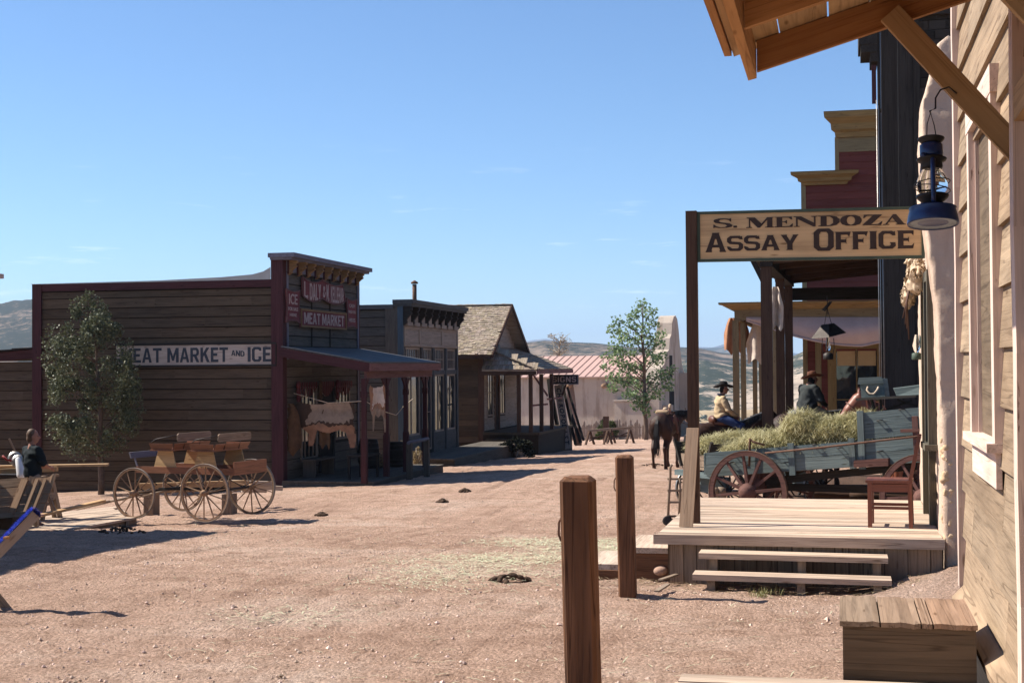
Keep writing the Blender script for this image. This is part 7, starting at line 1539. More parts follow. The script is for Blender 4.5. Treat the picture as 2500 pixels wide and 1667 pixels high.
# ============================================================ animals and people
def horse(loc, rz, label, coat, manem, head=(0, 0), sc=1.0, group=None, tail=True, turn=0, legs=0):
    """one continuous body (facing local +x); head=(lift, reach) poses the neck"""
    t = thing('horse', label, 'horse', loc, rz, group); hl, hr = head
    E_ = lambda x, y, z: (x * sc, y * sc, z * sc); m = MB()
    def cap(a, ra, b, rb): m.cap(E_(*a), ra * sc, E_(*b), rb * sc, 12)
    m.ball(E_(.42, 0, 1.20), (.36 * sc, .25 * sc, .34 * sc), 16); m.ball(E_(.0, 0, 1.17), (.55 * sc, .29 * sc, .31 * sc), 16); m.ball(E_(-.48, 0, 1.24), (.36 * sc, .28 * sc, .32 * sc), 16)
    for s in (-1, 1): m.ball(E_(-.58, s * .13, 1.17), (.24 * sc, .17 * sc, .30 * sc), 12); m.ball(E_(.52, s * .12, 1.08), (.19 * sc, .13 * sc, .25 * sc), 12)
    cap((.3, 0, 1.38), .17, (-.35, 0, 1.40), .17)
    nx, nz = 1.10 + hr, 1.80 + hl; ty = turn
    mid = ((.58 + nx) / 2 + .02, ty * .4, (1.32 + nz) / 2 + .05)
    cap((.58, 0, 1.26), .25, mid, .17); cap((.50, 0, 1.42), .14, mid, .15); cap(mid, .165, (nx, ty, nz), .115)
    hx, hz = nx + .36, nz - .40
    if hl < -.4: hx, hz = nx + .34, nz - .34
    cap((nx + .0, ty, nz + .0), .125, (nx + (hx - nx) * .45, ty * 1.15, nz + (hz - nz) * .45), .10); cap((nx + (hx - nx) * .45, ty * 1.15, nz + (hz - nz) * .45), .088, (hx, ty * 1.25, hz), .062)
    m.ball(E_(hx + .01, ty * 1.25, hz), (.075 * sc, .06 * sc, .065 * sc), 10); m.ball(E_(nx + .08, ty, nz - .12), (.10 * sc, .08 * sc, .11 * sc), 10)
    for s in (-1, 1): cap((nx - .02, ty + s * .06, nz + .09), .036, (nx + .01, ty + s * .075, nz + .22), .012)
    for s in (-1, 1):
        o = legs * s
        cap((.50, s * .15, 1.0), .12, (.52 + o, s * .15, .62), .068); cap((.52 + o, s * .15, .62), .066, (.52 + o * 1.2, s * .15, .52), .058); cap((.52 + o * 1.2, s * .15, .52), .046, (.50 + o * 1.6, s * .15, .16), .04); cap((.50 + o * 1.6, s * .15, .16), .045, (.54 + o * 1.6, s * .15, .07), .05); cap((.55 + o * 1.6, s * .15, .06), .055, (.56 + o * 1.6, s * .15, .03), .062)
        o = -legs * s
        cap((-.55, s * .16, 1.05), .19, (-.42 + o * .4, s * .17, .82), .12); cap((-.42 + o * .4, s * .17, .82), .115, (-.70 + o, s * .16, .56), .062); cap((-.71 + o, s * .16, .57), .06, (-.69 + o, s * .16, .48), .052); cap((-.69 + o, s * .16, .48), .046, (-.66 + o, s * .16, .16), .04); cap((-.66 + o, s * .16, .16), .046, (-.62 + o, s * .16, .07), .05); cap((-.61 + o, s * .16, .06), .055, (-.60 + o, s * .16, .03), .062)
    remesh(m, 'body', coat, t, .022 * sc, 4, world=False)
    # mane, forelock, tail of separate strands
    m = MB()
    for k in range(70):
        u = k / 70; a = V(E_(.45, 0, 1.56)).lerp(V(E_(mid[0] - .10, mid[1], mid[2] + .15)), min(1, u * 2)) if u < .5 else V(E_(mid[0] - .10, mid[1], mid[2] + .15)).lerp(V(E_(nx - .05, ty, nz + .12)), u * 2 - 1)
        s = -1 if rnd() < .75 else 1; m.tube([a, a + V((-.03, s * .10, .0)) * sc, a + V((-.05 + ru(-.03, .03), s * ru(.13, .17), -ru(.12, .26))) * sc], [.02 * sc, .018 * sc, .004], 5)
    m.build('mane', manem, t, False)
    if tail:
        m = MB()
        for k in range(40):
            a = V(E_(-.80, ru(-.03, .03), 1.36 - rnd() * .06)); w_ = ru(-.05, .05); m.tube([a, a + V((-.10, w_ * .4, -.10)) * sc, a + V((-.14 + ru(-.02, .02), w_, -.40)) * sc, a + V((-.12 + ru(-.05, .03), w_ * 1.3, -.72)) * sc, a + V((-.10 + ru(-.05, .05), w_ * 1.5, -ru(.8, 1.0))) * sc], [.022 * sc, .024 * sc, .02 * sc, .013 * sc, .003], 5)
        m.build('tail', manem, t, False)
    m = MB(); hd = V(E_(hx, ty * 1.2, hz)); nk = V(E_(nx, ty, nz))
    for f in (.30, .72):
        c = nk.lerp(hd, f); d = (hd - nk).normalized(); x = d.cross(V((0, 1, 0))).normalized(); r = (.118 if f < .5 else .088) * sc
        m.tube([c + (x * math.cos(a) * r * 1.05 + V((0, 1, 0)) * math.sin(a) * r) for a in np.linspace(0, 6.283, 14, endpoint=False)], .011 * sc, 6, closed=True)
    for s in (-1, 1):
        m.tube([nk.lerp(hd, .3) + V((0, s * .10, 0)) * sc, nk.lerp(hd, .72) + V((0, s * .082, 0)) * sc], .010 * sc, 6)
        m.tube([nk.lerp(hd, .8) + V((0, s * .07, 0)) * sc, V(E_((mid[0] + hx) / 2, s * .14, mid[2] - .12)), V(E_(.35, s * .10, 1.55))], .008, 6)
    m.build('bridle', LEATHER, t, False)
    return t
LEATHER = plain('reddish_brown_leather', (.13, .05, .03), .5, .3, 10, .4)
DKB = plain('dark_bay_coat', (.045, .019, .012), .6, .5, 3, .22, .2, c2=(.016, .009, .007), bscale=60)
BLKH = plain('black_horsehair', (.012, .010, .010), .6, .3, 20, .3, .5, bscale=60)
CHE = plain('chestnut_coat', (.21, .065, .030), .42, .35, 4, .45, .2, bscale=60)
def saddle(t, blanket, roll=None, sc=1.0):
    m = MB(); rows = []
    for i in range(13):
        a = math.radians(-62 + 124 * i / 12); rows.append([(x, .315 * math.sin(a), 1.16 + .37 * math.cos(a) + .012) for x in np.linspace(-.30, .34, 8)])
    m.sheet(rows); m.sheet([[(p[0], p[1] * 1.03, p[2] + .014) for p in r] for r in rows]); m.build('saddle_blanket', blanket, t, False)
    m = MB(); m.ball((.0, 0, 1.56), (.26, .17, .06), 14); m.ball((-.20, 0, 1.62), (.07, .19, .09), 12); m.ball((.22, 0, 1.60), (.09, .12, .07), 12); m.cap((.24, 0, 1.62), .03, (.27, 0, 1.74), .032)
    for s in (-1, 1): m.cap((.0, s * .27, 1.42), .05, (.02, s * .33, 1.05), .045); m.ball((-.02, s * .26, 1.38), (.20, .035, .18), 10)
    remesh(m, 'saddle', LEATHER, t, .018, 2, world=False)
    m = MB()
    for s in (-1, 1): m.tube([(.02 + .07 * math.cos(a), s * .37, .88 + .08 * math.sin(a)) for a in np.linspace(0, 6.283, 12, endpoint=False)], .014, 6, closed=True); m.tube([(.02, s * .345, 1.1), (.02, s * .37, .96)], .012, 6)
    m.build('stirrup', M_RUST, t, False)
    if roll:
        m = MB(); m.cap((-.34, -.13, 1.62), .07, (-.34, .15, 1.62), .07, 12); m.build('bed_roll', roll, t, False)
# dark bay waiting with an empty saddle, seen from behind
p = pt(1628, 1146, d=41.5); p.z = gz(p.x, p.y)
h = horse((p.x, p.y, p.z), math.radians(79), 'riderless dark bay horse with saddle and bed roll seen from behind in the street', DKB, BLKH, (-.36, .02), 1.04, None, legs=.03, turn=-.28)
saddle(h, plain('dark_red_saddle_blanket', (.15, .04, .035), .9), plain('tan_bed_roll', (.38, .27, .17), .9))
m = MB(); m.ball((-.08, .0, 1.70), (.08, .08, .06), 12); m.build('water_skin', plain('tan_water_skin', (.50, .38, .26), .8), h, False); m = MB(); m.cap((.28, -.02, 1.68), .04, (.30, -.02, 1.80), .05); m.build('saddle_bag', plain('tan_saddle_bag', (.62, .46, .30), .8), h, False)

def person(loc, rz, label, J, clothes, hat=None, sex='m', sc=1.0, group=None, hair=None, hair_mat=None, hr=.12):
    """J: joints in local metres (facing +x). skin body with hands, clothing and hat as children"""
    t = thing('person', label, 'person', loc, rz, group); m = MB()
    H_ = J['head']; c = lambda a, ra, b, rb, mb=m: mb.cap(V(a), ra, V(b), rb, 12)
    fd = V(J.get('face', (1, 0, 0))).normalized(); side = V((-fd.y, fd.x, 0))
    m.ball(H_, (.088, .078, .118), 16, rot=fd.to_track_quat('X', 'Z').to_matrix()); hv = V(H_)
    m.ball(hv + fd * .035 + V((0, 0, -.06)), (.055, .055, .06), 12)              # jaw
    c(hv + fd * .085 + V((0, 0, .015)), .013, hv + fd * .108 + V((0, 0, -.022)), .017)   # nose
    c(hv + fd * .08 + side * .02 + V((0, 0, -.055)), .012, hv + fd * .08 - side * .02 + V((0, 0, -.055)), .012)  # lips
    for s in (-1, 1): m.ball(hv + side * s * .08 + V((0, 0, -.01)), (.022, .012, .032), 8)
    c(hv + V((0, 0, -.06)) - fd * .015, .058, J['neck'], .065); c(J['neck'], .07, (V(J['neck']) * .5 + V(J['hip']) * .5), .12); c((V(J['neck']) * .5 + V(J['hip']) * .5), .12, J['hip'], .13)
    for s in ('l', 'r'):
        c(J['sh' + s], .055, J['el' + s], .042); c(J['el' + s], .042, J['wr' + s], .028); w_ = V(J['wr' + s]); d = (w_ - V(J['el' + s])).normalized(); sd = d.orthogonal().normalized(); up = d.cross(sd)
        m.ball(w_ + d * .05, (.042, .042, .042), 10)
        for k in range(4): b_ = w_ + d * .085 + sd * (.018 * (k - 1.5)); e = b_ + d * (.03 + .008 * (k in (1, 2))) - up * .006; c(b_, .0105, e, .0095); c(e, .0095, e + (d * .3 - up).normalized() * .03, .008)
        c(w_ + d * .03 + sd * .03, .013, w_ + d * .06 + sd * .055, .010); 
        c(J['hp' + s], .085, J['kn' + s], .06); c(J['kn' + s], .055, J['an' + s], .038)
    remesh(m, 'body', J['skin'], t, .011, 2, world=False)
    # eyes and brows
    m = MB()
    for s in (-1, 1): m.ball(hv + fd * .081 + side * s * .031 + V((0, 0, .012)), .0095, 8)
    m.build('eyes', plain('dark_eye', (.02, .015, .012), .3), t, False)
    for nm, mat, prims, vx in clothes:
        m = MB()
        for pr in prims:
            if len(pr) == 4: m.cap(V(pr[0]), pr[1], V(pr[2]), pr[3], 12)
            else: m.ball(pr[0], pr[1], 14)
        o = remesh(m, nm, mat, t, vx, 2, world=False)
        for v_ in o.data.vertices:
            q = v_.co; v_.co = q + v_.normal * (.010 * mnoise.noise(q * 9) + .007 * math.sin(q.z * 34 + 6 * mnoise.noise(q * 4)))
    if hair:
        m = MB()
        for pr in hair: m.ball(pr[0], pr[1], 12)
        remesh(m, 'hair', hair_mat, t, .012, 1, world=False)
    if hat:
        top, brim_r, tilt, mat = hat; m = MB(); Mx = Matrix.Translation(hv + V((0, 0, top)) - fd * .01) @ fd.to_track_quat('X', 'Z').to_matrix().to_4x4() @ Matrix.Rotation(tilt, 4, 'Y')
        prof = [(.0, .128), (.045, .13), (.075, .12), (.092, .06), (.10, .0), (.13, -.006), (brim_r * .85, .0), (brim_r, .008), (brim_r, .014), (brim_r * .85, .008), (.11, .006), (.0, .004)]
        n = 32; vs = []; 
        for r, z in prof:
            for k in range(n):
                a = 2 * math.pi * k / n; rr = r * (1.12 if abs(math.cos(a)) > .7 else 1.0); zz = z
                if r > .12: zz += .055 * abs(math.sin(a)) ** 2 * (r / brim_r) ** 2 - .025 * abs(math.cos(a)) ** 3
                if z > .1: zz -= .02 * (1 - abs(math.sin(a))) if r < .05 else 0
                vs.append(Mx @ V((rr * math.cos(a), rr * math.sin(a) * .92, zz)))
        fs = [(i * n + k, i * n + (k + 1) % n, (i + 1) * n + (k + 1) % n, (i + 1) * n + k) for i in range(len(prof) - 1) for k in range(n)]; m._add(vs, fs, None, (1, 1, 1), True); m.build('hat', mat, t, False)
    return t
SKIN = plain('tanned_skin', (.33, .15, .095), .55, .12, 8, .4)
BLKF = plain('black_felt', (.014, .012, .013), .85, .3, 6, .2); BRNF = plain('brown_felt', (.14, .055, .032), .85, .3, 6, .2)
DENIM = plain('blue_denim', (.028, .045, .115), .9, .25, 9, .1, .4, bscale=70); YELJ = plain('tan_yellow_canvas_jacket', (.46, .345, .21), .85, .2, 5, .15, .5, bscale=30)
GREYC = plain('charcoal_wool_coat', (.050, .055, .055), .95, .3, 6, .1, .5, bscale=50); GREYT = plain('grey_brown_trousers', (.20, .17, .145), .9, .25, 6)
TEAL = plain('black_teal_shirt', (.010, .016, .020), .85, .3, 6, .15, .4, bscale=40)
def seated(skin, lean=0.0, arm=(.36, .18)):
    return dict(skin=skin, head=(.10 + lean, 0, .74), neck=(.03 + lean * .7, 0, .56), hip=(0, 0, .06), shl=(.02 + lean * .6, .20, .50), shr=(.02 + lean * .6, -.20, .50), ell=(.12 + lean * .5, .27, .26), elr=(.12 + lean * .5, -.27, .26), wrl=(arm[0], .14, arm[1]), wrr=(arm[0], -.14, arm[1]),
                hpl=(.02, .12, .05), hpr=(.02, -.12, .05), knl=(.40, .32, -.12), knr=(.40, -.32, -.12), anl=(.34, .37, -.52), anr=(.34, -.37, -.52), face=(1, 0, -.05))
def rider_clothes(J, top, bottom, coat=0):
    n = V(J['neck']); h = V(J['hip']); mid = n.lerp(h, .5)
    up = [(n + V((0, 0, -.06)), .10, mid + V((.0, 0, 0)), .165 + coat), (mid, .165 + coat, h + V((0, 0, .02)), .17 + coat), (V(J['shl']), .085, V(J['shr']), .085), (mid + V((-.03, -.06, .12)), .12, mid + V((-.03, .06, .12)), .12), (h + V((0, -.05, .05)), .16 + coat, h + V((0, .05, .05)), .16 + coat)]
    for s in 'lr': up += [(V(J['sh' + s]), .085, V(J['el' + s]), .072 + coat * .5), (V(J['el' + s]), .07, V(J['el' + s]).lerp(V(J['wr' + s]), .9), .05)]
    lo = [(h + V((0, -.07, -.02)), .14, h + V((0, .07, -.02)), .14)]; bo = []
    for s in 'lr':
        lo += [(V(J['hp' + s]), .12, V(J['kn' + s]), .088), (V(J['kn' + s]), .085, V(J['an' + s]), .07)]
        a = V(J['an' + s]); bo += [(a + V((0, 0, .14)), .065, a + V((0, 0, -.02)), .05), (a + V((0, 0, -.04)), .045, a + V((.14, 0, -.06)), .038)]
    return [('jacket', top, up, .018), ('trousers', bottom, lo, .02), ('boots', LEATHER, bo, .016)]
# mounted cowboy in the tan jacket
p = pt(1764, 1120, d=33.5); p.z = gz(p.x, p.y); rzh = math.radians(24)
zs = pt(1760, 1029, d=33.5).z - p.z; k = zs / 1.58
h1 = horse(p, rzh, 'dark bay horse carrying the rider in the tan jacket', DKB, BLKH, (-.10, .12), k, None, legs=.08)
for o_ in ('x',):
    m = MB(); m.ball((-.02, 0, 1.55 * k), (.30, .18, .08), 14); m.ball((-.25, 0, 1.63 * k), (.07, .2, .10), 12); m.cap((.26, 0, 1.60 * k), .03, (.28, 0, 1.72 * k), .03); m.build('saddle', LEATHER, h1, False)
J = seated(SKIN, -.02, (.34, .10)); J['face'] = (1, -.1, 0)
q = ROOTM[h1.name] @ V((-.03, 0, 1.60 * k))
rd = person(q, rzh - math.radians(3), 'person in a tan yellow jacket, blue jeans and black hat riding a dark horse', J, rider_clothes(J, YELJ, DENIM), (.055, .215, 0, BLKF), hair=[((.055, 0, .745), (.075, .082, .085)), ((.03, 0, .69), (.05, .065, .05))], hair_mat=BLKF)
m = MB(); nb = V(J['neck']); m.tube([nb + V((.075 * math.cos(a), .08 * math.sin(a), .03 - .03 * math.cos(a))) for a in np.linspace(0, 6.283, 14, endpoint=False)], .026, 8, closed=True); m.build('neckerchief', plain('dark_blue_kerchief', (.02, .025, .05), .9), rd, False)
# second rider, back to us
p = pt(1974, 1110, d=31.0); p.z = gz(p.x, p.y) ; zs = pt(1974, 1004, d=31.0).z - p.z; k2 = zs / 1.58; rz2 = math.radians(40)
h2 = horse(p, rz2, 'dark horse under the rider in the charcoal coat, mostly hidden by the hay', DKB, BLKH, (-.35, .15), k2, None)
m = MB(); m.ball((-.02, 0, 1.55 * k2), (.30, .18, .08), 14); m.ball((-.30, 0, 1.50 * k2), (.2, .30, .14), 12); m.build('saddle', plain('grey_blue_blanket', (.10, .11, .13), .9), h2, False)
J = seated(SKIN, .06, (.42, .12)); J['face'] = (.8, -.6, 0); J['head'] = (.18, 0, .70)
rd2 = person(ROOTM[h2.name] @ V((-.03, 0, 1.58 * k2)), rz2 + .1, 'person in a charcoal coat and brown hat, back turned, behind the hay', J, rider_clothes(J, GREYC, GREYT, .035), (.05, .225, -.15, BRNF), hair=[((.14, 0, .66), (.08, .085, .09))], hair_mat=BLKF)
# chestnut horse reaching for the hay
p = pt(2268, 1150, d=26.0); p.z = gz(p.x, p.y) + .0
h3 = horse((p.x, p.y, p.z), math.radians(186), 'chestnut horse with a rope bridle lowering its head to the hay on the wagon', CHE, CHE, (.12, .0), 1.12, None)
# worker in black
p = pt(80, 1300, d=25.2); g = gz(p.x, p.y); zt = pt(75, 1049, d=25.2).z; hh = zt - g; s_ = hh / 1.80
JM = dict(skin=SKIN, head=(.02, 0, 1.68), neck=(-.01, 0, 1.50), hip=(0, 0, .98), shl=(-.01, .20, 1.43), shr=(-.01, -.20, 1.43), ell=(.04, .26, 1.17), elr=(.08, -.25, 1.17), wrl=(.26, .16, 1.12), wrr=(.28, -.14, 1.10),
          hpl=(0, .10, .95), hpr=(0, -.10, .95), knl=(.04, .12, .52), knr=(.0, -.12, .52), anl=(.0, .13, .10), anr=(-.02, -.13, .10), face=(.75, -.66, -.05))
JM = {k_: (V(v_) * s_ if k_ not in ('skin', 'face') else v_) for k_, v_ in JM.items()}
n_, h_ = V(JM['neck']), V(JM['hip']); md_ = n_.lerp(h_, .5)
sh = [(n_ + V((0, -.02, -.05)), .085, md_, .15), (md_, .155, h_ + V((0, 0, .0)), .155), (V(JM['shl']), .078, V(JM['shr']), .078), (md_ + V((0, -.08, .12)), .115, md_ + V((0, .08, .12)), .115), (h_ + V((0, -.06, 0)), .125, h_ + V((0, .06, 0)), .125)]
for s in 'lr': sh += [(V(JM['sh' + s]), .082, V(JM['el' + s]).lerp(V(JM['sh' + s]), .1), .068)]
lo = [(h_ + V((0, -.06, -.04)), .125, h_ + V((0, .06, -.04)), .125)]; bo = []
for s in 'lr': lo += [(V(JM['hp' + s]), .10, V(JM['kn' + s]), .078), (V(JM['kn' + s]), .075, V(JM['an' + s]), .06)]; a = V(JM['an' + s]); bo += [(a, .055, a + V((.14, 0, -.05)), .045)]
person((p.x, p.y, g), math.radians(62), 'person in a black short sleeved shirt standing at the sawing bench, seen from behind', JM, [('shirt', TEAL, sh, .016), ('trousers', GREYT, lo, .02), ('shoes', LEATHER, bo, .016)],
       hair=[(V(JM['head']) + V((-.025, .02, .035)), (.093, .088, .105)), (V(JM['head']) + V((-.055, .03, -.04)), (.06, .075, .08))], hair_mat=plain('light_brown_hair', (.11, .062, .035), .6, .4, 20, .3, .5, bscale=60))
q = ROOTM['x'] if 'x' in ROOTM else None
# ============================================================ trees and plants
BARK = plain('grey_brown_bark', (.14, .10, .075), .95, .4, 9, .1, 1, bscale=25)
def leaves(mb, c, r, n, size, seed, up=.2, tmin=0, tmax=1, flat=None):
    for k in range(n):
        d = V((random.gauss(0, 1), random.gauss(0, 1), random.gauss(0, 1))).normalized(); s = rnd() ** .42; p = V(c) + V((d.x * r[0], d.y * r[1], d.z * r[2])) * s
        a = V((random.gauss(0, 1), random.gauss(0, 1), random.gauss(0, .7) + up)).normalized(); b = a.cross(V((random.gauss(0, 1), random.gauss(0, 1), random.gauss(0, 1)))).normalized(); L_ = size * ru(.6, 1.3); w_ = L_ * .34
        mb._add([p, p + a * L_ * .5 + b * w_, p + a * L_, p + a * L_ * .5 - b * w_], [(0, 1, 2, 3)], None, (ru(tmin, tmax),) * 3)
def limb(mb, a, b, r0, r1, seed, k=6, wob=.06):
    pts = []; a = V(a); b = V(b); L_ = (b - a).length
    for i in range(k + 1): u = i / k; pts.append(a.lerp(b, u) + V((mnoise.noise(V((u * 3, seed, 0))), mnoise.noise(V((u * 3, seed, 9))), 0)) * wob * L_ * math.sin(u * 3.14 if u < 1 else 0) + V((0, 0, .06 * L_ * math.sin(u * 3.14))))
    mb.tube(pts, [r0 + (r1 - r0) * i / k for i in range(k + 1)], 7); return pts
def tree_dense():
    y = 32.35; zb = gz(-18.6, y); base = pt(247, 1190, y=y); base.z = zb
    t = thing('olive_tree', 'small dense grey green tree in front of the brown side wall', 'tree', base)
    zt = pt(222, 722, y=y).z; Hh = zt - zb; m = MB(); limb(m, base - V((0, 0, .1)), base + V((-.03, 0, Hh * .5)), .085, .05, 1); limb(m, base + V((-.03, 0, Hh * .5)), (pt(222, 760, y=y)), .05, .012, 2)
    rows = [(730, 195, 240, 1), (770, 172, 262, 1), (810, 150, 285, 1), (850, 132, 305, 1), (890, 120, 318, 1), (930, 110, 335, 1), (970, 112, 345, 1), (1010, 125, 340, 1), (1045, 145, 325, .8), (1075, 165, 290, .6), (1095, 185, 225, .4)]
    mb = MB(); rng = random.Random(3)
    for (py, xa, xb, f) in rows:
        a = pt(xa, py, y=y).x; b = pt(xb, py, y=y).x; z = pt(xa, py, y=y).z; w_ = (b - a) / 2; cx = (a + b) / 2; n = max(3, int(9 * w_ * 2.1))
        for k in range(n):
            u = rng.uniform(-1, 1); v_ = rng.uniform(-1, 1) * math.sqrt(max(0, 1 - u * u)); c = (cx + u * w_ * .93, y + v_ * min(w_, 1.1) * .9, z + rng.uniform(-.25, .25))
            if mnoise.noise(V(c) * 1.5) < -.20: continue
            if rng.random() < .35: limb(m, (base.x - .02, y, z - .45), c, .018, .004, k * 1.7, 4)
            r = rng.uniform(.12, .30); leaves(mb, c, (r, r, r * 1.35), int(f * rng.uniform(60, 270)), .066, k, .3)
    m.build('trunk', BARK, t)
    mb.build('crown', leafmat('grey_green_olive_leaf', (.05, .062, .030), (.14, .15, .085), .25, .55, .15), t)
tree_dense()
def tree_loose():
    y = 84; base = pt(1577, 1060, y=y); base.z = gz(base.x, y)
    t = thing('leafy_street_tree', 'slender bright green tree with loose open crown in front of the adobe church', 'tree', base)
    m = MB(); mb = MB(); top = pt(1568, 745, y=y); rng = random.Random(11)
    limb(m, base - V((0, 0, .2)), base.lerp(top, .45), .14, .10, 3); limb(m, base.lerp(top, .45), top, .10, .02, 4)
    clumps = [(1565, 745, 16, 14), (1552, 765, 14, 12), (1590, 765, 16, 16), (1535, 775, 10, 10), (1600, 790, 14, 12), (1545, 795, 18, 14), (1572, 800, 14, 14), (1510, 785, 12, 12), (1503, 805, 16, 14), (1520, 820, 18, 14), (1548, 830, 20, 14), (1582, 825, 14, 12), (1605, 835, 16, 12), (1498, 850, 14, 12), (1515, 862, 20, 12), (1545, 860, 14, 10), (1612, 815, 12, 10), (1482, 868, 12, 8), (1502, 885, 16, 12), (1530, 895, 20, 14), (1562, 900, 18, 14), (1595, 880, 20, 14), (1620, 872, 12, 12), (1480, 895, 10, 8), (1500, 920, 18, 12), (1525, 935, 20, 14), (1560, 940, 20, 16), (1592, 930, 20, 16), (1618, 915, 18, 14), (1640, 905, 10, 8), (1500, 950, 14, 10), (1540, 965, 18, 12), (1572, 975, 20, 14), (1600, 960, 18, 14), (1625, 945, 14, 10), (1555, 990, 16, 12), (1578, 1003, 12, 10), (1635, 925, 8, 8), (1586, 850, 16, 12)]
    sc = y / FPX * 1.02
    for i, (px, py, rx, rz_) in enumerate(clumps):
        c = pt(px + rng.uniform(-3, 3), py + rng.uniform(-3, 3), y=y + rng.uniform(-1.0, 1.0)); u = min(.93, max(.18, (base.z - c.z) / (base.z - top.z) - .12)); st = base.lerp(top, u); limb(m, st, c, .035, .008, i * 1.3, 5)
        leaves(mb, c, (rx * sc * 1.25, rx * sc * 1.1, rz_ * sc * 1.3), int(72 * (rx / 15) ** 2), .21, i, .1)
    m.build('trunk', BARK, t); mb.build('crown', leafmat('fresh_green_leaf', (.065, .12, .045), (.22, .30, .14), .35, .5, .35), t)
tree_loose()
def dead_tree():
    y = 118; b = pt(1366, 880, y=y); t = thing('bare_tree', 'small bare pale tree rising behind the pink church roof', 'tree', b); m = MB(); rng = random.Random(4); tp = pt(1368, 828, y=y); b2 = b.copy(); b2.z = gz(b.x, y)
    limb(m, b2, tp, .18, .03, 2)
    for k in range(34):
        s = b.lerp(tp, rng.uniform(.0, .95)); e = s + V((rng.uniform(-.9, .9), rng.uniform(-.8, .8), rng.uniform(.2, .8))); limb(m, s, e, .04, .012, k, 4)
    m.build('trunk', plain('pale_dry_wood', (.40, .32, .24), .95), t)
    mb = MB(); [leaves(mb, b.lerp(tp, rng.uniform(.1, 1)) + V((rng.uniform(-.8, .8), 0, rng.uniform(-.2, .4))), (.4, .4, .3), 30, .12, k) for k in range(16)]; mb.build('crown', leafmat('dry_tan_leaf', (.25, .19, .12), (.38, .30, .2)), t)
dead_tree()
def bush(px0, px1, pyt, pyb, d, label, c1, c2, name='bush', n=2600, size=.05, tw=None, spiky=0):
    a = pt(px0, pyb, d=d); b = pt(px1, pyb, d=d); cx = (a + b) / 2; g = gz(cx.x, cx.y); W_ = (b - a).length / 2; Hh = (pyb - pyt) / FPX * d
    t = thing(name, label, 'bush', (cx.x, cx.y, g)); m = MB(); mb = MB(); rng = random.Random(int(px0))
    for k in range(22): u = rng.uniform(-1, 1); limb(m, (cx.x + u * .15 * W_, cx.y, g), (cx.x + u * W_ * .9, cx.y + rng.uniform(-.6, .6) * W_, g + Hh * rng.uniform(.5, 1) * math.sqrt(max(.1, 1 - .7 * u * u))), .012, .003, k, 4)
    m.build('stems', tw or BARK, t)
    for k in range(26): u = rng.uniform(-1, 1); h_ = rng.uniform(.15, .9) * math.sqrt(max(.05, 1 - .8 * u * u)); leaves(mb, (cx.x + u * W_ * .85, cx.y + rng.uniform(-.5, .5) * W_, g + Hh * h_), (W_ * .22, W_ * .22, Hh * .16), n // 26, size, k, .6 if spiky else .2)
    mb.build('foliage', leafmat(label.split()[0] + '_leaf_' + str(px0), c1, c2, .08, .9), t)
bush(1455, 1508, 1004, 1052, 88, 'round yellow green bush between the picket fence and the church', (.06, .085, .03), (.16, .17, .07), n=3500, size=.16, spiky=1)
bush(1210, 1308, 1062, 1112, 53, 'low dark tangled bush below the steps of the shake roofed house', (.012, .014, .01), (.03, .032, .022), n=3000, size=.09)
bush(952, 1000, 1080, 1158, 41.8, 'dry tan bush with curling stalks behind the brown store porch posts', (.26, .20, .11), (.42, .34, .2), 'dry_bush', 1100, .05, plain('pale_twigs', (.55, .46, .36), .9))
bush(1002, 1034, 1098, 1160, 42.5, 'second dry tan bush right behind the low grey hitching rail', (.26, .20, .11), (.42, .34, .2), 'dry_bush', 800, .05, plain('pale_twigs_b', (.55, .46, .36), .9))
bush(905, 945, 1100, 1160, 40.5, 'low dry brush at the outer end of the brown store porch', (.22, .17, .10), (.36, .29, .18), 'dry_bush', 900, .05)
def weeds(px, py, z, n, label, r=.12, h=.10):
    c = pt(px, py, z=z); g = gz(c.x, c.y); m = MB()
    for k in range(n): a = rnd() * 6.283; rr = r * rnd(); p = V((c.x + rr * math.cos(a), c.y + rr * math.sin(a), gz(c.x, c.y))); straw(m, p, ru(.4, 1) * h, .005, rnd() * 6.283, ru(.6, 1.5), (ru(0, 1),) * 3, .6)
    solo(m, 'weed_tuft', leafmat('weed_' + str(px), (.13, .14, .04), (.34, .30, .13)), label, 'weeds')
weeds(1855, 1440, .03, 90, 'small yellow green weed tuft growing under the lowest porch step')
weeds(1885, 1432, .03, 50, 'thin weed tuft right of the bigger one under the lowest porch step')
# dead litter along the foot of the walls
def litter():
    m = MB()
    for k in range(1500):
        if rnd() < .5: x, y = ru(DX0 - .3, XW), DY0 - ru(.0, .75) ** 1.0
        elif rnd() < .6: x, y = DX0 - ru(.0, 1.1), DY0 + ru(-.4, .5)
        else: x, y = ru(-20, -14), 33.4 - ru(0, .7)
        straw(m, V((x, y, gz(x, y) + .012)), ru(.03, .12), .006, rnd() * 6.283, ru(-.1, .25), (ru(0, .7),) * 3, .2)
    tag(m.build('litter', leafmat('brown_litter', (.16, .10, .06), (.42, .33, .2))), 'dry twigs and leaves fallen along the steps and wall feet', 'litter', kind='stuff')
litter()
def dung(px, py, z, r, label, h=.07):
    c = pt(px, py, z=z); g = gz(c.x, c.y); t = MB(); rng = random.Random(px)
    for k in range(60): a = rng.random() * 6.28; q = r * rng.random() ** .6; s = rng.uniform(.012, .028); t.ball((c.x + q * math.cos(a) * 1.3, c.y + q * math.sin(a), g + h * (1 - q / r) + .01), (s * 1.3, s * 1.2, s), 6)
    return remesh_solo(t, label, g)
MANURE = plain('dark_manure', (.085, .055, .038), .95, .4, 20, .1, 1, bscale=60)
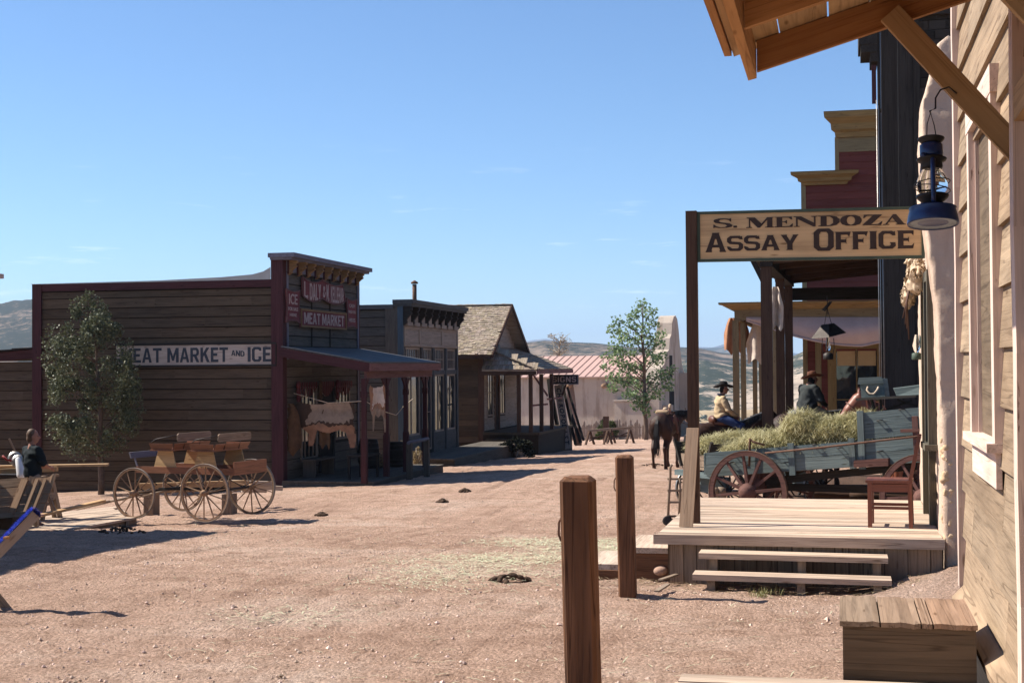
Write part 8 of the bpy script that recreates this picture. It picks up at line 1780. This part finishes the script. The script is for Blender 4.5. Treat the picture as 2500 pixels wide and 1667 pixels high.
def remesh_solo(mb, label, g):
    vs = np.array(mb.v); c = V((vs[:, 0].mean(), vs[:, 1].mean(), g)); mb.v = [tuple(V(p) - c) for p in mb.v]; o = remesh(mb, 'manure', MANURE, None, .012, 1); o.location = c; return tag(o, label, 'manure')
dung(1246, 1408, .0, .17, 'largest dark manure heap in the middle of the street foreground')
dung(295, 1326, -.62, .3, 'dark manure heap inside the big shadow at the lower left', .12)
dung(1080, 1212, -.6, .10, 'small manure patch farther up the street, left one of two'); dung(1135, 1196, -.66, .11, 'small manure patch farther up the street, right one of two'); dung(785, 1237, -.6, .10, 'small manure patch in the street right of the buckboard')
dung(1598, 1146, -1.0, .3, 'manure under the riderless horse', .06)
def rock(px, py, z, r, label):
    c = pt(px, py, z=z); m = MB(); m.ball(c, (r * 1.2, r, r * .8), 14); vs = [V(p) for p in m.v]; m.v = [tuple(p + (p - c) * .25 * mnoise.noise(p * 6)) for p in vs]; solo(m, 'rock', plain('reddish_stone', (.42, .27, .2), .9, .2, 5), label, 'rock')
rock(1612, 1392, .03, .065, 'rounded reddish stone beside the corner of the porch deck')
rock(1592, 1384, .02, .04, 'smaller pale stone left of the rounded reddish one')
for (x0, y0, x1, y1, z, l_) in ((1603, 1448, 1630, 1432, .01, 'short split wood chip on the dirt before the porch deck, lower one'), (1612, 1420, 1652, 1408, .01, 'longer pale wood splinter on the dirt by the corner of the porch deck')):
    a, b = pt(x0, y0, z=z), pt(x1, y1, z=z); board('wood_chip', a + V((0, 0, .02)), b + V((0, 0, .025)), .045, .015, W_OLD, l_, 'wood chip')
# cornice end of the building just outside the left border: its unseen raised parapet is shaped to throw the long street shadow
t = thing('left_border_building', 'tan cornice end of a building barely showing at the left border above the hills', 'building', (-15, 18, -.5))
zc = pt(4, 669, x=-14.05).z
m = MB(); siding(m, (-14.35, 12.2, -1.0), (0, 1, 0), (1, 0, 0), 9.5, -1.0, zc - .4, .25); m.bb(-21, -14.38, 12.2, 21.7, -1, zc - .45, (.7, .7, .7)); m.prism([(11.8, zc - .45), (21.35, zc - .45), (21.35, zc + .85), (11.8, zc + 2.7)], (-14.6, 0, 0), (0, 1, 0), (0, 0, 1), .25); m.build('wall', W_TAN, t)
m = MB(); m.bb(-14.5, -14.02, 12.1, 22.10, zc - .08, zc); m.bb(-14.5, -14.08, 12.15, 22.06, zc - .24, zc - .082); m.bb(-14.5, -14.14, 12.2, 22.02, zc - .52, zc - .242); m.build('cornice', W_TRIM, t)

# ============================================================ air
me = bpy.data.meshes.new('haze'); X0, X1, Y0, Y1, Z0, Z1 = -5700, 8200, -95, 12600, -63, 320
me.from_pydata([(X0, Y0, Z0), (X1, Y0, Z0), (X1, Y1, Z0), (X0, Y1, Z0), (X0, Y0, Z1), (X1, Y0, Z1), (X1, Y1, Z1), (X0, Y1, Z1)], [], [(0, 3, 2, 1), (4, 5, 6, 7), (0, 1, 5, 4), (1, 2, 6, 5), (2, 3, 7, 6), (3, 0, 4, 7)])
hz = bpy.data.objects.new('haze', me); C.objects.link(hz); hz['kind'] = 'stuff'; hz['label'] = 'thin blue air haze over the plain and hills'
hm = bpy.data.materials.new('air_haze'); hm.use_nodes = True; n = hm.node_tree.nodes; n.remove(n['Principled BSDF'])
pv = n.new('ShaderNodeVolumePrincipled'); pv.inputs['Color'].default_value = (.52, .70, 1, 1); pv.inputs['Density'].default_value = .00011; pv.inputs['Anisotropy'].default_value = .1
hm.node_tree.links.new(pv.outputs[0], n['Material Output'].inputs['Volume']); me.materials.append(hm)
